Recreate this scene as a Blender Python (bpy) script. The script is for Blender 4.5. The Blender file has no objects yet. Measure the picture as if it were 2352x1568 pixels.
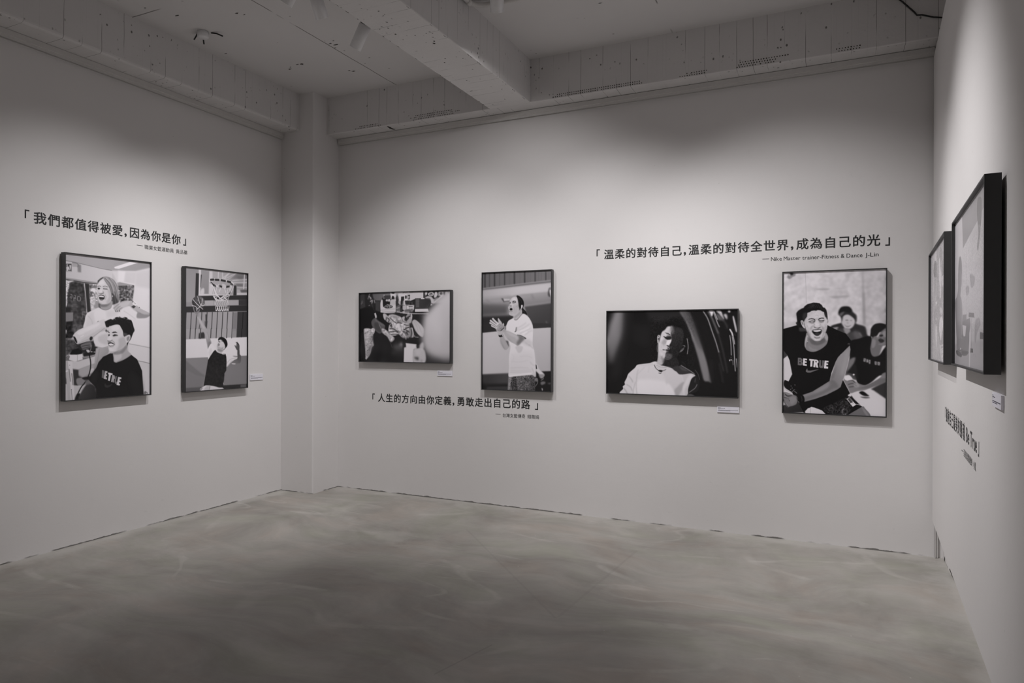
import bpy, bmesh, math, random
import numpy as np
from mathutils import Vector, Matrix, Euler

C = bpy.context.scene.collection
SC = bpy.context.scene
PI = math.pi

# ------------------------------------------------------------------ camera
CAM_H = 1.5
cam_d = bpy.data.cameras.new('camera')
cam_d.sensor_width = 36.0
cam_d.lens = 23.95
cam_d.clip_start = 0.02
cam = bpy.data.objects.new('camera', cam_d)
C.objects.link(cam)
cam.location = (0, 0, CAM_H)
_yaw, _pitch, _roll = math.radians(25.276), math.radians(-0.054), math.radians(0.171)
_f = Vector((-math.sin(_yaw) * math.cos(_pitch), math.cos(_yaw) * math.cos(_pitch), math.sin(_pitch)))
_r = Vector((math.cos(_yaw), math.sin(_yaw), 0))
_u = _r.cross(_f)
_r2 = math.cos(_roll) * _r + math.sin(_roll) * _u
_u2 = -math.sin(_roll) * _r + math.cos(_roll) * _u
cam.matrix_world = Matrix(((_r2.x, _u2.x, -_f.x, 0), (_r2.y, _u2.y, -_f.y, 0), (_r2.z, _u2.z, -_f.z, CAM_H), (0, 0, 0, 1)))
SC.camera = cam

# ------------------------------------------------------------------ world and exposure
world = bpy.data.worlds.new('world')
SC.world = world
world.use_nodes = True
world.node_tree.nodes['Background'].inputs[0].default_value = (0.60, 0.62, 0.66, 1)
world.node_tree.nodes['Background'].inputs[1].default_value = 0.05
SC.view_settings.view_transform = 'Standard'
SC.view_settings.look = 'None'
SC.view_settings.gamma = 1.0
SC.view_settings.use_curve_mapping = False
SC.view_settings.exposure = -0.08

# gallery spotlights: name, lamp mouth position, aim point, watts, cone degrees, blend
SPOTS = [
    # left bay, aimed at the left wall
    ('left_far',   (-3.12, 3.95, 3.60), (-5.00, 4.25, 1.00), 132, 82, 1.0, 0.014),
    ('left_near',  (-3.10, 3.24, 3.60), (-5.00, 3.15, 1.00), 120, 82, 1.0, 0.014),
    # left bay, aimed at the back wall
    ('left_back',  (-3.05, 3.52, 3.62), (-3.35, 5.55, 0.95), 122, 82, 1.0, 0.014),
    # right bay, aimed at the back wall; the first grazes the side of the middle beam
    ('beam_side',  (-1.95, 3.89, 3.60), (-2.75, 5.55, 1.15), 68, 113, 0.95, 0.014, -0.006),
    ('right_mid',  (-1.50, 3.58, 3.66), (-1.50, 5.55, 0.95), 134, 84, 1.0, 0.014),
    ('right_side', (-0.90, 3.60, 3.66), (-0.20, 5.55, 0.95), 140, 84, 1.0, 0.014),
    # unseen fill spots, added to raise the bounce light in the room
    ('fill_left',  (-3.15, 0.20, 3.66), (-4.40, -0.80, 0.0), 90, 90, 1.0, 0.03),
    ('fill_front', (-3.40, -1.2, 3.66), (-3.40, -1.7, 0.0), 220, 110, 1.0, 0.03),
    ('fill_right', (-2.00, -1.6, 3.66), (-1.90, -2.0, 0.0), 220, 110, 1.0, 0.03),
    # towards the partition on the right
    ('partition',  (-1.50, 3.25, 3.66), (0.57, 3.85, 1.15), 285, 70, 1.0, 0.014),
]
SPOT_LIGHTS = []
for nm, pos, aim, watts, cone, blend, rad, *recess in SPOTS:
    ld = bpy.data.lights.new('gallery_light', 'SPOT')
    ld.energy = watts
    ld.color = (1.0, 0.974, 0.978)
    ld.spot_size = math.radians(cone)
    ld.spot_blend = blend
    ld.shadow_soft_size = rad
    lo = bpy.data.objects.new('gallery_light', ld)
    C.objects.link(lo)
    dirv = (Vector(aim) - Vector(pos)).normalized()
    lo.rotation_euler = dirv.to_track_quat('-Z', 'Y').to_euler()
    lo.location = Vector(pos) - dirv * (recess[0] if recess else 0.034)
    SPOT_LIGHTS.append(lo)

# ------------------------------------------------------------------ helpers
def struct(o):
    o['kind'] = 'structure'
    return o

def tag(o, label, cat, group=None):
    o['label'] = label
    o['category'] = cat
    if group:
        o['group'] = group
    return o

def empty(name, loc=(0, 0, 0), mat=None):
    o = bpy.data.objects.new(name, None)
    o.empty_display_size = 0.1
    C.objects.link(o)
    if mat is not None:
        o.matrix_world = mat
    else:
        o.location = loc
    return o

def build(name, bm, mats, parent=None, smooth=False, mat=None):
    me = bpy.data.meshes.new(name)
    bmesh.ops.recalc_face_normals(bm, faces=bm.faces)
    bm.to_mesh(me)
    bm.free()
    for m in (mats if isinstance(mats, (list, tuple)) else [mats]):
        me.materials.append(m)
    if smooth:
        for p in me.polygons:
            p.use_smooth = True
    o = bpy.data.objects.new(name, me)
    C.objects.link(o)
    if parent is not None:
        o.parent = parent
    if mat is not None:
        o.matrix_world = mat
    return o

def box(bm, lo, hi, mi=0):
    x0, y0, z0 = lo
    x1, y1, z1 = hi
    v = [bm.verts.new(p) for p in ((x0, y0, z0), (x1, y0, z0), (x1, y1, z0), (x0, y1, z0),
                                   (x0, y0, z1), (x1, y0, z1), (x1, y1, z1), (x0, y1, z1))]
    for q in ((0, 3, 2, 1), (4, 5, 6, 7), (0, 1, 5, 4), (1, 2, 6, 5), (2, 3, 7, 6), (3, 0, 4, 7)):
        f = bm.faces.new([v[i] for i in q])
        f.material_index = mi

def extrude_profile(bm, prof, a, b, frame, mi=0):
    """prof: closed list of (u, w); frame(t, u, w) -> point; swept from a to b"""
    A = [bm.verts.new(frame(a, u, w)) for u, w in prof]
    B = [bm.verts.new(frame(b, u, w)) for u, w in prof]
    n = len(prof)
    for i in range(n):
        f = bm.faces.new((A[i], A[(i + 1) % n], B[(i + 1) % n], B[i]))
        f.material_index = mi
    bm.faces.new(A[::-1]).material_index = mi
    bm.faces.new(B).material_index = mi

def tube(bm, pts, rad, seg=10, mi=0, cap=True):
    pts = [Vector(p) for p in pts]
    rings = []
    prev = None
    for i, p in enumerate(pts):
        if i == 0:
            d = pts[1] - pts[0]
        elif i == len(pts) - 1:
            d = pts[-1] - pts[-2]
        else:
            d = (pts[i + 1] - pts[i - 1])
        d.normalize()
        if prev is None:
            a = d.orthogonal().normalized()
        else:
            a = (prev - d * prev.dot(d)).normalized()
        prev = a
        b = d.cross(a)
        r = rad[i] if isinstance(rad, (list, tuple)) else rad
        rings.append([bm.verts.new(p + (a * math.cos(2 * PI * k / seg) + b * math.sin(2 * PI * k / seg)) * r) for k in range(seg)])
    for i in range(len(rings) - 1):
        for k in range(seg):
            f = bm.faces.new((rings[i][k], rings[i][(k + 1) % seg], rings[i + 1][(k + 1) % seg], rings[i + 1][k]))
            f.material_index = mi
    if cap:
        bm.faces.new(rings[0][::-1]).material_index = mi
        bm.faces.new(rings[-1]).material_index = mi

def lathe(bm, prof, seg=32, mi=0):
    """prof: list of (r, z) bottom to top round the local Z axis"""
    rings = []
    for r, z in prof:
        if r < 1e-6:
            rings.append([bm.verts.new((0, 0, z))])
        else:
            rings.append([bm.verts.new((r * math.cos(2 * PI * k / seg), r * math.sin(2 * PI * k / seg), z)) for k in range(seg)])
    for a, b in zip(rings, rings[1:]):
        for k in range(seg):
            k2 = (k + 1) % seg
            if len(a) == 1 and len(b) > 1:
                f = bm.faces.new((a[0], b[k2], b[k]))
            elif len(b) == 1 and len(a) > 1:
                f = bm.faces.new((a[k], a[k2], b[0]))
            elif len(a) > 1:
                f = bm.faces.new((a[k], a[k2], b[k2], b[k]))
            else:
                continue
            f.material_index = mi

# ------------------------------------------------------------------ materials
class N:
    """small helper for shader graphs"""
    def __init__(self, name, rough=0.8, spec=0.3):
        self.m = bpy.data.materials.new(name)
        self.m.use_nodes = True
        self.t = self.m.node_tree
        self.b = self.t.nodes['Principled BSDF']
        self.b.inputs['Roughness'].default_value = rough
        self.b.inputs['Specular IOR Level'].default_value = spec
        self._pos = None
    def new(self, kind, **kw):
        n = self.t.nodes.new(kind)
        for k, v in kw.items():
            setattr(n, k, v)
        return n
    def link(self, a, b):
        self.t.links.new(a, b)
    def val(self, sock, v):
        if hasattr(v, 'is_output'):
            self.link(v, sock)
        else:
            sock.default_value = v
    @property
    def pos(self):
        if self._pos is None:
            self._pos = self.new('ShaderNodeNewGeometry').outputs['Position']
        return self._pos
    def xyz(self, v=None):
        s = self.new('ShaderNodeSeparateXYZ')
        self.link(v or self.pos, s.inputs[0])
        return s.outputs
    def math(self, op, a, b=None, c=None, clamp=False):
        n = self.new('ShaderNodeMath', operation=op, use_clamp=clamp)
        self.val(n.inputs[0], a)
        if b is not None:
            self.val(n.inputs[1], b)
        if c is not None:
            self.val(n.inputs[2], c)
        return n.outputs[0]
    def scale(self, s, off=(0, 0, 0), rot=(0, 0, 0), v=None):
        n = self.new('ShaderNodeMapping')
        n.inputs['Scale'].default_value = s
        n.inputs['Location'].default_value = off
        n.inputs['Rotation'].default_value = rot
        self.link(v or self.pos, n.inputs['Vector'])
        return n.outputs[0]
    def noise(self, v, scale, detail=4, rough=0.55, dist=0.0):
        n = self.new('ShaderNodeTexNoise')
        n.inputs['Scale'].default_value = scale
        n.inputs['Detail'].default_value = detail
        n.inputs['Roughness'].default_value = rough
        n.inputs['Distortion'].default_value = dist
        self.link(v, n.inputs['Vector'])
        return n.outputs['Fac']
    def ramp(self, fac, stops, interp='LINEAR'):
        n = self.new('ShaderNodeValToRGB')
        n.color_ramp.interpolation = interp
        e = n.color_ramp.elements
        while len(e) < len(stops):
            e.new(0.5)
        for el, (p, c) in zip(e, stops):
            el.position = p
            el.color = (c, c, c, 1) if not isinstance(c, tuple) else (*c, 1)
        self.link(fac, n.inputs[0])
        return n.outputs[0]
    def mix(self, f, a, b, mode='MIX'):
        n = self.new('ShaderNodeMix', data_type='RGBA', blend_type=mode)
        self.val(n.inputs[0], f)
        for s, v in ((n.inputs[6], a), (n.inputs[7], b)):
            if isinstance(v, tuple):
                s.default_value = (*v, 1)
            else:
                self.link(v, s)
        return n.outputs[2]
    def color(self, c):
        if isinstance(c, tuple):
            self.b.inputs['Base Color'].default_value = (*c, 1)
        else:
            self.link(c, self.b.inputs['Base Color'])
        return self
    def bump(self, h, strength=0.2, dist=0.01):
        n = self.new('ShaderNodeBump')
        n.inputs['Strength'].default_value = strength
        n.inputs['Distance'].default_value = dist
        self.link(h, n.inputs['Height'])
        self.link(n.outputs[0], self.b.inputs['Normal'])
        return self
    def smooth(self, v, lo, hi):
        n = self.new('ShaderNodeMapRange', interpolation_type='SMOOTHSTEP')
        self.val(n.inputs[0], v)
        n.inputs[1].default_value = lo
        n.inputs[2].default_value = hi
        return n.outputs[0]

def plain(name, col, rough=0.6, spec=0.3, metal=0.0, nz=0.06):
    n = N(name, rough, spec)
    n.b.inputs['Metallic'].default_value = metal
    v = n.noise(n.pos, 40, 3)
    lo = tuple(max(0, c * (1 - nz)) for c in col)
    hi = tuple(min(1, c * (1 + nz)) for c in col)
    n.color(n.mix(v, lo, hi))
    return n.m

WALL = (0.735, 0.718, 0.714)

def wall_material(name, joint=True):
    n = N(name, 0.75, 0.25)
    big = n.noise(n.pos, 0.8, 4, 0.6)
    fine = n.noise(n.pos, 14, 5, 0.65)
    col = n.mix(big, tuple(c * 0.965 for c in WALL), tuple(c * 1.02 for c in WALL))
    col = n.mix(n.smooth(fine, 0.60, 0.80), col, tuple(c * 0.96 for c in WALL))
    # a few scuffs and trowel marks low on the wall
    st = n.noise(n.scale((5, 5, 26), rot=(0.12, 0.1, 0)), 1.6, 5, 0.7)
    x, y, z = n.xyz()
    low = n.smooth(z, 1.0, 0.2)
    col = n.mix(n.math('MULTIPLY', n.smooth(st, 0.66, 0.72), n.math('MULTIPLY', low, 0.35)), col, (0.56, 0.545, 0.53))
    spk = n.noise(n.pos, 42, 1, 0.3)
    col = n.mix(n.math('MULTIPLY', n.smooth(spk, 0.84, 0.87), 0.4), col, (0.3, 0.29, 0.28))
    if joint:
        # broken dark joint where the wall meets the slab
        wob = n.noise(n.pos, 9, 4, 0.6)
        brk = n.noise(n.pos, 2.6, 3, 0.6)
        top = n.math('MULTIPLY_ADD', wob, 0.030, -0.006)
        m = n.math('MULTIPLY', n.math('LESS_THAN', z, top), n.smooth(brk, 0.42, 0.52))
        col = n.mix(n.math('MULTIPLY', m, 0.85), col, (0.10, 0.095, 0.085))
    n.color(col)
    h = n.math('MULTIPLY_ADD', n.noise(n.scale((1, 1, 2.4)), 6, 6, 0.65), 1.0, fine)
    n.bump(h, 0.12, 0.006)
    return n.m

def beam_material(name, axis, density=7.5):
    """board-marked painted concrete; axis = coordinate that crosses the board joints"""
    n = N(name, 0.8, 0.22)
    X = n.xyz()
    u = X[axis]
    base = tuple(c * 0.90 for c in WALL)
    big = n.noise(n.pos, 3.2, 5, 0.62)
    col = n.mix(big, tuple(c * 0.93 for c in base), tuple(c * 1.04 for c in base))
    # thin joint lines, irregular spacing, broken along their length
    cell = n.new('ShaderNodeTexVoronoi', voronoi_dimensions='1D', feature='DISTANCE_TO_EDGE')
    cell.inputs['Scale'].default_value = density
    wob = n.noise(n.pos, 3.0, 2)
    n.link(n.math('MULTIPLY_ADD', wob, 0.012, u), cell.inputs['W'])
    d = cell.outputs['Distance']
    line = n.smooth(d, 0.016, 0.006)
    sc = [1.2, 1.2, 1.2]
    sc[axis] = 9.0
    br = n.smooth(n.noise(n.scale(tuple(sc)), 1.7, 3, 0.6), 0.46, 0.56)
    col = n.mix(n.math('MULTIPLY', n.math('MULTIPLY', line, br), 0.80), col, (0.09, 0.084, 0.078))
    st = n.noise(n.scale(tuple(60.0 if i == axis else 0.9 for i in range(3))), 1.0, 3, 0.6)
    col = n.mix(n.math('MULTIPLY', n.smooth(st, 0.60, 0.75), 0.16), col, tuple(c * 0.6 for c in base))
    # blow holes
    pit = n.new('ShaderNodeTexVoronoi', feature='F1')
    pit.inputs['Scale'].default_value = 24
    n.link(n.scale((1.0, 1.0, 0.75)), pit.inputs['Vector'])
    pm = n.math('MULTIPLY', n.smooth(pit.outputs['Distance'], 0.22, 0.12), n.smooth(n.noise(n.pos, 4.3, 3, 0.7), 0.47, 0.58))
    pm = n.math('MULTIPLY', pm, n.smooth(n.noise(n.pos, 31, 1), 0.45, 0.55))
    col = n.mix(n.math('MULTIPLY', pm, 0.85), col, (0.09, 0.083, 0.078))
    n.color(col)
    h = n.math('SUBTRACT', n.math('SUBTRACT', n.noise(n.pos, 16, 6, 0.7), n.math('MULTIPLY', line, 0.5)), n.math('MULTIPLY', pm, 0.6))
    n.bump(h, 0.35, 0.006)
    return n.m

def ceiling_material():
    n = N('painted slab', 0.85, 0.2)
    base = tuple(c * 0.88 for c in WALL)
    col = n.mix(n.noise(n.pos, 1.1, 5, 0.6), tuple(c * 0.94 for c in base), tuple(c * 1.05 for c in base))
    x, y, z = n.xyz()
    # formwork sheet joints
    for v, at, k in ((x, -3.755, 2.4), (y, 3.408, 2.0), (x, -1.15, 1.7)):
        wob = n.math('MULTIPLY_ADD', n.noise(n.pos, 4, 3), 0.012, -0.006)
        dd = n.math('ABSOLUTE', n.math('ADD', n.math('SUBTRACT', v, at), wob))
        m = n.math('MULTIPLY', n.smooth(dd, 0.0065, 0.003), n.smooth(n.noise(n.pos, k, 3, 0.6), 0.42, 0.50))
        col = n.mix(n.math('MULTIPLY', m, 0.8), col, (0.13, 0.12, 0.112))
    pit = n.new('ShaderNodeTexVoronoi', feature='F1')
    pit.inputs['Scale'].default_value = 11
    n.link(n.pos, pit.inputs['Vector'])
    pm = n.math('MULTIPLY', n.smooth(pit.outputs['Distance'], 0.12, 0.06), n.smooth(n.noise(n.pos, 2.3, 3, 0.7), 0.56, 0.64))
    col = n.mix(n.math('MULTIPLY', pm, 0.6), col, (0.14, 0.13, 0.12))
    n.color(col)
    n.bump(n.noise(n.pos, 9, 6, 0.65), 0.15, 0.006)
    return n.m

def floor_material():
    n = N('polished concrete', 0.42, 0.38)
    w = n.new('ShaderNodeVectorMath', operation='ADD')
    # warp so the trowel sweeps curve
    nz = n.new('ShaderNodeTexNoise')
    nz.inputs['Scale'].default_value = 0.7
    nz.inputs['Detail'].default_value = 2
    n.link(n.pos, nz.inputs['Vector'])
    sub = n.new('ShaderNodeVectorMath', operation='MULTIPLY_ADD')
    n.link(nz.outputs['Color'], sub.inputs[0])
    sub.inputs[1].default_value = (1.1, 1.1, 0)
    sub.inputs[2].default_value = (-0.55, -0.55, 0)
    n.link(n.pos, w.inputs[0])
    n.link(sub.outputs[0], w.inputs[1])
    wp = w.outputs[0]
    cloud = n.noise(wp, 1.25, 8, 0.62)
    streak = n.noise(n.scale((0.7, 2.6, 1), rot=(0, 0, 0.30), v=wp), 1.7, 7, 0.66, 0.3)
    hue = n.noise(n.scale((1, 1.4, 1), off=(5, 2, 0), v=wp), 1.6, 5, 0.62)
    tone = n.math('ADD', n.math('MULTIPLY', cloud, 0.62), n.math('MULTIPLY', streak, 0.38))
    c1 = n.ramp(tone, [(0.36, (0.245, 0.230, 0.208)), (0.5, (0.335, 0.318, 0.292)), (0.64, (0.430, 0.411, 0.380))])
    c2 = n.ramp(hue, [(0.36, (0.955, 0.985, 0.92)), (0.5, (1.0, 1.0, 1.0)), (0.64, (1.03, 0.98, 0.95))])
    col = n.mix(1.0, c1, c2, 'MULTIPLY')
    # pale trowel arcs: thin contour lines of a slow noise, only here and there
    for sc, of, wd, k in ((0.42, (3.1, 1.2, 0), 0.012, 0.34), (0.6, (7.7, 4.0, 0), 0.008, 0.28), (0.35, (1.3, 9.1, 0), 0.016, 0.22)):
        cn = n.noise(n.scale((0.8, 1.5, 1), off=of), sc, 2.0, 0.45, 0.35)
        dd = n.math('ABSOLUTE', n.math('SUBTRACT', cn, 0.5))
        am = n.math('MULTIPLY', n.smooth(dd, wd, wd * 0.25), n.smooth(n.noise(n.scale((1, 1, 1), off=of), 1.7, 5, 0.65), 0.46, 0.62))
        col = n.mix(n.math('MULTIPLY', am, k), col, (0.56, 0.54, 0.505))
    # fine scratches and grit
    scr = n.noise(n.scale((3, 40, 1), rot=(0, 0, -0.2), v=wp), 1.5, 3, 0.7)
    col = n.mix(n.math('MULTIPLY', n.smooth(scr, 0.66, 0.76), 0.25), col, (0.50, 0.485, 0.455))
    spk = n.new('ShaderNodeTexVoronoi', feature='F1')
    spk.inputs['Scale'].default_value = 13
    n.link(n.pos, spk.inputs['Vector'])
    sm = n.math('MULTIPLY', n.smooth(spk.outputs['Distance'], 0.06, 0.035), n.smooth(n.noise(n.pos, 21, 1), 0.55, 0.6))
    col = n.mix(n.math('MULTIPLY', sm, 0.6), col, (0.62, 0.60, 0.57))
    # paler paint-splashed margin along the walls
    x, y, z = n.xyz()
    dw = n.math('MINIMUM', n.math('SUBTRACT', 5.555, y), n.math('MINIMUM', n.math('ADD', x, 5.0), n.math('SUBTRACT', 0.69, x)))
    edge = n.math('ADD', dw, n.math('MULTIPLY_ADD', n.noise(n.pos, 3.5, 5, 0.65), 0.5, -0.25))
    col = n.mix(n.math('MULTIPLY', n.smooth(edge, 0.22, 0.0), 0.55), col, (0.56, 0.545, 0.515))
    # hairline saw cuts, a faint V on the slab
    def seg(ax, ay, bx, by, wd):
        L = math.hypot(bx - ax, by - ay)
        tx, ty = (bx - ax) / L, (by - ay) / L
        s = n.math('ADD', n.math('MULTIPLY', n.math('SUBTRACT', x, ax), tx), n.math('MULTIPLY', n.math('SUBTRACT', y, ay), ty))
        q = n.math('ABSOLUTE', n.math('SUBTRACT', n.math('MULTIPLY', n.math('SUBTRACT', x, ax), -ty), n.math('MULTIPLY', n.math('SUBTRACT', y, ay), -tx)))
        m = n.math('MULTIPLY', n.smooth(q, wd, wd * 0.5), n.math('MULTIPLY', n.math('GREATER_THAN', s, 0.0), n.math('LESS_THAN', s, L)))
        return m
    for sg, k in FLOOR_CUTS:
        col = n.mix(n.math('MULTIPLY', seg(*sg), k), col, (0.20, 0.188, 0.17))
    n.color(col)
    rg = n.math('MULTIPLY_ADD', n.noise(wp, 2.2, 5, 0.6), 0.30, 0.30)
    n.link(rg, n.b.inputs['Roughness'])
    n.bump(n.noise(n.scale((1, 2.5, 1), v=wp), 7, 6, 0.65), 0.08, 0.005)
    return n.m

FLOOR_CUTS = [((-2.64, 4.75, -1.36, 3.44, 0.010), 0.22), ((-1.27, 4.80, -1.35, 3.46, 0.012), 0.20),
              ((-2.64, 4.75, -2.95, 3.25, 0.008), 0.10), ((-1.62, 2.62, -1.52, 3.0, 0.006), 0.35)]
M_WALL = wall_material('painted plaster')
M_PANEL = wall_material('painted board', joint=False)
M_BEAM_X = beam_material('board marked concrete', 0)
M_BEAM_Y = beam_material('board marked concrete along', 1)
M_CEIL = ceiling_material()
M_FLOOR = floor_material()
M_TRIM = plain('painted rail', (0.60, 0.585, 0.57), 0.6)
M_DARK = plain('dark pit', (0.06, 0.055, 0.05), 0.9)
M_FRAME = plain('black frame', (0.030, 0.030, 0.031), 0.42, 0.45)
M_VINYL = plain('black vinyl', (0.022, 0.022, 0.023), 0.5, 0.3)
M_CARD = plain('white card', (0.80, 0.79, 0.86), 0.6)
M_INK = plain('caption ink', (0.10, 0.095, 0.13), 0.7)
M_LAMP = plain('white lamp enamel', (0.74, 0.735, 0.75), 0.35, 0.5)
M_BLACK = plain('lamp black', (0.02, 0.02, 0.02), 0.5)

# ------------------------------------------------------------------ the room
XL, YB, ZC = -5.0, 5.555, 3.92
XR = 0.69
YF = -3.2

bm = bmesh.new(); box(bm, (XL - .15, YF, -.12), (XR + .15, YB + .15, 0))
struct(build('floor', bm, M_FLOOR))
bm = bmesh.new(); box(bm, (XL - .15, YF, ZC), (XR + .15, YB + .15, ZC + .15))
# loose flakes and old anchor holes on the slab
random.seed(4)
def flake(bm, x, y, s, mi=1):
    k = random.randint(4, 6)
    a0 = random.uniform(0, 6)
    vs = []
    for i in range(k):
        a = a0 - 2 * PI * i / k
        r = s * random.uniform(.4, 1.2)
        vs.append(bm.verts.new((x + r * 1.6 * math.cos(a), y + r * .6 * math.sin(a), ZC - .0015)))
    bm.faces.new(vs).material_index = mi
for x, y, s in ((-4.40, 4.65, .022), (-4.36, 4.62, .010), (-4.22, 4.61, .024), (-4.26, 4.60, .012), (-3.91, 4.93, .022), (-3.94, 4.90, .010), (-4.65, 4.17, .014), (-4.00, 3.69, .016),
                (-3.97, 3.73, .010), (-3.72, 4.39, .014), (-3.69, 4.43, .018), (-3.74, 4.47, .012), (-3.66, 4.36, .009), (-4.44, 3.53, .014), (-1.52, 4.68, .014), (-4.10, 4.20, .008), (-3.60, 4.75, .010), (-4.55, 3.35, .012)):
    flake(bm, x, y, s)
struct(build('ceiling', bm, [M_CEIL, M_DARK]))
bm = bmesh.new(); box(bm, (XL - .15, YF, 0), (XL, YB + .15, ZC))
struct(build('wall_left', bm, M_WALL))
bm = bmesh.new(); box(bm, (XL, YB, 0), (XR, YB + .15, ZC))
struct(build('wall_back', bm, M_WALL))
bm = bmesh.new(); box(bm, (XR, YF, 0), (XR + .15, YB + .15, ZC))
for pts in (((5.26, .012), (5.14, .002), (5.10, .028), (5.17, .046), (5.22, .034)), ((5.50, .004), (5.45, .006), (5.455, .030), (5.48, .036))):
    vs = [bm.verts.new((XR - .0008, y, z)) for y, z in pts]
    bm.faces.new(vs).material_index = 1
struct(build('wall_right', bm, [M_WALL, M_DARK]))
bm = bmesh.new(); box(bm, (XL, YF - .15, 0), (XR, YF, ZC))
struct(build('wall_front', bm, M_WALL))

def rounded_box(name, lo, hi, mats, r=0.012, extra=None):
    bm = bmesh.new()
    box(bm, lo, hi)
    bmesh.ops.bevel(bm, geom=list(bm.edges), offset=r, segments=3, profile=0.5, affect='EDGES')
    if extra:
        extra(bm)
    return struct(build(name, bm, mats))

rounded_box('column', (XL - .02, 5.178, -.02), (-4.592, YB + .02, ZC + .02), M_WALL, .010)

# perforated corner bead showing through the render along the lower edge of the back beam
def bead(bm):
    random.seed(11)
    for x0, x1, rows in ((-4.27, -3.87, 2), (-3.62, -3.05, 3), (-2.17, -1.33, 2), (-1.12, -.84, 2), (-.72, -.30, 3), (-.02, .24, 2), (.44, .5, 1)):
        for rI in range(rows):
            x = x0 + random.uniform(0, .08) + rI * .01
            xe = x1 - random.uniform(0, .10)
            while x < xe:
                zc = 3.565 + rI * .017
                c = Vector((x, 5.3685, zc))
                rr = random.uniform(.0038, .0052)
                if random.random() < .95:
                    vs = [bm.verts.new(c + Vector((rr * math.cos(2 * PI * k / 8), 0, rr * math.sin(2 * PI * k / 8)))) for k in range(8)]
                    bm.faces.new(vs).material_index = 1
                x += .0185
    for cx, cy, r in ((-3.872, 5.40, .016), (-3.868, 5.425, .020), (-3.875, 5.452, .022), (-3.868, 5.485, .026)):
        k = 7
        vs = [bm.verts.new((cx + r * random.uniform(.5, 1.1) * math.cos(2 * PI * i / k), cy + r * random.uniform(.6, 1.1) * math.sin(2 * PI * i / k), 3.5494)) for i in range(k)]
        bm.faces.new(vs).material_index = 1
rounded_box('beam_back', (XL - .02, 5.37, 3.55), (XR + .02, YB + .02, ZC + .03), [M_BEAM_X, M_DARK], .008, bead)
rounded_box('beam_left', (XL - .02, YF - .02, 3.562), (-4.77, 5.30, ZC + .03), M_BEAM_Y, .022)
# ragged lower arrises on the middle beam
def chips(bm):
    random.seed(23)
    y = 2.6
    while y < 5.3:
        y += random.uniform(.02, .11)
        for xe, sgn in ((-2.762, 1), (-2.368, -1)):
            if random.random() < .45:
                w, l = random.uniform(.002, .006), random.uniform(.006, .022)
                vs = [bm.verts.new((xe + sgn * a, y + b, 3.5494)) for a, b in ((.006, -l), (.006 + w, -l * .4), (.007 + w, l * .5), (.006, l))]
                bm.faces.new(vs).material_index = 1
    for x, y, r in ((-2.60, 4.33, .007), (-2.56, 4.27, .006), (-2.62, 4.70, .006), (-2.50, 4.02, .011), (-2.48, 3.99, .008), (-2.66, 3.79, .008), (-2.55, 3.86, .006), (-2.45, 4.98, .006), (-2.53, 5.20, .007)):
        vs = [bm.verts.new((x + r * random.uniform(.6, 1.3) * math.cos(2 * PI * i / 6), y + r * random.uniform(.6, 1.3) * math.sin(2 * PI * i / 6), 3.5494)) for i in range(6)]
        bm.faces.new(vs).material_index = 1
rounded_box('beam_middle', (-2.762, YF - .02, 3.55), (-2.368, 5.375, ZC + .03), [beam_material('board marked concrete soffit', 1, 10.5), M_DARK], .007, chips)

# picture rails: a shallow open channel fixed under the beams
RAIL = [(0.0, 3.546), (0.034, 3.546), (0.034, 3.509), (0.029, 3.507), (0.029, 3.487), (0.026, 3.487), (0.026, 3.534), (0.004, 3.534), (0.004, 3.487), (0.0, 3.487)]
bm = bmesh.new()
extrude_profile(bm, RAIL, -4.575, 0.628, lambda t, u, w: (t, YB - u, w))
box(bm, (-2.06, YB - .0355, 3.509), (-2.058, YB - .033, 3.546))
struct(build('trim_1', bm, M_TRIM))
bm = bmesh.new()
extrude_profile(bm, [(u, w + .014) for u, w in RAIL], YF, 5.170, lambda t, u, w: (XL + u, t, w))
struct(build('trim_2', bm, M_TRIM))

# free-standing partition in front of the right wall, held off the slab
PA = math.radians(2.66)
PD = Vector((math.sin(PA), math.cos(PA), 0))      # along the partition, away from the camera
PN = Vector((-math.cos(PA), math.sin(PA), 0))     # out of its face, into the room
P0 = Vector((0.621, 5.5, 0)) - PD * 5.5           # s = 0
def pp(s, off, z):
    return P0 + PD * s + PN * off + Vector((0, 0, z))
bm = bmesh.new()
s0, s1 = -0.6, 5.51
q = []
for off in (0.0, -0.035):
    q.append([bm.verts.new(pp(s, off, z)) for s, z in ((s0, 0.395), (s1, 0.262), (s1, 3.478), (s0, 3.478))])
bm.faces.new(q[0]); bm.faces.new(q[1][::-1])
for i in range(4):
    bm.faces.new((q[0][i], q[1][i], q[1][(i + 1) % 4], q[0][(i + 1) % 4]))
bmesh.ops.bevel(bm, geom=list(bm.edges), offset=.003, segments=2, affect='EDGES')
part = struct(build('wall_partition', bm, M_PANEL))
# posts and wall brackets that carry it, all behind the board
bm = bmesh.new()
for s in (-0.3, 0.5):
    a = pp(s, -.034, 0)
    box(bm, (a.x + .004, a.y - .03, 0), (a.x + .10, a.y + .03, 3.3))
for s in (1.9, 3.6, 5.2):
    for z in (0.9, 3.1):
        a = pp(s, -.034, z)
        box(bm, (a.x + .004, a.y - .03, z), (XR - .0005, a.y + .03, z + .08))
struct(build('trim_3', bm, M_TRIM))

# ------------------------------------------------------------------ grey pictures, painted shape by shape into an array
CELL = 2.4e-3          # size of one picture cell on the sheet, metres
UNIT = 2.5e-4          # unit of the outline coordinates below

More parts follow.
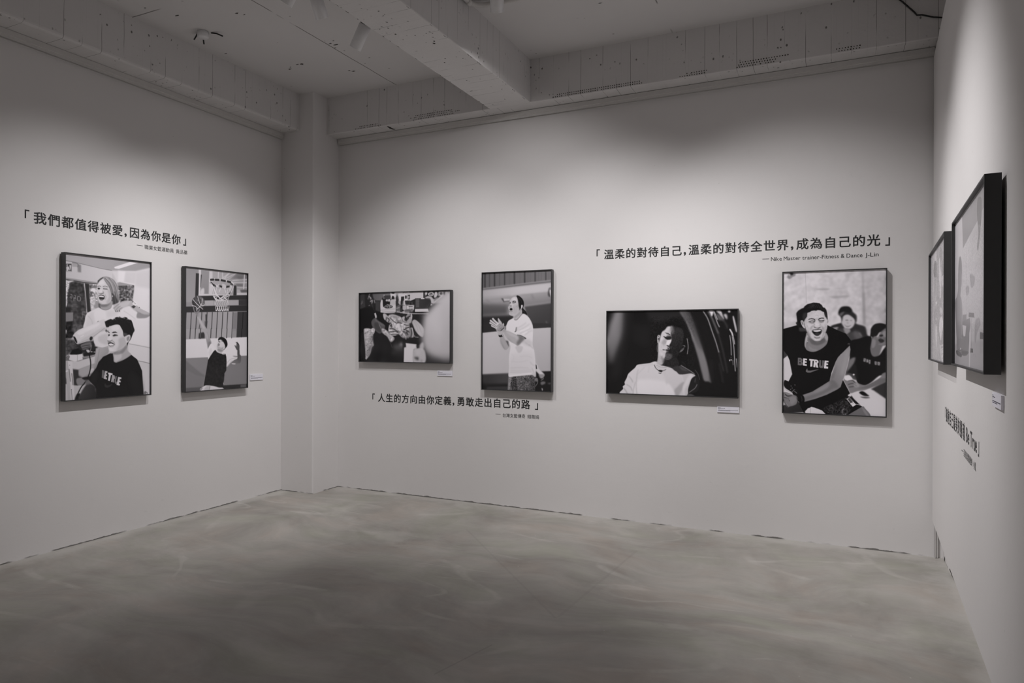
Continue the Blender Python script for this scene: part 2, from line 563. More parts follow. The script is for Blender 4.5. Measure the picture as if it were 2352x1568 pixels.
def _gauss(a, s):
    r = max(1, int(3 * s + .5))
    k = np.exp(-.5 * (np.arange(-r, r + 1) / s) ** 2)
    k /= k.sum()
    for ax in (0, 1):
        p = np.pad(a, [(r, r) if i == ax else (0, 0) for i in (0, 1)], mode='edge')
        o = np.zeros_like(a)
        n = a.shape[ax]
        for i, w in enumerate(k):
            o += w * (p[i:i + n, :] if ax == 0 else p[:, i:i + n])
        a = o
    return a

def _curve(p, closed, n=5):
    p = np.asarray(p, float)
    m = len(p)
    if m < 3:
        return p
    out = []
    for i in range(m if closed else m - 1):
        a, b, c, d = [p[(i + k) % m] if closed else p[min(max(i + k, 0), m - 1)] for k in (-1, 0, 1, 2)]
        for t in np.arange(n) / n:
            out.append(.5 * (2 * b + (c - a) * t + (2 * a - 5 * b + 4 * c - d) * t * t + (3 * b - a - 3 * c + d) * t ** 3))
    if not closed:
        out.append(p[-1])
    return np.array(out)

def _fill(p, H, W, SS=4):
    """coverage of a closed outline p (cell units)"""
    m = np.zeros((H, W + 1))
    y0 = max(0, int(np.floor(p[:, 1].min())))
    y1 = min(H, int(np.ceil(p[:, 1].max())) + 1)
    q = np.roll(p, -1, 0)
    for r in range(y0, y1):
        acc = np.zeros(W + 2)
        for k in range(SS):
            y = r + (k + .5) / SS
            hit = (p[:, 1] <= y) != (q[:, 1] <= y)
            if not hit.any():
                continue
            a, b = p[hit], q[hit]
            xs = np.sort(a[:, 0] + (y - a[:, 1]) / (b[:, 1] - a[:, 1]) * (b[:, 0] - a[:, 0]))
            for s, e in zip(xs[::2], xs[1::2]):
                s, e = min(max(s, 0), W), min(max(e, 0), W)
                if e <= s:
                    continue
                i, j = int(s), int(e)
                # difference array of the exact span coverage
                acc[i] += 1 - (s - i); acc[i + 1] += s - i
                acc[j] -= 1 - (e - j); acc[j + 1] -= e - j
        m[r, :] = np.cumsum(acc)[:W + 1] / SS
    return np.clip(m[:, :W], 0, 1)

def _stroke(p, w, H, W):
    lo = np.floor(p.min(0) - w - 2).astype(int)
    hi = np.ceil(p.max(0) + w + 2).astype(int)
    x0, y0 = max(0, lo[0]), max(0, lo[1])
    x1, y1 = min(W, hi[0]), min(H, hi[1])
    m = np.zeros((H, W))
    if x1 <= x0 or y1 <= y0:
        return m
    X, Y = np.meshgrid(np.arange(x0, x1) + .5, np.arange(y0, y1) + .5)
    d = np.full(X.shape, 1e9)
    for a, b in zip(p[:-1], p[1:]):
        ab = b - a
        t = np.clip(((X - a[0]) * ab[0] + (Y - a[1]) * ab[1]) / max(ab @ ab, 1e-9), 0, 1)
        d = np.minimum(d, np.hypot(X - a[0] - t * ab[0], Y - a[1] - t * ab[1]))
    cov = np.clip(w / 2 - d + .5, 0, 1)
    m[y0:y1, x0:x1] = cov if w >= 1 else np.clip(1.0 - d, 0, 1) * w
    return m

def paint(ops, base, w, h, seed=1):
    W, H = int(round(w / CELL)), int(round(h / CELL))
    img = np.full((H, W), base / 255.0)
    k = UNIT / CELL
    rng = np.random.default_rng(seed)
    for op in ops:
        kind, g, pts, par = op[0], op[1], np.array(op[2], float).reshape(-1, 2) * k, op[3]
        blur, alpha = par.get('b', 0) * k, par.get('a', 1.0)
        if kind == 'p':
            if par.get('s'):
                pts = _curve(pts, True)
            m = _fill(pts, H, W)
        elif kind == 'l':
            if par.get('s', 1):
                pts = _curve(pts, False)
            m = _stroke(pts, par['w'] * k, H, W)
        elif kind == 'n':
            # grain inside an outline: stretched value noise
            m = _fill(_curve(pts, True) if par.get('s') else pts, H, W)
            nz = _gauss(rng.standard_normal((H, W)), max(.6, par.get('z', 4) * k))
            nz /= nz.std()
            if blur > .3:
                m = _gauss(m, blur)
            img = np.clip(img + m * nz * g / 255.0, 0, 1)
            continue
        if blur > .3:
            m = _gauss(m, blur)
        if 'g' in par:
            # linear ramp between two points
            g1, ax, ay, bx, by = par['g']
            a, b = np.array((ax, ay)) * k, np.array((bx, by)) * k
            X, Y = np.meshgrid(np.arange(W) + .5, np.arange(H) + .5)
            t = np.clip(((X - a[0]) * (b - a)[0] + (Y - a[1]) * (b - a)[1]) / ((b - a) @ (b - a)), 0, 1)
            col = (g + (g1 - g) * t) / 255.0
        else:
            col = g / 255.0
        img = img * (1 - m * alpha) + col * m * alpha
    return img

# outlines of each picture on its sheet, from the top-left corner, in UNIT steps
PICTURES = {
'car': (20, [
('p',150,[268,-39,561,-34,542,595,480,920,335,1328,231,1737,19,1740,-4,921,79,450],{'b':88.6,'a':0.9,'g':[70,312,798,147,1820]}),
('p',128,[331,-17,519,-14,479,635,355,1042,209,1451,82,1453,80,798,206,389],{'b':73.7,'a':0.7,'g':[105,373,187,146,1411]}),
('p',40,[540,-14,768,-10,688,798,483,1611,359,2223,64,2231,273,1736,480,920],{'b':117.1,'a':0.7}),
('p',42,[1340,19,2468,37,2468,213,2098,307,1543,400,1381,199],{'b':71.6,'a':0.7}),
('p',34,[832,455,1503,460,1425,1198,895,1040],{'b':101.7,'a':0.5}),
('l',70,[1330,35,1702,33,2468,33],{'w':28.7,'b':28.7,'a':0.5}),
('p',206,[455,2729,548,2564,538,2483,610,2420,600,2339,672,2195,733,2052,939,1866,1021,1764,1184,1731,1427,1697,1647,1643,1906,1788,2123,1843,2221,1939,2474,2031,2554,2752,1909,2776,1106,2766],{'b':7.3,'s':1}),
('p',222,[981,2308,1307,2229,1709,2248,1947,2281,2105,2454,2223,2666,2263,2763,942,2792],{'b':43.4,'a':0.8,'s':1}),
('p',188,[1827,1908,2162,1862,2474,2031,2475,2422,2262,2567,2026,2239],{'b':56.5,'a':0.6,'s':1}),
('l',178,[1024,2769,992,2469,1022,2065,1062,1924],{'w':28.9,'b':15.9,'a':0.8}),
('l',165,[754,2152,837,2251,879,2331],{'w':29.1,'b':16.0,'a':0.8}),
('l',160,[672,2418,797,2495,859,2614],{'w':29.2,'b':16.1,'a':0.8}),
('l',150,[579,2542,652,2641,694,2721],{'w':29.3,'b':16.1,'a':0.8}),
('l',172,[880,2775,900,2592,961,2329],{'w':29.0,'b':16.0,'a':0.8}),
('l',192,[1265,1839,1103,2003,1022,2085],{'w':28.7,'b':15.8,'a':0.8}),
('l',194,[1387,1997,1427,1816],{'w':28.6,'b':15.7,'a':0.8}),
('l',150,[1102,1752,1306,1769,1567,1714],{'w':28.8,'b':28.8,'a':0.3}),
('p',140,[2301,2604,2379,2484,2494,2324,2572,2361,2496,2715,2321,2721],{'b':27.9,'a':0.7,'s':1}),
('p',196,[1607,1714,1747,1761,1906,1778,2103,1794,2103,1823,1906,1926,1768,1949,1628,1813],{'b':8.5,'s':1}),
('l',150,[1667,1762,1827,1829,2024,1815],{'w':14.2,'b':8.5,'a':0.7}),
('l',40,[1827,1759,1965,1771,2103,1790],{'w':14.1,'b':7.1,'a':0.7}),
('l',60,[1587,1754,1648,1872,1748,1939],{'w':18.5,'b':5.7}),
('l',60,[1827,1957,1966,1895,2103,1823],{'w':18.4,'b':5.7}),
('p',25,[1718,1940,1768,1913,1877,1931,1827,1977,1768,1973],{'b':7.1,'s':1}),
('l',30,[1738,2013,1788,2024,1817,2007],{'w':17.0,'b':7.1}),
('p',215,[1865,1943,1863,1948,1857,1951,1851,1949,1849,1943,1851,1937,1857,1935,1863,1937],{'b':5.6,'s':1}),
('p',215,[1900,1924,1898,1930,1893,1932,1887,1930,1885,1924,1887,1919,1893,1916,1898,1919],{'b':5.6,'s':1}),
('p',215,[1936,1906,1934,1911,1928,1914,1923,1911,1920,1906,1922,1900,1928,1898,1934,1900],{'b':5.6,'s':1}),
('p',215,[1971,1887,1969,1893,1964,1895,1958,1893,1956,1887,1958,1882,1964,1879,1969,1882],{'b':5.6,'s':1}),
('p',215,[2007,1869,2005,1874,1999,1877,1993,1874,1991,1869,1993,1863,1999,1861,2005,1863],{'b':5.6,'s':1}),
('p',215,[2042,1850,2040,1856,2034,1858,2029,1856,2027,1850,2029,1845,2034,1842,2040,1845],{'b':5.6,'s':1}),
('p',215,[2078,1832,2075,1837,2070,1840,2064,1838,2062,1832,2064,1826,2070,1824,2075,1826],{'b':5.6,'s':1}),
('p',110,[2397,26,2648,30,2783,275,2975,800,3204,1474,3318,1915,3394,2259,3300,2243,3169,2218,3092,1959,2977,1497,2824,994,2650,468],{'b':22.2,'s':1,'g':[122,2936,412,3129,1572]}),
('p',52,[2552,18,2706,21,2879,412,3051,916,3204,1436,3052,1070,2861,644],{'b':41.5,'a':0.85}),
('p',60,[2416,26,2552,28,2784,469,2975,916,3128,1302,3014,1187,2804,761,2611,370],{'b':41.6,'a':0.6}),
('l',170,[2611,370,2746,683,2843,994],{'w':27.6,'b':20.7,'a':0.45}),
('p',30,[3317,1569,3429,1568,3468,2296,3356,2260],{'b':40.6,'a':0.9}),
('l',150,[3133,37,3275,280,3407,666,3520,992,3614,1316],{'w':32.6,'b':10.9,'a':0.95}),
('l',100,[3614,1316,3688,1621,3763,1906],{'w':26.8,'b':20.1,'a':0.6}),
('l',60,[3633,1679,3689,1946,3746,2249],{'w':40.2,'b':26.8,'a':0.6}),
('l',110,[3293,49,3406,262,3500,493,3593,724],{'w':54.1,'b':20.3,'a':0.8}),
('l',70,[3593,743,3705,1144,3799,1562,3873,1941],{'w':40.2,'b':21.5,'a':0.7}),
('p',215,[3312,21,3442,23,3433,128,3396,205,3349,108],{'b':14.9,'s':1}),
('l',170,[3443,52,3499,206,3574,417,3630,533],{'w':26.9,'b':10.8}),
('l',215,[3461,33,3517,168,3573,303],{'w':18.8,'b':8.1}),
('p',210,[3526,24,3665,27,3739,209,3749,285,3665,189,3610,112],{'b':18.8,'s':1}),
('p',120,[3517,130,3647,170,3776,343,3684,323,3610,322],{'b':26.9,'a':0.7,'s':1}),
('l',160,[3628,74,3702,189,3758,285],{'w':26.8,'b':13.4}),
('l',80,[3684,227,3832,458,3869,572],{'w':40.1,'b':26.7,'a':0.7}),
('p',215,[3962,50,3958,68,3947,83,3931,91,3913,90,3897,82,3886,67,3882,49,3886,31,3897,17,3913,9,3931,9,3947,18,3958,32],{'b':13.3,'s':1}),
('p',190,[3757,152,3831,134,3868,211,3859,306,3804,248],{'b':21.3,'s':1}),
('p',190,[4023,232,4068,232,4160,649,4124,687,4069,478],{'b':13.2,'s':1}),
('l',185,[3942,610,4015,743,4061,914,4085,1066],{'w':26.5,'b':8.0}),
('l',200,[3951,620,4006,724,4025,800],{'w':42.4,'b':9.3}),
('l',180,[4016,838,4062,1141,4081,1463,4110,1898],{'w':23.8,'b':6.6}),
('l',170,[3943,800,3976,1066,3990,1408],{'w':21.2,'b':6.6}),
('l',175,[4136,1519,4154,1670,4164,1784],{'w':21.1,'b':6.6}),
('l',120,[4036,1559,4046,1710],{'w':26.5,'b':10.6}),
('p',215,[3958,1569,3956,1581,3952,1590,3945,1595,3938,1596,3931,1590,3927,1581,3925,1570,3927,1558,3931,1549,3938,1544,3945,1544,3952,1549,3956,1558],{'b':8.0,'s':1}),
('p',210,[4002,1555,4000,1567,3995,1576,3989,1581,3982,1582,3975,1577,3970,1567,3969,1556,3970,1544,3975,1535,3981,1530,3989,1530,3995,1535,4000,1544],{'b':7.9,'s':1}),
('p',160,[3996,1474,3995,1479,3992,1483,3987,1485,3982,1485,3978,1483,3975,1479,3974,1474,3975,1469,3978,1465,3982,1463,3987,1463,3992,1465,3995,1469],{'b':7.9,'s':1}),
('l',70,[4088,763,4106,800],{'w':19.8,'b':13.2}),
('p',90,[4188,2114,4187,2121,4183,2126,4177,2129,4171,2129,4165,2126,4161,2121,4159,2115,4161,2108,4165,2103,4171,2100,4177,2100,4183,2102,4187,2107],{'b':7.9,'s':1}),
('l',165,[2632,897,2661,1033,2671,1189,2643,1384],{'w':17.9,'b':6.9}),
('p',200,[2130,1842,2267,1938,2423,2032,2750,1996,2903,2079,2789,2218,2694,2455,2618,2730,2172,2747,1974,2379,1973,1865],{'b':11.2,'a':0.95,'s':1}),
('p',150,[2230,2568,2346,2426,2501,2285,2578,2322,2463,2560,2367,2720,2270,2723],{'b':25.1,'a':0.7,'s':1}),
('p',212,[2541,2713,2560,2517,2675,2358,2751,2219,2827,2062,2712,2045,2597,2243,2502,2441],{'b':22.1,'a':0.8,'s':1}),
('p',222,[1974,2379,2092,2375,2210,2568,2250,2744,1975,2754],{'b':28.1,'a':0.9,'s':1}),
('p',52,[2189,1841,2373,1710,2558,1815,2827,1984,2750,1996,2423,2042,2306,1957],{'b':9.8,'s':1}),
('l',140,[2373,1710,2538,1805,2750,1928,2865,2012],{'w':19.5,'b':8.3}),
('p',85,[2383,1740,2538,1834,2673,1929,2461,1895],{'b':18.1,'a':0.6,'s':1}),
('p',30,[2903,2079,2979,2116,3027,2347,2943,2582,2714,2629,2675,2533,2732,2298,2789,2160],{'b':9.6,'s':1}),
('l',120,[2952,2349,2885,2468,2714,2600],{'w':21.9,'b':8.2}),
('l',70,[2903,2157,2885,2274],{'w':27.4,'b':13.7}),
('l',80,[2884,1886,2979,2019,3033,2192],{'w':16.4,'b':8.2}),
('p',105,[2637,2710,2714,2649,2848,2683,2829,2722],{'b':13.8,'a':0.7,'s':1}),
('p',15,[1799,766,1831,669,1896,626,1928,519,1992,379,2078,283,2206,252,2355,286,2482,426,2556,618,2609,810,2611,1342,2507,1663,2338,1751,2123,1239,2035,519],{'b':14.1,'s':1}),
('p',46,[2121,520,2228,520,2440,575,2525,725,2515,980,2484,1130,2421,1301,2337,1451,2231,1560,2082,1583,1931,1564,1888,1554,2081,1401,2123,1132],{'b':16.8,'s':1,'g':[30,2175,702,2442,1237]}),
('p',34,[1888,1565,2082,1573,2295,1516,2391,1707,2317,1773,2104,1819,1910,1769,1780,1739],{'b':14.1,'s':1}),
('p',196,[1693,1632,1709,1383,1713,1080,1756,961,1788,810,1842,680,1928,616,2014,514,2121,509,2164,531,2164,617,2122,724,2133,896,2123,982,2080,1089,2064,1197,2038,1294,1984,1337,1952,1402,1942,1489,1910,1543,1867,1630,1835,1738,1650,1709],{'b':14.2,'s':1}),
('p',172,[1709,1567,1758,1437,1834,1522,1899,1575,1845,1738,1661,1709],{'b':17.0,'a':0.7,'s':1}),
('p',120,[1801,1436,1866,1511,1931,1564,1899,1629,1845,1716,1834,1598],{'b':22.6,'a':0.7,'s':1}),
('p',60,[1931,1543,2039,1563,2082,1573,2060,1584,1942,1575],{'b':9.9,'a':0.7,'s':1}),
('l',120,[1910,1537,1985,1563,2060,1568],{'w':16.9,'b':9.9,'a':0.8}),
('p',90,[1963,1370,2060,1369,2167,1432,2124,1551,1985,1553,1942,1478],{'b':19.7,'a':0.8,'s':1}),
('p',100,[2110,520,2207,531,2218,724,2122,745],{'b':22.4,'a':0.8,'s':1}),
('p',165,[2057,638,2121,627,2100,724,2057,702],{'b':16.8,'a':0.5,'s':1}),
('p',140,[1832,961,1940,917,1983,993,1951,1079,1908,1112,1854,1090],{'b':28.2,'a':0.6,'s':1}),
('p',222,[1799,864,1864,864,1854,982,1789,983],{'b':28.3,'a':0.5,'s':1}),
('p',40,[1902,729,1950,711,2036,724,2111,778,2101,799,2025,751,1950,734],{'b':8.5}),
('p',235,[1958,740,1955,747,1949,753,1939,756,1929,756,1919,753,1913,747,1910,740,1913,732,1919,726,1929,723,1939,723,1949,726,1955,732],{'b':11.3,'s':1}),
('p',105,[1983,767,2111,788,2133,853,2036,820],{'b':16.9,'a':0.7,'s':1}),
('p',38,[1886,831,1940,853,2015,820,2122,831,2144,906,2090,944,2005,939,1940,896],{'b':11.3,'s':1}),
('l',20,[1891,829,1951,869,2015,907,2080,917],{'w':18.3,'b':7.1}),
('l',150,[1950,831,2015,810,2079,820],{'w':14.1,'b':9.9,'a':0.5}),
('p',222,[2015,960,2112,939,2144,906,2123,1014,2080,1078,2037,1100,1973,1090],{'b':12.6,'s':1}),
('p',235,[2061,1073,2058,1083,2052,1092,2043,1096,2032,1096,2023,1092,2016,1084,2014,1073,2016,1063,2022,1055,2032,1050,2042,1050,2052,1055,2058,1063],{'b':14.0,'s':1}),
('p',26,[1984,1111,2048,1122,2080,1159,2037,1165,1994,1138],{'b':8.4}),
('p',60,[2059,1132,2166,1164,2123,1239,2080,1197],{'b':14.0,'a':0.7,'s':1}),
('p',190,[1941,1198,2016,1165,2048,1186,2016,1240,1952,1230],{'b':12.7,'a':0.7,'s':1}),
('p',28,[1849,1263,1876,1247,1941,1262,1995,1246,2059,1251,2091,1282,2016,1305,1941,1273,1887,1279],{'b':9.9}),
('p',200,[1866,1290,1941,1289,1984,1326,1930,1322,1887,1311],{'b':9.9}),
('p',70,[1973,1305,2049,1315,2060,1347,1995,1348],{'b':11.3,'a':0.8,'s':1}),
('p',45,[2016,1186,2059,1197,2065,1250,2027,1240],{'b':9.8,'s':1}),
('p',150,[2083,1223,2081,1234,2077,1242,2071,1247,2064,1247,2058,1242,2054,1234,2053,1224,2054,1213,2058,1205,2064,1201,2071,1200,2077,1205,2081,1213],{'b':11.2,'s':1}),
('p',200,[1833,1371,1931,1381,1952,1456,1888,1500,1812,1436],{'b':28.2,'a':0.5,'s':1}),
('p',186,[1680,853,1701,799,1734,783,1777,810,1745,896,1735,983,1719,1069,1686,1015],{'b':8.5,'s':1}),
('p',60,[1712,820,1740,810,1729,853],{'b':8.5,'s':1}),
('p',50,[1702,896,1740,885,1718,961],{'b':9.9,'s':1}),
('l',110,[1697,1080,1676,1189,1687,1329],{'w':17.0,'b':8.5}),
('p',120,[2400,1344,2421,1301,2485,1215,2548,1183,2506,1279,2443,1322],{'b':9.7,'s':1}),
('l',140,[2505,1130,2558,1119,2563,1161],{'w':16.6,'b':8.3}),
('l',20,[2464,1269,2527,1193],{'w':12.5,'b':6.9}),
('l',70,[2484,917,2525,767,2504,639],{'w':18.0,'b':34.6,'a':0.4}),
('l',42,[2014,401,2078,326,2142,295],{'w':16.9,'b':12.6,'a':0.6}),
('l',42,[2142,348,2227,285,2312,307],{'w':16.8,'b':12.6,'a':0.6}),
('l',42,[1928,508,1992,422],{'w':16.9,'b':12.7,'a':0.6}),
('l',42,[2355,425,2418,383,2397,329],{'w':16.7,'b':12.5,'a':0.6}),
('l',42,[2228,403,2185,338],{'w':16.8,'b':12.6,'a':0.6}),
('p',60,[2508,1652,2506,1661,2502,1669,2495,1673,2487,1673,2481,1669,2476,1662,2474,1652,2476,1643,2481,1636,2487,1631,2495,1631,2502,1635,2506,1643],{'b':13.8,'a':0.7,'s':1}),
('n',3,[1470,157,2865,175,2871,1834,1476,1862],{'z':11.4})]),
'coach': (150, [
('p',96,[-71,-59,2747,-3,2748,374,-69,580],{'b':16.9,'g':[112,-71,184,2716,141]}),
('p',56,[63,-54,121,-51,123,539,65,537],{'b':16.9}),
('p',66,[264,-46,295,-44,297,525,266,524],{'b':16.8}),
('p',54,[454,-38,511,-36,513,510,456,508],{'b':16.7}),
('p',78,[673,-29,697,-28,698,495,675,494],{'b':16.6}),
('p',58,[864,-21,907,-20,909,482,865,481],{'b':16.5}),
('p',92,[1065,-13,1088,-12,1089,467,1066,466],{'b':16.4}),
('p',60,[1246,-6,1302,-4,1304,455,1248,453],{'b':16.4}),
('p',96,[1479,4,1495,4,1496,439,1480,438],{'b':16.3}),
('p',64,[1645,10,1703,13,1704,425,1646,423],{'b':16.2}),
('p',66,[2054,27,2098,29,2100,397,2055,395],{'b':16.0}),
('p',70,[2458,43,2502,45,2503,367,2459,365],{'b':15.8}),
('l',88,[1795,2,1796,401],{'w':16.1,'b':12.9,'a':0.6,'s':0}),
('l',88,[1892,6,1893,394],{'w':16.1,'b':12.9,'a':0.6,'s':0}),
('l',88,[2211,19,2213,371],{'w':15.9,'b':12.8,'a':0.6,'s':0}),
('l',88,[2307,23,2308,365],{'w':15.9,'b':12.7,'a':0.6,'s':0}),
('l',88,[2590,34,2591,344],{'w':15.8,'b':12.6,'a':0.6,'s':0}),
('p',138,[-35,551,2748,331,2748,432,-35,642],{'b':16.9}),
('l',98,[-35,597,879,534,1764,465,2717,402],{'w':37.2,'b':16.9}),
('p',166,[-35,642,2748,447,2749,751,1604,822,947,895,-34,977],{'b':23.7,'g':[186,-69,672,1440,610]}),
('p',150,[-34,977,947,895,1604,822,2749,751,2750,1128,1605,1222,948,1269,-32,1343],{'b':42.3,'g':[128,1277,948,1311,1216]}),
('p',150,[-34,856,1112,824,1112,914,-34,977],{'b':33.8,'a':0.5}),
('p',96,[-33,1099,1014,1181,1015,1510,-32,1556],{'b':67.6,'g':[76,444,1139,446,1532]}),
('p',74,[1670,1253,2750,1142,2753,2027,1930,2022],{'b':24.3,'g':[60,1928,1287,2250,1951]}),
('p',42,[-32,1571,1213,1542,1280,1722,1017,2137,-30,2180],{'b':42.3}),
('p',60,[-30,2012,107,1983,210,1983,39,2058],{'b':25.4,'a':0.9,'s':1}),
('l',120,[-13,2043,107,1998,192,1983],{'w':33.8,'b':25.3,'a':0.6}),
('l',130,[155,982,223,1029,292,1106],{'w':84.1,'b':33.7,'a':0.5}),
('l',120,[1951,861,1991,921,2023,980],{'w':80.2,'b':32.1,'a':0.5}),
('p',80,[747,935,830,937,881,1043,847,1072],{'b':16.6}),
('p',182,[847,952,1096,973,1113,1033,881,1036],{'b':16.5}),
('l',88,[856,1065,980,1045,1113,1041],{'w':26.4,'b':16.5}),
('p',70,[2592,645,2624,617,2671,633,2640,922,2577,892,2561,804],{'b':18.9,'s':1}),
('p',205,[2624,675,2702,648,2718,924,2671,908,2624,777],{'b':18.9,'s':1}),
('p',130,[2678,655,2675,670,2667,683,2654,689,2640,689,2628,682,2619,669,2616,653,2619,637,2628,625,2640,618,2654,619,2667,626,2675,639],{'b':12.6,'s':1}),
('p',160,[2502,1967,2549,1880,2596,1924,2565,1997],{'b':23.7,'s':1}),
('l',110,[2502,1792,2534,1880],{'w':47.4,'b':23.7,'a':0.7}),
('p',90,[2281,2024,2360,1937,2408,1996],{'b':31.8,'a':0.6,'s':1}),
('p',192,[-64,2178,639,2117,638,1923,2011,2023,2842,1990,2847,3508,2098,3539,1057,3623,-59,3681],{'b':15.2,'g':[176,290,2421,2652,3017]}),
('p',184,[1994,2031,2713,1997,2718,3510,2098,3539],{'b':14.4,'g':[172,2159,2115,2653,3317]}),
('p',44,[-65,1855,672,1861,639,2117,-64,2178],{'b':13.5}),
('p',52,[1994,1841,2841,1848,2842,1980,2011,2023],{'b':12.8}),
('l',215,[-11,2186,639,2128],{'w':16.9,'b':13.5,'a':0.6}),
('p',58,[-59,3696,1074,3623,1076,4240,-57,4278],{'b':25.4,'g':[70,295,3703,818,3892]}),
('p',30,[172,4036,1058,3994,1059,4117,173,4145],{'b':42.1}),
('p',24,[-58,3995,172,4036,208,4222,-57,4231],{'b':50.8,'a':0.8}),
('p',60,[191,4153,1059,4117,1059,4225,191,4223],{'b':25.2}),
('p',28,[2065,3540,2750,3510,2753,4244,2068,4237],{'b':16.0}),
('p',205,[2114,3266,2180,3325,2230,3445,2377,3563,2443,3652,2378,3744,2296,3761,2230,3627,2131,3508],{'b':16.0,'s':1}),
('p',20,[2094,3281,2139,3311,2164,3447,2114,3448],{'b':9.6}),
('p',130,[2230,3642,2426,3637,2378,3744,2280,3762],{'b':15.9,'a':0.8,'s':1}),
('p',110,[2313,3897,2444,3878,2476,3937,2362,4001,2297,3972],{'b':19.1,'s':1}),
('l',130,[2313,3836,2394,3789,2394,3743],{'w':25.4,'b':12.7}),
('p',90,[2574,3934,2703,3915,2703,3960,2590,3964],{'b':20.5,'s':1}),
('p',170,[2338,4107,2379,4136,2379,4196,2347,4190],{'b':12.7,'s':1}),
('l',150,[2050,3874,2165,3780,2182,3931,2084,4070],{'w':16.0,'b':9.6}),
('p',150,[2066,3782,2148,3765,2182,3870,2099,3887],{'b':16.0,'a':0.7,'s':1}),
('p',96,[1057,3731,2066,3646,2068,4222,1433,4228,1025,4226],{'b':11.5,'g':[80,1499,3797,2001,4088]}),
('p',132,[1058,3747,1194,3743,1144,3961,1076,4240,1025,4226],{'b':16.4}),
('p',60,[1194,3759,1330,3740,1416,4229,1162,4237,1144,4007],{'b':19.7}),
('p',58,[1917,3665,2066,3676,2068,4222,1935,4211],{'b':25.7,'a':0.8}),
('n',15,[1057,3731,2066,3646,2068,4222,1059,4241],{'z':11.5}),
('p',22,[1675,3785,1709,3776,1717,3807,1834,3765,1717,3829,1676,3823],{'b':4.9}),
('p',214,[966,1894,1051,1740,1255,1635,1491,1454,1676,1518,1844,1642,1960,1841,2003,2053,1988,2600,2038,2751,2080,3024,2106,3402,2107,3721,1966,3663,1667,3686,1262,3734,1058,3739,1074,3422,1072,3037,1122,2697,1088,2543,915,2049],{'b':9.9,'s':1}),
('p',198,[1089,3037,1429,2879,1664,2815,2030,2812,2089,3115,2102,3599,1498,3613,1083,3623],{'b':82.1,'a':0.5}),
('p',182,[1326,2665,1596,2663,1580,2816,1462,2894,1378,2818],{'b':19.6,'a':0.65,'s':1}),
('p',176,[1562,2449,1829,2403,1988,2539,1988,2615,1847,2646,1630,2571],{'b':40.5,'a':0.45,'s':1}),
('l',190,[1125,3437,1498,3414,1833,3423],{'w':29.5,'b':19.7,'a':0.7}),
('l',192,[1125,3514,1498,3521,1916,3482],{'w':29.5,'b':19.7,'a':0.7}),
('l',188,[1108,3591,1498,3583,1933,3543],{'w':29.5,'b':19.7,'a':0.7}),
('l',196,[1158,3190,1463,3216,1832,3149],{'w':29.5,'b':19.7,'a':0.7}),
('l',196,[1497,3031,1748,2998,1964,3056],{'w':29.2,'b':19.5,'a':0.7}),
('l',184,[1899,3209,1965,3284,2065,3327],{'w':28.9,'b':19.3,'a':0.7}),
('l',176,[1966,3420,2049,3601,2102,3675],{'w':28.9,'b':19.3,'a':0.7}),
('l',160,[1950,3618,2033,3662,2107,3721],{'w':28.9,'b':19.3,'a':0.7}),
('l',168,[1847,2601,1913,2646,2021,2736],{'w':29.0,'b':19.3,'a':0.7}),
('l',176,[1696,2510,1797,2586,1863,2631],{'w':29.1,'b':19.4,'a':0.7}),
('l',200,[1191,2943,1260,3065,1158,3282],{'w':29.5,'b':19.7,'a':0.7}),
('l',186,[1443,1990,1594,1914,1727,1823],{'w':39.0,'b':21.2,'a':0.6}),
('l',186,[1460,2082,1661,1991,1861,1870],{'w':39.0,'b':21.1,'a':0.6}),
('l',186,[1494,2189,1695,2113,1911,2023],{'w':39.0,'b':21.1,'a':0.6}),
('l',186,[1712,2235,1845,2144,1978,2099],{'w':38.8,'b':21.0,'a':0.6}),
('l',232,[1494,2128,1678,2067,1845,1992],{'w':35.7,'b':19.5,'a':0.7}),
('l',232,[1595,2220,1762,2144],{'w':35.6,'b':19.4,'a':0.7}),
('l',236,[1092,3715,1499,3659,1917,3611,1966,3610],{'w':23.0,'b':13.1,'a':0.7}),
('p',164,[709,2327,847,2265,890,2373,968,2466,1054,2574,1071,2666,1020,2744,934,2791,865,2745,779,2606,726,2467],{'b':10.0,'s':1}),
('p',120,[709,2420,813,2606,917,2760,848,2730,744,2560],{'b':24.9,'a':0.5,'s':1}),
('p',70,[942,2458,1036,2481,1054,2589,1071,2666,1037,2636,985,2543],{'b':14.8,'a':0.8,'s':1}),
('p',170,[889,2110,984,2095,1155,2157,1376,2250,1494,2258,1679,2342,1713,2388,1646,2418,1545,2526,1411,2634,1292,2573,1156,2512,1019,2404,881,2219],{'b':9.9,'s':1}),
('p',96,[1376,2250,1528,2273,1696,2357,1663,2418,1495,2572,1411,2634,1360,2542,1461,2388],{'b':32.6,'a':0.75}),
('p',200,[949,2111,1155,2188,1359,2281,1291,2327,1087,2250],{'b':26.4,'a':0.5,'s':1}),
('p',120,[1019,2358,1190,2496,1411,2626,1326,2573,1087,2450],{'b':26.3,'a':0.5,'s':1}),
('p',205,[1325,2296,1427,2289,1444,2388,1359,2404],{'b':32.6,'a':0.5,'s':1}),
('l',70,[1393,2250,1528,2273,1662,2334,1729,2380],{'w':26.1,'b':9.8}),
('p',80,[1662,2327,1738,2365,1721,2403,1679,2388],{'b':9.7}),
('l',228,[1376,2235,1544,2250,1696,2319],{'w':22.8,'b':11.4,'a':0.7}),
('p',190,[604,2125,638,2078,743,2125,777,2218,760,2265,656,2249],{'b':10.0,'s':1}),
('p',24,[648,2242,708,2265,777,2234,821,2219,838,2265,795,2319,709,2335,657,2304],{'b':8.3}),
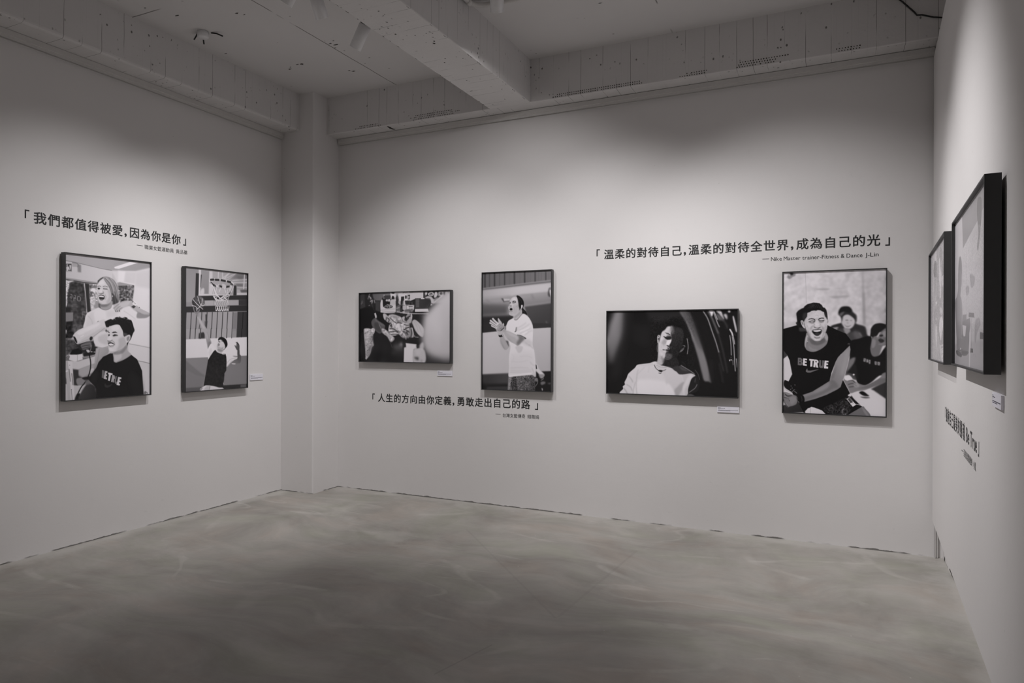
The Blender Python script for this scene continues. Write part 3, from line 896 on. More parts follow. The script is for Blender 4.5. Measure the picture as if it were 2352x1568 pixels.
('p',225,[831,2257,829,2271,824,2282,816,2288,808,2288,800,2282,795,2271,793,2257,795,2244,800,2233,808,2227,816,2227,824,2233,829,2244],{'b':8.3,'s':1}),
('p',182,[817,1852,850,1822,875,1882,850,1957,808,1927],{'b':9.9,'s':1}),
('p',186,[615,1669,648,1647,682,1685,783,1821,817,1987,683,1866,632,1745],{'b':10.0,'s':1}),
('p',180,[498,1864,649,1805,766,1821,833,1912,884,2002,751,2122,616,2076,515,1985],{'b':11.7,'s':1,'g':[140,582,1850,683,2046]}),
('l',198,[421,1667,497,1744,615,1835],{'w':70.2,'b':8.4}),
('l',198,[328,1734,430,1803,565,1880],{'w':70.3,'b':8.4}),
('l',198,[311,1817,413,1864,531,1925],{'w':70.4,'b':8.4}),
('l',198,[379,1916,464,1955,565,2000],{'w':70.2,'b':8.4}),
('l',84,[396,1712,480,1789,582,1865],{'w':16.7,'b':8.4,'a':0.8}),
('l',84,[319,1780,430,1849,531,1910],{'w':16.8,'b':8.4,'a':0.8}),
('l',84,[320,1863,413,1909,532,1970],{'w':16.8,'b':8.4,'a':0.8}),
('n',10,[514,1864,750,1821,850,1987,717,2076,549,1985],{'z':15.0}),
('p',176,[532,2015,650,2076,734,2121,851,2062,934,2077,851,2197,734,2257,650,2227],{'b':13.3,'s':1}),
('p',30,[725,2099,750,2107,875,2002,859,1987],{'b':6.6}),
('p',90,[582,2061,717,2106,725,2129,616,2099],{'b':8.3,'a':0.7}),
('p',150,[784,2092,917,2017,951,2092,884,2152],{'b':16.6,'a':0.6,'s':1}),
('p',36,[884,1987,950,1868,950,2047,917,2077],{'b':11.6,'a':0.5}),
('p',70,[1273,2138,1322,2123,1338,1982,1363,1975,1355,2124,1314,2153],{'b':6.5}),
('l',190,[1017,2078,1050,2123,1100,2138],{'w':23.0,'b':9.9,'a':0.6}),
('l',150,[1379,1960,1412,2020,1396,2094],{'w':16.3,'b':9.8,'a':0.5}),
('p',28,[1359,875,1441,863,1571,955,1637,1075,1645,1208,1621,1311,1735,1431,1776,1550,1671,1504,1541,1487,1508,1398,1409,1159],{'b':9.8,'s':1}),
('p',184,[1246,1557,1410,1426,1540,1324,1573,1488,1443,1619,1362,1722,1280,1707],{'b':9.8,'s':1}),
('p',130,[1279,1558,1410,1485,1524,1368,1524,1502,1394,1604,1280,1677],{'b':26.1,'a':0.5,'s':1}),
('l',80,[1280,1707,1378,1708,1541,1546,1606,1488],{'w':24.5,'b':9.8,'a':0.7}),
('p',186,[1178,930,1277,888,1376,906,1408,981,1442,1130,1458,1278,1442,1367,1378,1515,1246,1572,1114,1548,1065,1495,1097,1406,1064,1361,1034,1271,1027,1248,1067,1197,1096,1108,1096,1033],{'b':8.2,'s':1}),
('p',176,[1376,1128,1450,1174,1442,1367,1378,1515,1279,1550,1344,1395],{'b':24.5,'a':0.65,'s':1}),
('p',180,[1096,1093,1179,1005,1146,1153,1113,1212],{'b':16.4,'a':0.4,'s':1}),
('p',216,[1195,946,1326,934,1360,1039,1212,1021],{'b':24.6,'a':0.6,'s':1}),
('p',206,[1146,1153,1245,1170,1278,1260,1180,1258],{'b':26.2,'a':0.5,'s':1}),
('p',168,[1212,1199,1327,1187,1409,1277,1377,1425,1279,1513,1213,1423,1262,1319],{'b':26.2,'a':0.6,'s':1}),
('p',158,[1097,1406,1180,1400,1213,1497,1147,1541,1098,1496],{'b':19.7,'a':0.4,'s':1}),
('l',110,[1096,1108,1080,1197,1051,1241,1067,1264,1097,1257],{'w':16.4,'b':8.2,'a':0.6}),
('p',40,[1187,1080,1228,1036,1310,1038,1343,1068,1278,1059,1228,1081],{'b':8.2}),
('l',34,[1212,1110,1278,1104,1327,1083],{'w':22.9,'b':8.2}),
('p',50,[1096,1078,1129,1071,1121,1123,1097,1145],{'b':8.2}),
('p',90,[1097,1212,1146,1198,1171,1221,1138,1243],{'b':9.9,'a':0.8,'s':1}),
('p',18,[1097,1317,1147,1288,1196,1318,1196,1363,1130,1377,1097,1361],{'b':8.2,'s':1}),
('l',120,[1097,1294,1147,1273,1213,1319],{'w':16.4,'b':8.2,'a':0.7}),
('l',110,[1098,1421,1164,1407,1213,1401],{'w':19.7,'b':9.9,'a':0.7}),
('l',130,[1212,1229,1262,1290,1262,1364],{'w':19.6,'b':16.4,'a':0.5}),
('l',140,[1344,1247,1426,1189],{'w':22.8,'b':14.7,'a':0.6}),
('l',140,[1393,1277,1442,1234],{'w':19.6,'b':14.7,'a':0.5}),
('l',160,[1359,890,1277,873,1195,916],{'w':16.3,'b':9.8,'a':0.6}),
('p',26,[1375,883,1474,893,1588,1014,1637,1134,1605,1192,1540,1206,1491,1309,1450,1249,1433,1115,1408,981],{'b':9.8,'s':1}),
('l',70,[1425,922,1523,1013,1572,1132],{'w':16.3,'b':9.8,'a':0.6}),
('l',64,[1392,906,1458,1041,1458,1160],{'w':16.3,'b':9.8,'a':0.6}),
('l',58,[1573,1340,1671,1460],{'w':19.5,'b':11.4,'a':0.6}),
('p',206,[1540,1206,1580,1184,1605,1222,1581,1295,1524,1346,1540,1280],{'b':8.1,'s':1}),
('p',60,[1450,1278,1508,1309,1524,1398,1475,1368],{'b':13.0,'a':0.7}),
('p',230,[1531,1369,1530,1372,1527,1375,1523,1377,1519,1377,1515,1375,1512,1372,1511,1368,1512,1364,1515,1361,1519,1360,1523,1360,1527,1362,1530,1365],{'b':8.1,'s':1})]),
'desk': (26, [
('n',3,[-40,-158,2346,-88,2356,2763,-30,2804],{'z':116.2}),
('p',58,[-16,-25,240,-18,276,547,-14,627],{'b':13.6}),
('l',110,[78,374,101,299,148,319],{'w':19.3,'b':11.6}),
('l',110,[67,449,102,384,153,394],{'w':19.3,'b':11.6}),
('l',120,[55,411,148,341],{'w':15.5,'b':11.6}),
('p',40,[240,1,585,29,746,350,656,573,426,475,288,510],{'b':19.3,'a':0.7,'s':1}),
('l',130,[482,26,425,156,402,230],{'w':38.3,'b':13.4}),
('l',170,[459,138,540,196,529,233],{'w':47.9,'b':13.4}),
('l',150,[518,327,609,291,587,403],{'w':57.4,'b':13.4}),
('l',150,[700,275,724,350,735,388],{'w':38.1,'b':13.3}),
('l',80,[379,211,471,213],{'w':38.4,'b':13.4}),
('l',190,[438,494,484,485],{'w':19.2,'b':13.4}),
('l',60,[587,403,633,572,702,704],{'w':28.6,'b':13.4}),
('p',96,[608,11,1153,7,1488,-2,1489,127,1153,137,1019,319,769,314,655,199],{'b':19.1,'g':[120,655,236,1444,52]}),
('p',62,[758,313,996,319,1043,765,770,687],{'b':15.2}),
('l',30,[758,313,973,318],{'w':19.0,'b':11.4}),
('p',216,[1466,-3,2347,-6,2348,512,1954,505,1734,354,1467,255],{'b':9.4}),
('p',200,[1153,81,1198,82,1199,249,1154,248],{'b':7.5}),
('p',62,[1164,119,1484,123,1485,256,1176,258],{'b':7.5}),
('p',30,[1511,-2,1666,3,1655,58,1533,45],{'b':9.3}),
('p',30,[1523,238,1556,147,1622,149,1667,223,1645,287,1534,285],{'b':11.2,'s':1}),
('p',60,[1733,170,1777,116,1843,173,1844,283,1755,290,1711,243],{'b':14.9,'s':1}),
('p',120,[1721,59,1843,53,1843,136,1755,170,1722,114],{'b':14.9,'a':0.6}),
('p',36,[1975,176,2117,170,2107,307,1998,451,1954,468],{'b':9.2}),
('p',30,[2160,144,2226,146,2226,255,2161,253],{'b':7.4}),
('p',150,[2182,177,2208,178,2209,222,2183,221],{'b':7.4}),
('p',50,[2150,344,2348,340,2348,494,2183,491],{'b':9.2}),
('p',45,[1954,340,2085,325,2064,507,1932,504],{'b':11.1}),
('p',170,[2063,342,2128,344,2118,508,2042,506],{'b':11.1}),
('p',34,[1109,256,1489,256,1490,440,1289,455,1132,507],{'b':9.4}),
('p',196,[1255,287,1311,261,1356,290,1333,354,1266,343],{'b':9.4,'s':1}),
('p',200,[1360,281,1422,254,1467,283,1445,356,1367,355],{'b':9.4,'s':1}),
('l',90,[2216,364,2303,457],{'w':23.9,'b':9.2,'a':0.8}),
('l',90,[1777,134,1821,227],{'w':24.1,'b':9.3,'a':0.8}),
('l',90,[2062,32,2127,15],{'w':24.0,'b':9.2,'a':0.8}),
('l',90,[2171,35,2280,20],{'w':23.9,'b':9.2,'a':0.8}),
('p',210,[1009,691,996,430,1030,301,1075,265,1109,321,1121,488,1155,563,1334,456,1446,476,1467,329,1556,276,1667,288,1723,372,1724,739,1646,775,1065,784],{'b':11.3,'s':1}),
('p',186,[1456,366,1512,284,1645,282,1711,371,1701,481,1468,495],{'b':16.8,'a':0.6,'s':1}),
('p',26,[1131,340,1244,343,1445,366,1445,458,1311,446,1155,526,1127,489],{'b':15.1}),
('p',60,[1155,545,1267,491,1423,494,1579,534,1535,598,1290,621],{'b':11.3,'s':1}),
('l',190,[1200,555,1267,519,1334,576],{'w':18.8,'b':7.5}),
('l',190,[1334,530,1446,522,1424,587],{'w':18.8,'b':7.5}),
('l',190,[1446,569,1535,543],{'w':18.7,'b':7.5}),
('l',150,[1042,691,1334,659,1690,647],{'w':30.2,'b':18.9,'a':0.6}),
('l',150,[1088,757,1379,743,1669,757],{'w':30.2,'b':15.1,'a':0.6}),
('p',100,[1734,445,1954,505,1933,706,1735,702],{'b':18.6}),
('p',50,[1733,243,1865,265,1844,503,1756,556,1723,445],{'b':16.7}),
('p',175,[1866,338,1932,340,1954,486,1888,485],{'b':13.0}),
('p',120,[1735,684,1933,687,1933,797,1735,794],{'b':14.9}),
('l',180,[1757,629,1889,595],{'w':26.0,'b':13.0}),
('p',60,[1955,633,1998,615,2021,725,1955,743],{'b':11.1}),
('p',190,[2042,525,2216,492,2239,711,2130,727,2042,671],{'b':14.8}),
('p',205,[1999,762,2130,727,2217,765,2130,800],{'b':12.9}),
('p',130,[2173,710,2349,676,2349,803,2195,801],{'b':14.7}),
('p',215,[2216,528,2348,512,2349,676,2238,692],{'b':14.7}),
('l',205,[1779,758,1999,780,2349,767],{'w':26.0,'b':9.3}),
('l',200,[1065,766,1335,779,1646,775],{'w':26.4,'b':9.4}),
('p',196,[1911,793,2349,803,2350,831,1933,816],{'b':7.4}),
('p',34,[1691,812,2350,840,2350,985,1999,944,1424,845],{'b':11.2}),
('l',190,[1155,789,1424,803,1691,797],{'w':18.8,'b':9.4}),
('p',20,[9,636,610,553,748,761,771,985,566,1170,727,1395,567,1413,221,1374,175,1543,13,1542],{'b':19.4}),
('p',22,[793,762,1155,804,1201,1064,1381,1140,1247,1324,1021,1174,840,1023],{'b':19.0}),
('p',190,[698,807,775,780,828,911,821,986,760,1004],{'b':9.5}),
('p',90,[566,1151,635,1040,760,985,840,1079,1044,1174,1225,1287,1214,1416,1382,1528,1650,1749,1694,1823,1562,1933,1473,1925,1338,1749,1203,1638,1068,1564,978,1601,819,1526,659,1376,590,1282],{'b':13.4,'s':1}),
('p',118,[771,985,885,1079,1044,1192,1202,1286,1067,1285,886,1173,749,1078],{'b':19.0,'a':0.6,'s':1}),
('p',60,[726,1171,863,1210,1000,1415,1068,1545,887,1526,727,1358],{'b':22.8,'a':0.7,'s':1}),
('p',178,[1090,1397,1248,1453,1427,1583,1650,1749,1672,1823,1539,1915,1450,1897,1316,1712,1158,1620,1068,1490],{'b':15.1,'s':1}),
('n',14,[1090,1397,1248,1453,1650,1749,1539,1915,1316,1712,1068,1490],{'z':22.6}),
('l',150,[931,1247,1045,1434,1113,1583],{'w':26.5,'b':13.3}),
('l',50,[840,1154,954,1322,1045,1490],{'w':22.8,'b':13.3,'a':0.7}),
('l',70,[1338,1749,1473,1952,1562,2154],{'w':18.8,'b':11.3}),
('p',190,[1122,841,1200,814,1290,862,1335,936,1291,1065,1201,1064,1145,971],{'b':13.2,'s':1}),
('p',175,[1246,917,1380,918,1559,1105,1515,1178,1336,1158,1246,1065],{'b':15.0,'s':1}),
('l',60,[1336,992,1425,1066,1381,1140],{'w':33.8,'b':13.1}),
('l',60,[1291,973,1269,1083],{'w':33.8,'b':13.1}),
('p',188,[1380,918,1514,855,1669,867,1912,943,2000,981,2130,928,2218,947,2350,822,2353,1731,2221,1822,2133,1822,1958,1731,1870,1658,1605,1676,1405,1546,1382,1435,1426,1251,1515,1160],{'b':13.1,'s':1}),
('p',168,[1425,919,1602,875,1890,943,2066,1110,2000,1200,1825,1181,1647,1069],{'b':22.5,'a':0.7,'s':1}),
('p',214,[1537,1160,1692,1216,1913,1218,2066,1238,2066,1365,2001,1548,1892,1493,1715,1363],{'b':22.4,'a':0.7,'s':1}),
('p',218,[1603,995,1780,1070,1736,1162,1603,1087],{'b':22.4,'a':0.6,'s':1}),
('n',16,[1380,918,1912,943,2350,931,2353,1731,1958,1731,1405,1546],{'z':28.1}),
('l',30,[1447,974,1603,1105,1758,1198,1847,1181,2022,1210],{'w':24.3,'b':11.2,'a':0.85}),
('l',40,[1426,1251,1537,1307,1515,1362],{'w':37.4,'b':11.2,'a':0.85}),
('l',50,[1449,1417,1604,1418,1826,1529],{'w':41.1,'b':11.2,'a':0.85}),
('l',45,[1427,1546,1605,1528,1693,1510,1826,1566],{'w':33.7,'b':11.2,'a':0.85}),
('l',50,[1471,1325,1537,1252,1493,1215],{'w':29.9,'b':11.2,'a':0.85}),
('l',40,[1538,1639,1738,1621,1870,1639],{'w':29.9,'b':11.2,'a':0.85}),
('l',235,[1427,1473,1560,1491],{'w':29.9,'b':11.2,'a':0.85}),
('l',230,[1449,1583,1649,1584,1826,1593],{'w':37.4,'b':11.2,'a':0.85}),
('l',215,[1561,1666,1738,1667],{'w':28.0,'b':11.2,'a':0.85}),
('l',90,[2000,999,2088,1146,2240,1166],{'w':25.8,'b':11.1,'a':0.85}),
('l',140,[1957,1292,2001,1420,1958,1548],{'w':25.9,'b':11.1,'a':0.85}),
('l',80,[2132,1256,2262,1294,2351,1276],{'w':25.8,'b':11.0,'a':0.85}),
('l',40,[2110,1439,2219,1494,2307,1549],{'w':36.8,'b':11.0,'a':0.85}),
('l',50,[2176,1403,2328,1367],{'w':27.6,'b':11.0,'a':0.85}),
('l',45,[2089,1548,2176,1603,2220,1676],{'w':33.2,'b':11.1,'a':0.85}),
('l',40,[2220,1549,2329,1658],{'w':29.4,'b':11.0,'a':0.85}),
('l',225,[2132,1512,2241,1457],{'w':29.4,'b':11.0,'a':0.85}),
('l',215,[2198,1640,2242,1749],{'w':29.4,'b':11.0,'a':0.85}),
('l',30,[2045,1603,2002,1676],{'w':29.5,'b':11.1,'a':0.85}),
('l',60,[2130,928,2218,1038,2240,1130],{'w':36.8,'b':11.0,'a':0.85}),
('l',40,[2196,1002,2283,966,2350,949],{'w':36.7,'b':11.0,'a':0.85}),
('p',28,[2185,929,2305,985,2350,985,2350,1076,2262,1093,2196,1129,2131,1074],{'b':14.7,'a':0.8,'s':1}),
('p',30,[1694,1731,1914,1667,2002,1749,2220,1785,2353,1803,2353,1967,2134,1968,1915,2060,1695,2006],{'b':37.2,'s':1}),
('p',176,[198,1487,244,1402,429,1394,544,1422,636,1376,727,1423,728,1544,659,1656,660,1881,695,2048,593,2161,525,2386,387,2575,295,2614,271,2257,235,1919],{'b':13.5,'s':1}),
('p',205,[245,1411,498,1413,590,1451,430,1544,245,1505],{'b':19.3,'a':0.7,'s':1}),
('p',210,[590,1394,716,1423,716,1507,590,1525],{'b':15.3,'a':0.7,'s':1}),
('p',130,[522,1544,659,1600,569,1881,385,2031,500,1825],{'b':30.6,'a':0.5,'s':1}),
('p',110,[501,2087,684,2049,547,2367,410,2556,317,2332],{'b':38.3,'a':0.55,'s':1}),
('p',200,[269,1656,522,1581,431,1844,316,1957],{'b':38.5,'a':0.45,'s':1}),
('l',120,[245,1600,430,1506,521,1469],{'w':23.1,'b':11.6,'a':0.8}),
('l',70,[659,1638,614,1843,546,1974],{'w':22.9,'b':11.4,'a':0.8}),
('l',120,[316,2088,431,2012,592,1993],{'w':23.1,'b':11.5,'a':0.8}),
('l',90,[363,2294,501,2181],{'w':23.0,'b':11.5,'a':0.8}),
('l',60,[660,1750,637,1899,695,2048],{'w':22.9,'b':11.4,'a':0.8}),
('n',12,[221,1430,704,1432,660,1881,387,2557,295,2558],{'z':19.3}),
('p',180,[339,2576,336,2589,327,2600,314,2606,299,2606,286,2600,277,2590,274,2577,277,2564,286,2553,299,2547,313,2547,326,2553,335,2563],{'b':11.5,'s':1}),
('p',96,[1629,2025,1783,2043,1937,1987,2134,1950,2178,2059,2069,2206,1784,2245,1607,2136],{'b':74.5,'a':0.9,'s':1}),
('p',165,[2058,2041,2050,2073,2029,2099,1999,2113,1964,2113,1934,2099,1912,2074,1904,2042,1912,2010,1933,1985,1964,1970,1998,1970,2029,1984,2050,2010],{'b':46.1,'a':0.8,'s':1}),
('p',90,[2113,2151,2093,2186,2039,2215,1960,2232,1872,2233,1793,2217,1737,2189,1718,2153,1737,2117,1792,2088,1872,2072,1959,2071,2039,2087,2093,2115],{'b':73.6,'a':0.7,'s':1}),
('p',70,[1740,2355,1729,2387,1699,2413,1655,2428,1605,2428,1561,2415,1530,2389,1519,2357,1530,2325,1560,2299,1605,2285,1654,2284,1699,2298,1729,2323],{'b':74.3,'a':0.6,'s':1}),
('p',60,[1607,2173,2135,2169,2136,2497,1741,2465],{'b':111.7,'a':0.6,'s':1}),
('p',204,[2220,18,2993,12,2994,255,2610,282,2395,350,2264,274],{'b':9.2}),
('p',26,[2993,3,3067,5,3057,275,2994,273],{'b':9.0}),
('p',36,[2166,144,2231,146,2225,255,2173,254],{'b':7.4}),
('p',30,[2275,120,2383,113,2377,286,2282,293],{'b':7.3}),
('p',210,[2303,157,2351,154,2347,258,2303,260],{'b':7.3}),
('p',46,[2156,335,2330,330,2319,494,2178,482],{'b':9.2}),
('p',60,[2373,386,2589,372,2589,481,2460,497],{'b':18.3}),
('p',30,[2513,389,2610,355,2615,518,2535,516],{'b':9.1}),
('p',200,[2330,512,2578,508,2568,680,2461,769,2353,694],{'b':14.7}),
('l',40,[2330,567,2493,573],{'w':23.8,'b':7.3}),
('l',60,[2179,710,2374,713,2482,678],{'w':36.8,'b':18.4}),
('p',110,[2157,691,2504,670,2515,788,2179,801],{'b':18.4,'a':0.7,'s':1}),
('p',62,[2614,255,3310,272,3331,407,3164,636,3080,662,2615,644],{'b':9.1,'g':[44,2696,284,3290,477]}),
('l',115,[2664,311,2792,310],{'w':20.0,'b':9.1,'s':0}),
('l',115,[2664,350,2792,350],{'w':20.0,'b':9.1,'s':0}),
('l',115,[2664,390,2792,389],{'w':20.0,'b':9.1,'s':0}),
('l',115,[2664,430,2792,429],{'w':20.0,'b':9.1,'s':0}),
('l',115,[2664,470,2792,469],{'w':20.0,'b':9.1,'s':0}),
('l',115,[2664,510,2793,509],{'w':20.0,'b':9.1,'s':0}),
('l',115,[2664,549,2793,548],{'w':20.0,'b':9.1,'s':0}),
('l',115,[2665,589,2793,588],{'w':20.0,'b':9.1,'s':0}),
('p',225,[2877,252,3040,253,3032,292,2883,292],{'b':5.4}),
('p',60,[2611,644,3164,658,3164,690,2615,672],{'b':9.1}),
('p',212,[2615,666,3196,664,3232,781,2607,778],{'b':7.3}),
('p',30,[2547,777,3228,784,3165,833,2547,815],{'b':9.1}),
('p',196,[2048,795,2461,823,3249,844,3207,874,2483,860,2048,826],{'b':9.2}),
('p',30,[2483,869,3207,888,2976,1353,2870,1226,2613,1079,2483,1041],{'b':18.2}),
('p',70,[2783,891,3165,905,3060,1012,2826,937],{'b':36.2,'a':0.6}),
('p',150,[3056,14,4157,19,4159,424,3415,480,3310,299,3057,257],{'b':27.0}),
('p',24,[3078,15,3664,19,3623,270,3415,301,3247,208,3078,221],{'b':10.8}),
('p',205,[3067,41,3162,35,3141,133,3078,149],{'b':14.4,'s':1}),
('p',215,[3204,81,3330,31,3445,70,3435,159,3331,192,3215,153],{'b':12.5,'s':1}),
('p',60,[3246,100,3330,67,3404,95,3383,148,3289,155],{'b':12.5,'s':1}),
('l',200,[3267,83,3331,129,3393,104],{'w':17.9,'b':7.2}),
('p',200,[3498,53,3581,38,3623,146,3540,251,3456,231],{'b':14.2,'s':1}),
('p',190,[3078,257,3163,188,3331,210,3415,283,3447,391,3416,516,3311,549,3331,407,3268,262],{'b':14.4,'s':1}),
('p',180,[3664,58,3870,37,3871,188,3747,202,3685,130],{'b':15.9,'s':1}),
('p',70,[3705,77,3809,53,3830,133,3747,149],{'b':12.4,'s':1}),
('p',30,[3602,181,3747,202,3623,306,3582,287],{'b':14.2}),
('p',40,[3870,46,3953,39,3933,172,3871,134],{'b':17.6}),
('p',50,[4035,15,4178,19,4158,124,4076,105],{'b':21.1}),
('l',110,[3499,339,3540,286,3623,270,3540,375],{'w':35.6,'b':12.5}),
('l',60,[3332,460,3416,498,3353,550],{'w':28.6,'b':12.5}),
('l',215,[3457,445,3665,289,3809,204],{'w':35.6,'b':21.4}),
('p',190,[2462,1168,2548,1078,2634,1079,2784,1171,2934,1316,3019,1461,2977,1731,2786,1658,2635,1495,2527,1296],{'b':14.6,'s':1,'g':[205,2548,1187,2956,1551]}),
('l',160,[2548,1151,2678,1297,2764,1550],{'w':25.5,'b':14.6,'a':0.5}),
('l',160,[2591,1115,2785,1297,2892,1550],{'w':25.5,'b':14.6,'a':0.5}),
('l',160,[2516,1223,2592,1405,2721,1586],{'w':25.5,'b':14.6,'a':0.5}),
('p',60,[2267,1148,2462,1005,2506,1295,2549,1477,2786,1731,2572,1749,2313,1803,2183,1822,2139,1658,2333,1440],{'b':22.0,'a':0.35,'s':1}),
('p',172,[2246,1148,2332,1021,2397,895,2461,860,2483,1005,2441,1168,2311,1258],{'b':12.8,'s':1}),
('p',165,[2333,1440,2484,1368,2550,1549,2572,1731,2421,1767,2313,1658],{'b':16.5,'a':0.8,'s':1}),
('l',40,[2442,1440,2464,1585,2421,1749],{'w':32.9,'b':12.8}),
('l',215,[2485,1404,2528,1604,2507,1749],{'w':27.4,'b':10.9}),
('l',40,[2549,1459,2636,1604,2786,1713],{'w':36.4,'b':14.6}),
('p',150,[2202,947,2288,857,2396,859,2375,931,2245,1020],{'b':12.9,'s':1}),
('l',35,[2202,1020,2310,967,2397,931],{'w':36.7,'b':12.9}),
('l',225,[2440,841,2472,932,2440,1041],{'w':25.6,'b':9.1}),
('p',30,[2183,1804,2829,1731,2872,2019,2701,2002,2052,1959,2052,1840],{'b':23.9}),
('l',190,[2604,1676,2615,1731,2765,1745],{'w':21.8,'b':10.9}),
('l',40,[2051,1512,2182,1548,2269,1658],{'w':33.2,'b':11.1,'a':0.8}),
('l',50,[2094,1439,2247,1476,2355,1549],{'w':33.1,'b':11.1,'a':0.8}),
('l',210,[2051,1603,2182,1713,2204,1822],{'w':33.2,'b':11.1,'a':0.8}),
('l',40,[2181,1403,2333,1367],{'w':33.1,'b':11.0,'a':0.8}),
('l',60,[2354,1222,2463,1295],{'w':32.9,'b':11.0,'a':0.8}),
('l',90,[2115,1256,2268,1294],{'w':33.1,'b':11.0,'a':0.8}),
('p',192,[3080,868,3249,709,3541,447,3871,188,4076,69,4239,3,4247,2611,3672,2584,3338,2482,3085,2270,2957,2001,2913,1640,2976,1335,2997,1083],{'b':107.8,'s':1,'g':[205,3040,1551,3418,1194]}),
('p',176,[3789,381,4178,178,4186,2436,3878,2404,3752,1553],{'b':211.6,'a':0.55,'g':[166,3854,1198,4162,1377]}),
('p',206,[3081,1048,3417,873,3626,1089,3586,1552,3336,1820,3062,1551],{'b':215.3,'a':0.5,'s':1}),
('p',120,[3128,2323,3380,2464,3755,2512,4186,2471,4187,2732,3087,2751],{'b':161.4,'a':0.75}),
('p',42,[3086,2539,3381,2624,3755,2654,4186,2612,4187,2732,3087,2751],{'b':107.8,'a':0.85}),
('p',130,[2956,1623,2893,1911,2999,1874,3062,1695],{'b':90.1,'a':0.4}),
('p',216,[2183,1968,2680,2011,2702,2183,2563,2202,2543,2719,2099,2726,2118,2132,2205,2113],{'b':12.9}),
('p',30,[2052,1950,2183,1968,2206,2123,2108,2141,2053,2279],{'b':22.1,'a':0.7}),
('p',190,[2552,2220,2702,2165,2851,2145,3064,2270,3066,2710,2543,2719],{'b':23.7,'s':1}),
('p',54,[2676,2047,2830,2037,2819,2146,2691,2165],{'b':25.4}),
('p',200,[2830,2037,2978,1929,3021,2108,2958,2253,2841,2200],{'b':28.9,'a':0.9,'s':1}),
('p',50,[2574,2510,2767,2507,2768,2616,2682,2599],{'b':36.4,'a':0.85,'s':1}),
('p',120,[2874,2614,2938,2613,2938,2685,2885,2686],{'b':36.1,'a':0.6,'s':1}),
('p',150,[2681,2364,2675,2395,2657,2420,2631,2435,2603,2435,2577,2421,2559,2396,2552,2365,2559,2333,2577,2308,2602,2294,2631,2294,2657,2307,2675,2332],{'b':54.4,'a':0.5,'s':1}),
('p',205,[2595,2256,2852,2236,2831,2398,2639,2436],{'b':45.5,'a':0.5,'s':1}),
('l',215,[2099,2726,3044,2710],{'w':27.6,'b':11.1})]),
'laugh': (214, [
('p',210,[2099,-59,2774,-30,2780,1901,2105,1901],{'b':47.3,'g':[196,2099,-59,2727,244]}),
('p',204,[-26,-150,620,-123,637,1178,-20,1753],{'b':38.0,'a':0.5}),
('n',5,[-53,-152,2823,-28,2828,1901,-47,1900],{'z':38.0}),
('n',3,[-53,-152,2823,-28,2828,1901,-47,1900],{'z':114.0}),
('p',120,[111,133,178,33,340,40,327,112,260,139,206,188,152,193],{'b':15.1,'a':0.8,'s':1}),
('p',40,[279,52,275,68,262,80,243,86,222,85,203,77,190,64,185,48,190,33,203,20,222,14,243,15,262,23,275,36],{'b':15.1,'s':1}),
('p',215,[151,62,192,49,199,93,165,106],{'b':12.6,'a':0.6,'s':1}),
('l',165,[610,21,628,456,639,918],{'w':9.9,'b':5.0,'a':0.8}),
('l',228,[422,623,515,496,595,339],{'w':37.5,'b':25.0,'a':0.6}),
('p',165,[886,521,1082,505,1251,517,1225,552,1017,553],{'b':19.7,'a':0.8,'s':1}),
('p',180,[1379,514,1533,505,1660,516,1533,540],{'b':18.2,'a':0.6,'s':1}),
('p',150,[1251,746,1444,736,1750,730,1750,772,1534,795,1432,814,1290,775],{'b':26.8,'a':0.75,'s':1}),
('l',185,[1735,52,1723,221,1698,291],{'w':59.9,'b':35.9,'a':0.7}),
('l',190,[1532,285,1520,341],{'w':48.2,'b':36.2,'a':0.6}),
('l',190,[1609,472,1635,515],{'w':72.1,'b':36.1,'a':0.5}),
('p',186,[1276,561,1661,558,1737,659,1534,710,1277,675],{'b':48.6,'a':0.3,'s':1}),
('p',172,[2099,25,2143,27,2197,1593,2141,1593],{'b':26.0,'a':0.75,'g':[150,2137,27,2164,782]}),
('p',140,[2126,670,2170,671,2191,1551,2154,1551],{'b':23.6,'a':0.45}),
('l',170,[2718,1431,2609,1402,2523,1415],{'w':57.9,'b':34.8,'a':0.5}),
('l',185,[181,879,189,1171,196,1317],{'w':75.4,'b':50.3,'a':0.5}),
('p',190,[-21,1504,358,1464,399,1755,-20,1797],{'b':38.0,'a':0.5}),
('p',226,[7,1812,599,1799,600,1929,8,1929],{'b':12.6}),
('p',40,[1228,1743,1306,1616,1434,1560,1587,1532,1613,1646,1447,1659,1293,1715],{'b':15.8,'s':1}),
('p',150,[1229,1758,1332,1673,1511,1652,1537,1759,1448,1858],{'b':18.3,'s':1}),
('p',45,[1497,1276,1510,1163,1573,1065,1675,1046,1789,1062,1852,1155,1877,1211,1966,1311,1972,1465,1960,1550,2166,1621,2216,1719,2241,1859,2291,1956,2168,2135,1665,2138,1461,1872,1498,1645,1575,1546,1574,1405,1536,1319],{'b':19.3,'s':1}),
('p',30,[1516,1248,1535,1135,1599,1073,1688,1053,1789,1083,1840,1169,1789,1238,1663,1194],{'b':14.5,'s':1}),
('p',120,[1529,1277,1574,1221,1650,1201,1612,1278,1574,1320],{'b':15.7,'a':0.7,'s':1}),
('p',196,[1600,1448,1625,1335,1701,1286,1777,1294,1853,1352,1916,1423,1929,1521,1879,1633,1791,1703,1690,1710,1626,1618,1581,1518],{'b':15.6,'s':1}),
('p',110,[1676,1441,1727,1428,1765,1449,1714,1463],{'b':12.0,'a':0.75,'s':1}),
('p',120,[1790,1450,1853,1443,1841,1471],{'b':12.0,'a':0.6,'s':1}),
('p',150,[1727,1491,1765,1534,1727,1548],{'b':14.4,'a':0.6,'s':1}),
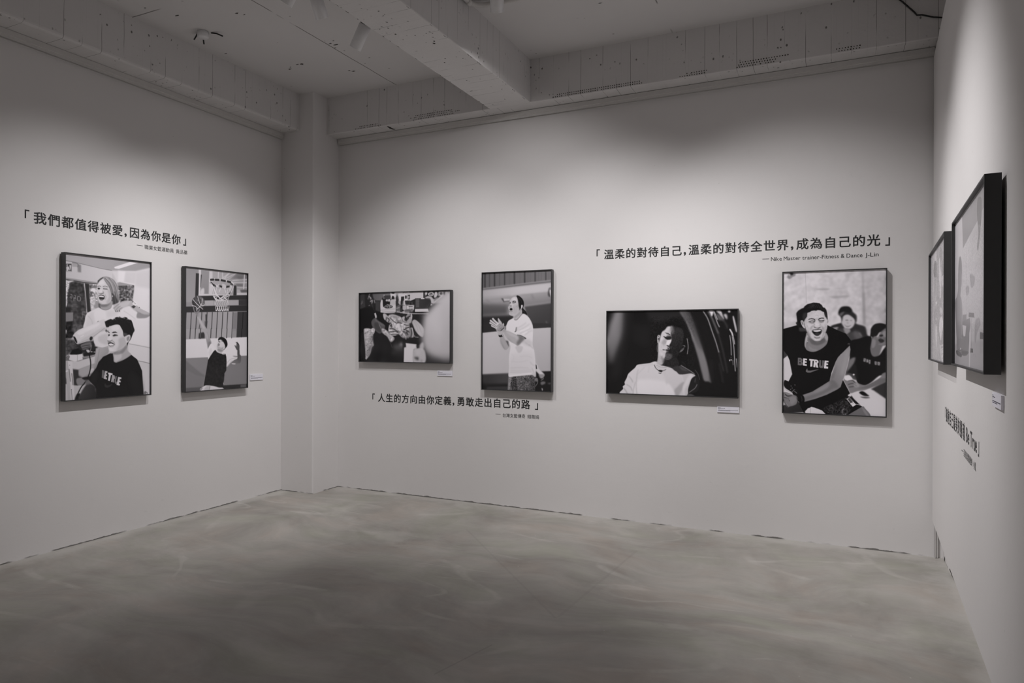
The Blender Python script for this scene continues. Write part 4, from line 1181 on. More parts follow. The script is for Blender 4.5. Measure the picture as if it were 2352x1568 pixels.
('p',110,[1651,1568,1727,1604,1828,1591,1765,1640,1702,1632],{'b':12.0,'a':0.7,'s':1}),
('l',225,[1676,1590,1740,1611,1790,1602],{'w':12.0,'b':7.2,'a':0.7}),
('p',150,[1639,1674,1791,1696,1804,1802,1703,1858,1626,1773],{'b':16.8,'s':1}),
('p',70,[1473,1744,1613,1688,1703,1900,1791,1802,2017,1802,2143,2012,2093,2136,1665,2138,1512,1957],{'b':24.1,'s':1}),
('p',105,[1892,1760,2042,1788,2118,1957,2018,2041,1917,1929],{'b':35.7,'a':0.7,'s':1}),
('l',130,[2042,1816,2093,1901],{'w':35.6,'b':17.8,'a':0.7}),
('p',170,[1627,1872,1703,1900,1766,1844,1703,1957],{'b':16.8,'a':0.5,'s':1}),
('p',28,[2328,1803,2340,1692,2413,1581,2536,1540,2658,1555,2779,1625,2780,1763,2634,1790,2549,1804,2488,1901,2415,1956,2378,2040,2316,1984],{'b':11.7,'s':1}),
('p',120,[2537,1887,2610,1762,2779,1680,2781,2133,2538,2134,2488,2012],{'b':16.3,'s':1}),
('p',165,[2634,1804,2719,1763,2756,1901,2671,1928],{'b':16.3,'a':0.7,'s':1}),
('p',35,[2549,1887,2610,1859,2647,1894,2586,1928],{'b':10.5,'a':0.85,'s':1}),
('p',60,[2586,1956,2623,2039,2574,2081,2537,2012],{'b':11.6,'a':0.7,'s':1}),
('l',190,[2623,2067,2671,2053,2708,2025],{'w':23.3,'b':9.3}),
('p',180,[2328,1942,2353,1915,2378,1956,2366,2026,2341,2040],{'b':9.4,'a':0.8,'s':1}),
('p',120,[2390,1942,2500,1928,2525,2134,2378,2134],{'b':15.2,'s':1}),
('p',212,[-45,2479,142,2508,214,2877,258,3045,173,3279,-42,3331],{'b':7.6}),
('p',112,[2340,2010,2522,2009,2753,1965,2715,2140,2626,2199,2549,2449,2446,2509,2367,2451,2328,2275],{'b':14.1,'s':1}),
('p',150,[2353,2010,2457,2024,2445,2186,2367,2245],{'b':15.3,'a':0.7,'s':1}),
('p',140,[2509,2141,2626,2170,2715,2126,2676,2024,2625,2097],{'b':11.7,'a':0.6,'s':1}),
('p',35,[2522,2009,2625,1995,2677,2053,2587,2097],{'b':11.7,'a':0.8,'s':1}),
('p',210,[1629,3177,1802,2964,2758,3409,2760,4226,2295,4250,2031,3789,1804,3649],{'b':6.0}),
('p',50,[2344,3423,2757,3147,2759,3716,2552,3563,2423,3464],{'b':16.4}),
('p',22,[1786,2100,2025,1981,2340,1922,2328,2275,2394,2480,2549,2449,2664,2272,2754,2228,2756,2957,2551,3035,2344,3232,2161,3340,2002,3256,1922,3036,1709,2966,1669,3057,1788,2607],{'b':12.0,'s':1}),
('p',120,[1774,2607,1934,2516,1921,2649,1842,2814,1749,2965,1695,3041,1735,2816],{'b':19.1,'s':1}),
('p',36,[1682,3027,1802,2845,1948,2723,2002,3138,1869,3141,1789,3039],{'b':18.0,'a':0.8,'s':1}),
('p',128,[2756,2943,2628,2975,2590,3063,2448,3185,2213,3309,2029,3270,1923,3199,1816,3157,1682,3116,1642,3192,1764,3442,1817,3559,2003,3493,2188,3458,2370,3363,2757,3176],{'b':11.6,'s':1}),
('p',226,[1655,3147,1722,3055,1802,3053,1869,3156,1763,3204],{'b':12.0,'s':1}),
('p',236,[1929,3018,1926,3028,1919,3037,1908,3041,1896,3042,1886,3037,1878,3029,1876,3019,1878,3009,1886,3000,1896,2995,1908,2995,1919,2999,1926,3007],{'b':9.5,'s':1}),
('l',45,[1763,3204,1870,3186,1949,3273],{'w':19.1,'b':10.8,'a':0.8}),
('l',45,[1763,3308,1883,3275,1976,3346],{'w':19.1,'b':10.8,'a':0.8}),
('l',45,[1790,3382,1897,3363],{'w':19.1,'b':10.8,'a':0.8}),
('p',168,[1896,3274,1989,3257,2056,3344,1950,3391],{'b':14.3,'a':0.6,'s':1}),
('p',90,[2003,3419,2213,3339,2551,3123,2757,3118,2757,3176,2422,3376],{'b':16.6,'a':0.5,'s':1}),
('p',20,[2043,3537,2135,3489,2267,3588,2293,3624,2162,3621],{'b':11.9,'s':1}),
('p',70,[2070,3654,2188,3694,2319,3674,2241,3648],{'b':11.8,'a':0.85,'s':1}),
('p',170,[2158,2542,2211,2549,2205,2645,2152,2638],{'b':11.8}),
('p',170,[2231,2563,2263,2570,2277,2659,2224,2659],{'b':11.8}),
('p',170,[2283,2585,2329,2591,2323,2702,2290,2703],{'b':11.8}),
('p',170,[2433,2627,2485,2633,2485,2729,2440,2722],{'b':11.7}),
('p',170,[2504,2640,2569,2647,2563,2742,2511,2735],{'b':11.7}),
('l',40,[2174,2564,2192,2623],{'w':11.8,'b':7.1,'a':0.7}),
('l',40,[2290,2629,2319,2643],{'w':11.8,'b':7.1,'a':0.7}),
('l',40,[2456,2656,2467,2700],{'w':11.7,'b':7.0,'a':0.7}),
('l',40,[2530,2669,2539,2713],{'w':11.7,'b':7.0,'a':0.7}),
('p',108,[1792,4126,2110,3934,2189,3975,2321,4219,1766,4217],{'b':7.2,'s':1}),
('p',150,[2110,3948,2216,4047,2295,4206,2216,4180],{'b':11.8,'a':0.5,'s':1}),
('p',20,[-48,1705,168,1644,635,1509,691,1556,1217,1590,1462,1727,1692,1832,1826,2026,1826,2130,1800,2249,1559,2446,1438,2642,1317,2990,1277,3217,1629,3192,1750,3442,1817,3589,2044,3863,2123,3933,1806,4156,1699,4235,1578,4226,1170,4201,1074,4100,866,4019,699,4041,573,4185,502,4020,388,3856,159,3402,44,3220,159,3264,258,3045,185,2631,127,2493,-46,2324],{'b':5.1}),
('p',62,[-2,2309,127,2493,13,2587,-16,2556],{'b':6.3}),
('p',215,[594,4214,699,4057,789,3999,866,4019,1060,4086,1184,4208],{'b':6.2}),
('l',150,[763,4038,769,4206],{'w':8.7,'a':0.8}),
('p',38,[1115,4023,1360,3876,1684,3699,1804,3649,1925,3853,1806,4096,1699,4206,1578,4212,1225,4154],{'b':12.2,'s':1}),
('n',12,[1115,4023,1360,3876,1684,3699,1804,3649,1925,3853,1806,4096,1699,4206,1578,4212,1225,4154],{'z':11.0}),
('l',66,[1375,4101,1361,3967,1306,3909],{'w':8.5,'b':6.1,'a':0.8}),
('l',66,[1415,4084,1442,3963,1469,3872],{'w':8.5,'b':6.1,'a':0.8}),
('l',66,[1361,4117,1225,4063],{'w':8.5,'b':6.1,'a':0.8}),
('l',66,[1550,3988,1738,3846],{'w':8.4,'b':6.0,'a':0.8}),
('l',66,[1483,4096,1604,3941,1765,3800],{'w':8.5,'b':6.0,'a':0.8}),
('p',60,[1766,4098,1757,4137,1733,4169,1698,4188,1659,4190,1624,4175,1600,4145,1591,4106,1600,4067,1624,4034,1659,4016,1698,4014,1733,4029,1757,4059],{'b':9.6,'s':1}),
('l',170,[1605,4150,1611,4060,1658,4013],{'w':12.0,'b':6.0}),
('l',180,[1632,4179,1665,4200,1706,4160],{'w':14.4,'b':6.0}),
('p',25,[1719,4093,1716,4109,1706,4122,1693,4130,1678,4131,1664,4124,1655,4112,1652,4096,1655,4079,1664,4066,1678,4058,1693,4057,1706,4064,1715,4077],{'b':7.2,'s':1}),
('p',190,[1711,3727,1791,3680,1965,3881,1885,3944],{'b':4.8}),
('p',70,[1744,3726,1798,3694,1885,3817,1825,3849],{'b':4.8}),
('p',228,[1812,3857,1898,3817,1965,3884,1879,3947],{'b':3.6}),
('l',120,[1845,3878,1911,3846],{'w':7.2,'a':0.8}),
('p',212,[1751,3621,1804,3575,1844,3596,1838,3648,1778,3650],{'b':6.0,'s':1}),
('l',205,[1965,3873,2031,3881,2123,3911],{'w':15.5,'b':4.8}),
('l',120,[1844,3633,1951,3763,2057,3855],{'w':9.5,'b':4.8,'a':0.8}),
('p',205,[1844,3640,1951,3718,2070,3854,2031,3841,1951,3763],{'b':4.8,'a':0.9}),
('p',132,[1797,2178,1816,2294,1794,2458,1761,2607,1741,2727,1669,3042,1615,3208,1562,3389,1468,3467,1196,3627,893,3759,600,3855,543,3658,809,3550,1058,3374,1277,3217,1303,3096,1371,2884,1425,2672,1492,2521,1626,2370],{'b':6.0,'g':[148,1358,3064,1655,2908]}),
('p',95,[1277,3232,1358,3185,1467,3287,1495,3406,1359,3455,1031,3648,614,3831,586,3741,948,3575,1223,3415],{'b':24.3,'a':0.5,'s':1}),
('p',165,[1680,2399,1773,2309,1774,2488,1708,2787,1615,3058,1561,2970,1627,2669],{'b':30.0,'a':0.5,'s':1}),
('p',160,[837,3564,1085,3404,1304,3277,1195,3431,975,3559],{'b':30.8,'a':0.4,'s':1}),
('p',100,[1304,3126,1371,2974,1465,2732,1425,2973,1358,3155],{'b':24.3,'a':0.45,'s':1}),
('l',195,[1787,2503,1748,2712,1669,3042,1622,3192],{'w':8.4,'b':4.8,'a':0.7}),
('p',52,[-12,3996,161,3927,431,3854,587,4169,-11,4220],{'b':12.7,'g':[40,103,3945,460,4159]}),
('p',122,[-13,3624,88,3590,217,3632,388,3702,402,3824,360,3949,189,4018,132,4036,46,3931,-12,3841],{'b':8.9,'s':1}),
('l',30,[74,3652,131,3704,246,3684],{'w':18.9,'b':7.6}),
('l',30,[45,3746,146,3773,189,3848],{'w':19.0,'b':7.6}),
('l',30,[17,3824,89,3945,132,4020],{'w':19.0,'b':7.6}),
('l',165,[88,3621,174,3649,238,3665],{'w':25.2,'b':11.4,'a':0.7}),
('l',165,[60,3722,131,3758,182,3818],{'w':25.3,'b':11.4,'a':0.7}),
('l',165,[31,3855,89,3930,132,3990],{'w':25.3,'b':11.4,'a':0.7}),
('p',150,[189,3756,303,3721,374,3780,303,3921,218,3940],{'b':18.9,'a':0.5,'s':1}),
('p',18,[388,3687,444,3639,571,3680,600,3832,502,3912,402,3824],{'b':6.3,'s':1}),
('p',18,[431,3823,530,3927,615,4152,587,4184,488,4005],{'b':7.5,'s':1}),
('l',110,[395,3717,416,3778,405,3824],{'w':10.0,'b':5.0}),
('l',130,[402,3840,431,3854,452,3899],{'w':12.5,'b':5.0}),
('l',70,[501,3683,529,3773,523,3850],{'w':10.0,'b':5.0}),
('p',22,[44,3236,159,3279,273,3368,430,3517,416,3624,317,3613,131,3511,30,3406],{'b':6.3,'s':1}),
('l',170,[30,3406,88,3513,174,3571,245,3600],{'w':15.2,'b':6.3}),
('l',120,[245,3600,302,3521,330,3505],{'w':17.6,'b':6.3}),
('l',130,[323,3551,373,3595,388,3610],{'w':17.5,'b':6.3}),
('p',190,[347,3366,346,3370,343,3374,339,3376,335,3377,331,3375,328,3371,327,3366,328,3362,331,3358,335,3356,339,3356,343,3357,346,3361],{'b':6.3,'s':1}),
('p',190,[240,3400,239,3405,237,3408,233,3411,228,3411,224,3409,221,3405,220,3400,221,3396,224,3392,228,3390,233,3390,237,3391,239,3395],{'b':6.3,'s':1}),
('p',190,[226,3500,225,3505,223,3509,219,3511,214,3511,210,3509,207,3506,206,3501,207,3496,210,3492,214,3490,219,3490,223,3492,225,3496],{'b':6.3,'s':1}),
('p',190,[269,3460,268,3465,265,3469,261,3471,257,3471,253,3469,250,3466,249,3461,250,3456,253,3453,257,3450,261,3450,265,3452,268,3456],{'b':6.3,'s':1}),
('p',108,[415,2551,490,2554,543,2595,537,2648,519,2664,549,2702,543,2755,498,2779,410,2769],{'b':4.4}),
('p',24,[458,2604,486,2608,489,2634,455,2634],{'b':4.4}),
('p',24,[455,2683,489,2684,492,2721,453,2722],{'b':4.4}),
('p',225,[561,2567,666,2578,663,2624,607,2618,605,2652,655,2656,652,2700,602,2696,601,2738,658,2743,656,2792,552,2778],{'b':4.4}),
('p',228,[725,2580,853,2593,851,2639,814,2637,809,2804,751,2811,759,2630,722,2627],{'b':4.3}),
('p',222,[856,2596,931,2604,975,2637,973,2695,945,2717,970,2839,915,2832,895,2739,890,2830,834,2819],{'b':4.3}),
('p',26,[895,2641,923,2644,926,2680,892,2678],{'b':4.3}),
('p',112,[997,2613,1044,2616,1039,2769,1059,2787,1070,2769,1077,2620,1124,2624,1114,2798,1084,2847,1015,2843,987,2801],{'b':4.3}),
('p',228,[1141,2623,1245,2633,1239,2675,1187,2672,1185,2709,1231,2712,1229,2754,1182,2752,1180,2797,1234,2802,1229,2859,1119,2853],{'b':4.3}),
('p',112,[639,2914,674,2860,684,2928,751,2930,1001,2879,751,2988,681,2989,631,2960],{'b':5.0}),
('p',120,[1802,2138,1799,2148,1791,2156,1780,2161,1766,2161,1755,2156,1746,2148,1744,2138,1746,2127,1755,2119,1766,2114,1779,2114,1791,2119,1799,2127],{'b':9.6,'a':0.7,'s':1}),
('p',25,[1786,2152,1785,2159,1780,2164,1774,2167,1767,2167,1760,2164,1756,2159,1754,2153,1756,2146,1760,2141,1767,2138,1774,2138,1780,2141,1785,2146],{'b':6.0,'s':1}),
('p',130,[600,2073,626,1914,679,1813,969,2015,1151,1815,1216,1886,1229,2000,1191,2140,1100,2243,970,2330,813,2375,654,2319,600,2189],{'b':6.2,'s':1}),
('p',190,[613,2016,653,1886,692,1900,680,2016,627,2131,627,2247,600,2189],{'b':9.9,'a':0.8,'s':1}),
('p',175,[1151,1829,1210,1900,1216,2000,1178,2043,1138,1957],{'b':11.0,'a':0.8,'s':1}),
('p',90,[706,1958,812,2044,969,2101,1125,1972,1152,2072,970,2173,786,2130],{'b':18.6,'a':0.75,'s':1}),
('p',150,[707,2189,812,2274,944,2302,892,2345,733,2304],{'b':16.1,'a':0.6,'s':1}),
('p',235,[690,2062,689,2067,685,2072,680,2074,674,2074,669,2072,665,2067,664,2062,665,2056,669,2052,674,2049,680,2049,685,2052,689,2056],{'b':6.2,'s':1}),
('l',90,[679,1943,686,2044,667,2131],{'w':12.4,'b':7.4,'a':0.6}),
('p',24,[366,1252,374,1207,425,1144,500,1095,567,1073,651,1111,668,1220,651,1347,593,1437,585,1546,602,1656,653,1747,477,1773,443,1655,392,1600,358,1508,388,1481,379,1362],{'b':10.0,'s':1}),
('p',70,[443,1655,485,1655,602,1674,636,1747,469,1764],{'b':15.0,'a':0.8,'s':1}),
('p',48,[367,1508,400,1481,426,1563,409,1600],{'b':12.5,'a':0.7,'s':1}),
('p',205,[651,1229,784,1159,982,1144,1113,1200,1146,1299,1195,1408,1216,1497,1208,1587,1196,1677,1164,1784,1140,1883,1091,1973,1018,2045,944,2059,869,2050,811,2010,753,1937,703,1847,661,1774,627,1683,594,1583,585,1474,601,1401,651,1338],{'b':7.4}),
('p',178,[593,1474,635,1438,669,1601,694,1738,753,1919,703,1856,644,1728],{'b':31.0,'a':0.6,'s':1}),
('p',140,[653,1747,694,1765,770,1937,836,2028,770,1964,695,1856],{'b':17.4,'a':0.8,'s':1}),
('p',160,[1139,1605,1188,1587,1180,1713,1132,1874,1099,1910,1115,1766],{'b':24.4,'a':0.6,'s':1}),
('p',185,[668,1238,784,1177,834,1205,718,1294,668,1320],{'b':31.0,'a':0.5,'s':1}),
('p',222,[817,1241,949,1215,1064,1262,999,1333,867,1332],{'b':43.1,'a':0.5,'s':1}),
('p',188,[784,1276,949,1288,1064,1280,949,1306],{'b':18.5,'a':0.5,'s':1}),
('p',200,[489,1473,510,1441,547,1446,577,1510,585,1583,611,1665,586,1674,535,1601],{'b':6.2,'s':1}),
('p',90,[505,1482,526,1459,543,1510,560,1546,543,1582,527,1537],{'b':8.7,'a':0.85,'s':1}),
('l',215,[501,1455,497,1500,535,1601,577,1655],{'w':12.5,'b':5.0}),
('p',190,[1200,1443,1228,1426,1238,1462,1220,1524,1204,1542],{'b':6.1,'s':1}),
('l',90,[1216,1453,1224,1489,1212,1515],{'w':8.5,'b':4.9,'a':0.8}),
('p',26,[559,1082,592,1019,675,957,766,936,833,917,915,924,998,941,1055,992,1092,1065,1137,1074,1178,1138,1199,1228,1211,1336,1212,1426,1191,1416,1179,1362,1150,1335,1130,1272,1117,1200,1064,1181,1023,1149,949,1139,908,1159,850,1151,784,1163,734,1194,668,1220,655,1329,601,1401,585,1455,526,1418,526,1291,542,1173],{'b':6.2}),
('p',58,[559,1237,651,1211,655,1329,601,1410,585,1455,543,1364],{'b':18.6,'a':0.7,'s':1}),
('p',62,[1130,1227,1179,1246,1195,1372,1154,1335],{'b':14.7,'a':0.6,'s':1}),
('l',62,[676,1084,783,1005,849,952],{'w':12.4,'b':6.2,'a':0.75}),
('l',62,[734,1094,800,1023,849,997],{'w':12.4,'b':6.2,'a':0.75}),
('l',62,[784,1086,816,1014],{'w':12.3,'b':6.2,'a':0.75}),
('l',62,[850,1078,825,1005,800,969],{'w':12.3,'b':6.2,'a':0.75}),
('l',62,[899,1061,858,988,833,951],{'w':12.3,'b':6.2,'a':0.75}),
('l',62,[949,1071,916,998,891,953],{'w':12.3,'b':6.1,'a':0.75}),
('l',62,[717,1012,783,959],{'w':12.4,'b':6.2,'a':0.75}),
('l',62,[998,1090,981,1018,948,963],{'w':12.3,'b':6.1,'a':0.75}),
('l',62,[1047,1100,1031,1036],{'w':12.2,'b':6.1,'a':0.75}),
('p',30,[685,1425,718,1393,784,1380,851,1395,880,1427,876,1458,843,1417,776,1403,718,1416],{'b':6.2}),
('p',30,[958,1414,983,1387,1048,1365,1101,1366,1130,1393,1106,1396,1056,1388,999,1410,966,1432],{'b':6.1}),
('l',60,[867,1413,876,1458,863,1485],{'w':22.2,'b':11.1,'a':0.7}),
('l',90,[974,1423,970,1450],{'w':19.6,'b':11.0,'a':0.6}),
('p',206,[718,1420,785,1412,843,1431,818,1453,752,1452],{'b':12.4,'a':0.8,'s':1}),
('l',28,[710,1486,760,1464,810,1459,859,1467],{'w':18.6,'b':4.9}),
('l',55,[735,1498,785,1512,835,1508,859,1485],{'w':16.1,'b':7.4,'a':0.85}),
('l',110,[718,1511,793,1534,859,1512],{'w':12.4,'b':8.7,'a':0.5}),
('l',26,[983,1455,1032,1458,1073,1456,1122,1438],{'w':18.4,'b':4.9}),
('l',55,[999,1486,1049,1496,1090,1483,1114,1465],{'w':14.7,'b':7.4,'a':0.85}),
('l',110,[999,1514,1057,1519,1106,1496],{'w':12.3,'b':8.6,'a':0.5}),
('l',150,[892,1386,917,1413,942,1405],{'w':12.3,'b':9.8,'a':0.5}),
('p',224,[901,1477,933,1441,958,1513,983,1585,950,1630,893,1621,884,1567],{'b':19.7,'a':0.7,'s':1}),
('l',120,[835,1603,868,1567,851,1548],{'w':14.8,'b':12.3,'a':0.5}),
('l',140,[1008,1577,1032,1559,1024,1604],{'w':13.5,'b':9.8,'a':0.5}),
('p',36,[835,1625,868,1639,918,1662,959,1666,1008,1644,1033,1631,1016,1662,967,1680,918,1671,868,1661],{'b':8.6}),
('p',150,[851,1594,885,1630,851,1634],{'b':9.9,'a':0.5,'s':1}),
('l',110,[818,1611,773,1656,765,1711],{'w':24.7,'b':18.5,'a':0.7}),
('l',105,[1057,1622,1090,1667,1090,1721,1074,1766],{'w':24.5,'b':18.4,'a':0.7}),
('p',222,[652,1538,752,1539,785,1602,719,1647,661,1629],{'b':31.0,'a':0.5,'s':1}),
('p',220,[1065,1541,1147,1515,1155,1605,1106,1631],{'b':30.6,'a':0.45,'s':1}),
('p',160,[681,1620,679,1633,674,1644,665,1651,656,1650,648,1644,642,1633,640,1619,642,1606,647,1595,656,1589,665,1589,673,1595,679,1606],{'b':18.6,'a':0.5,'s':1}),
('p',48,[786,1756,827,1725,934,1707,1025,1703,1062,1730,1058,1793,1025,1856,984,1897,927,1906,869,1883,819,1820],{'b':7.4}),
('p',24,[819,1774,926,1788,1041,1766,1017,1838,968,1874,902,1869,852,1829],{'b':8.6}),
('p',72,[869,1838,918,1802,984,1811,1009,1838,959,1874,902,1874],{'b':12.3,'a':0.7,'s':1}),
('p',240,[819,1747,852,1734,934,1730,1025,1721,1040,1743,1008,1766,934,1782,860,1776],{'b':6.2}),
('p',205,[852,1860,885,1896,935,1910,984,1897,1021,1851,1025,1874,984,1928,935,1942,885,1930,852,1887],{'b':7.4}),
('l',60,[861,1933,902,1960,952,1966,1009,1942],{'w':24.6,'b':13.5,'a':0.75}),
('l',105,[810,1720,901,1704,984,1698,1049,1703],{'w':14.8,'b':8.6,'a':0.7}),
('p',212,[828,1982,902,2005,1001,1991,968,2045,886,2041],{'b':19.7,'a':0.6,'s':1}),
('l',170,[753,1801,778,1901,819,1982],{'w':19.8,'b':16.1,'a':0.5}),
('l',222,[774,1856,803,1946,853,2009],{'w':17.3,'b':12.3,'a':0.5}),
('l',120,[1115,1793,1091,1901,1042,2000],{'w':24.4,'b':17.1,'a':0.5}),
('l',60,[786,2001,869,2064,952,2072,1034,2045,1091,1973],{'w':27.2,'b':18.5,'a':0.7}),
('n',3,[651,1229,982,1144,1146,1299,1195,1408,1196,1677,1091,1973,944,2059,811,2010,661,1774,594,1583,601,1401],{'z':8.7})]),
'layup': (150, [
('p',140,[-91,17,610,-2,614,1309,-87,1367],{'b':12.6,'g':[152,139,192,258,1177]}),
('p',176,[535,5,2787,-49,2790,825,538,961],{'b':9.8,'g':[150,792,387,2683,368]}),
('p',146,[640,46,990,51,947,859,612,881],{'b':16.5,'g':[136,670,144,916,785]}),
('p',200,[990,51,1130,50,1117,874,977,870],{'b':16.8}),
('p',166,[1130,50,1350,43,1320,473,1131,462],{'b':17.0}),
('l',215,[1376,41,1364,288],{'w':25.8,'b':10.3,'s':0}),
('l',206,[1558,50,1559,272],{'w':34.8,'b':13.9,'s':0}),
('p',120,[2201,31,2787,5,2788,196,1901,243],{'b':36.0}),
('l',206,[1607,294,1868,167,2201,4],{'w':26.1,'b':12.2,'a':0.8}),
('l',206,[1640,265,1737,152,1868,35],{'w':43.6,'b':12.2,'a':0.8}),
('l',206,[1737,310,2000,155,2134,37],{'w':17.5,'b':12.3,'a':0.8}),
('l',206,[1802,93,1607,215,1575,297],{'w':35.2,'b':12.3,'a':0.8}),
('l',206,[2001,301,2338,247,2753,199],{'w':39.2,'b':12.5,'a':0.8}),
('l',206,[2068,376,2406,349,2753,314],{'w':39.3,'b':12.5,'a':0.8}),
('l',206,[2135,517,2407,524,2754,499],{'w':32.3,'b':12.5,'a':0.8}),
('p',96,[2202,138,2474,114,2475,209,2270,226],{'b':36.0,'a':0.6}),
('p',100,[2135,411,2475,384,2476,479,2203,499],{'b':26.9,'a':0.8}),
('l',205,[2560,12,2544,298,2517,598],{'w':47.7,'b':11.0,'s':0}),
('p',176,[2203,619,2719,584,2720,774,2204,807],{'b':14.4}),
('p',92,[2339,623,2545,590,2719,597,2702,680,2408,713],{'b':21.7}),
('p',204,[2204,740,2720,720,2720,780,2204,807],{'b':12.6}),
('p',215,[642,727,763,668,763,871,612,881],{'b':19.8,'a':0.8,'s':1}),
('p',46,[431,178,565,174,538,936,404,969],{'b':8.1}),
('p',206,[565,40,634,41,600,906,547,910],{'b':8.2}),
('p',60,[634,210,676,207,627,653,612,654],{'b':9.9}),
('p',205,[547,880,1739,830,2204,812,2204,844,1739,867,538,941],{'b':9.8}),
('p',48,[404,964,1164,902,1870,854,2720,788,2720,965,1871,1012,794,1098,404,1019],{'b':9.8}),
('p',48,[2068,496,2118,460,2186,487,2187,834,2036,844],{'b':10.7}),
('p',38,[1739,783,1870,642,1936,823],{'b':14.0,'a':0.8}),
('p',170,[794,1098,1164,1072,1165,1258,825,1287],{'b':13.3}),
('p',166,[1740,1041,2289,995,2290,1190,1740,1230],{'b':14.0}),
('p',58,[2289,989,2720,952,2721,1170,2290,1190],{'b':10.8}),
('p',140,[27,1189,287,1175,288,1324,27,1337],{'b':15.9}),
('p',48,[27,1342,288,1324,795,1283,2721,1164,2722,1388,28,1546],{'b':9.5}),
('p',150,[28,1546,2722,1388,2724,2137,30,2175],{'b':9.5,'g':[166,201,1676,1741,1625]}),
('p',58,[2240,1426,2722,1396,2724,2137,2208,2145],{'b':10.8}),
('l',34,[51,1533,34,1830,15,2175],{'w':23.9,'b':8.0,'s':0}),
('l',34,[253,1525,237,1824,217,2172],{'w':24.2,'b':8.1,'s':0}),
('l',34,[465,1517,448,1818,429,2169],{'w':24.5,'b':8.2,'s':0}),
('l',34,[680,1508,663,1812,643,2166],{'w':24.8,'b':8.3,'s':0}),
('l',34,[899,1500,882,1806,862,2163],{'w':25.1,'b':8.4,'s':0}),
('l',34,[1119,1491,1101,1800,1080,2160],{'w':25.4,'b':8.5,'s':0}),
('l',34,[1339,1483,1321,1794,1300,2157],{'w':25.7,'b':8.6,'s':0}),
('l',34,[1572,1474,1554,1788,1533,2154],{'w':26.0,'b':8.7,'s':0}),
('l',34,[1790,1465,1771,1782,1750,2151],{'w':26.4,'b':8.8,'s':0}),
('l',34,[2031,1456,2012,1775,1990,2148],{'w':26.7,'b':8.9,'s':0}),
('l',26,[2246,1447,2225,2144],{'w':25.2,'b':9.0,'s':0}),
('l',26,[2496,1437,2464,2141],{'w':25.6,'b':9.1,'s':0}),
('p',120,[2038,1455,2240,1442,2215,2144,2007,2147],{'b':17.8,'a':0.8}),
('p',46,[826,1579,893,1564,888,1806,833,1808],{'b':13.3,'a':0.8}),
('p',40,[796,1809,919,1805,859,2163,798,2164],{'b':16.6,'a':0.6}),
('l',40,[615,1889,571,2067,601,2167],{'w':21.4,'b':9.9}),
('p',158,[18,2102,2007,2052,1974,2377,1044,2402,19,2437],{'b':4.8,'g':[166,203,2089,1743,2062]}),
('p',212,[19,2449,1044,2408,1809,2378,2690,2351,2692,3054,1616,3073,21,3090],{'b':9.5,'g':[220,204,2585,2076,2722]}),
('p',132,[21,3090,953,3072,2692,3048,2696,4198,1620,4160,24,4212],{'b':11.1,'g':[122,206,3330,2418,3939]}),
('p',112,[21,3152,265,3332,621,3595,833,3706,802,3768,442,3676,22,3472],{'b':22.2,'a':0.8}),
('p',100,[22,3472,442,3676,802,3768,682,4129,24,4101],{'b':31.8,'a':0.3}),
('p',92,[24,4089,712,4093,653,4228,24,4224],{'b':15.9}),
('p',44,[1571,4092,2696,4102,2696,4247,1588,4237],{'b':10.4}),
('p',90,[2385,4112,2661,4109,2661,4223,2385,4220],{'b':10.9}),
('l',34,[217,2088,195,2424],{'w':24.1,'b':8.0,'s':0}),
('l',34,[422,2085,400,2423],{'w':24.4,'b':8.1,'s':0}),
('l',34,[631,2081,608,2422],{'w':24.7,'b':8.2,'s':0}),
('l',34,[1068,2074,1047,2395],{'w':25.3,'b':8.4,'s':0}),
('l',34,[1303,2070,1282,2393],{'w':25.6,'b':8.5,'s':0}),
('l',34,[1532,2066,1511,2392],{'w':26.0,'b':8.7,'s':0}),
('l',34,[1766,2062,1744,2391],{'w':26.3,'b':8.8,'s':0}),
('l',34,[1990,2058,1968,2390],{'w':26.6,'b':8.9,'s':0}),
('p',58,[2201,2054,2724,2045,2690,2351,2182,2370],{'b':10.8}),
('l',26,[2439,2050,2423,2353],{'w':25.5,'b':9.1,'s':0}),
('p',150,[1980,2058,2201,2054,2182,2370,1968,2382],{'b':14.2,'a':0.7}),
('p',36,[563,2234,798,2180,798,2409,542,2422],{'b':16.4,'a':0.85}),
('l',140,[631,2233,617,2384],{'w':16.5,'b':9.9}),
('p',152,[691,2055,858,2052,920,2229,1044,2459,1076,2600,983,2740,937,2778,890,2587,829,2332],{'b':9.9,'s':1}),
('p',180,[767,2130,874,2179,951,2408,890,2434],{'b':16.6,'a':0.6,'s':1}),
('p',115,[952,2536,1060,2561,983,2728,937,2766],{'b':16.8,'a':0.7,'s':1}),
('p',222,[922,2816,1060,2600,1169,2652,1264,2794,1201,2897,1046,3049,954,3149,938,2970],{'b':8.4,'s':1}),
('p',200,[953,2919,1045,2741,1108,2844,1015,3048],{'b':20.1,'a':0.6,'s':1}),
('p',218,[1713,2956,1877,2972,2043,3055,2228,3085,2228,3152,2044,3228,1911,3304,1747,3431,1714,3167],{'b':10.5,'s':1}),
('l',160,[1747,3326,1911,3171,2178,3124],{'w':17.5,'b':12.3,'a':0.7}),
('l',150,[1780,3406,1944,3252,2010,3227],{'w':17.6,'b':12.3,'a':0.7}),
('p',130,[2043,3041,2228,3066,2211,3093,2077,3074],{'b':14.2,'a':0.7,'s':1}),
('p',112,[1977,3292,2077,3202,2228,3139,2228,2965,2244,2831,2329,2832,2347,2993,2398,3048,2382,3290,2212,3326,2044,3321],{'b':10.6,'s':1,'g':[82,2077,3255,2347,2940]}),
('l',60,[2261,2885,2296,3046,2262,3180],{'w':28.8,'b':14.4,'a':0.6}),
('p',205,[1977,3311,2145,3324,2128,3353,2011,3344],{'b':8.9,'s':1}),
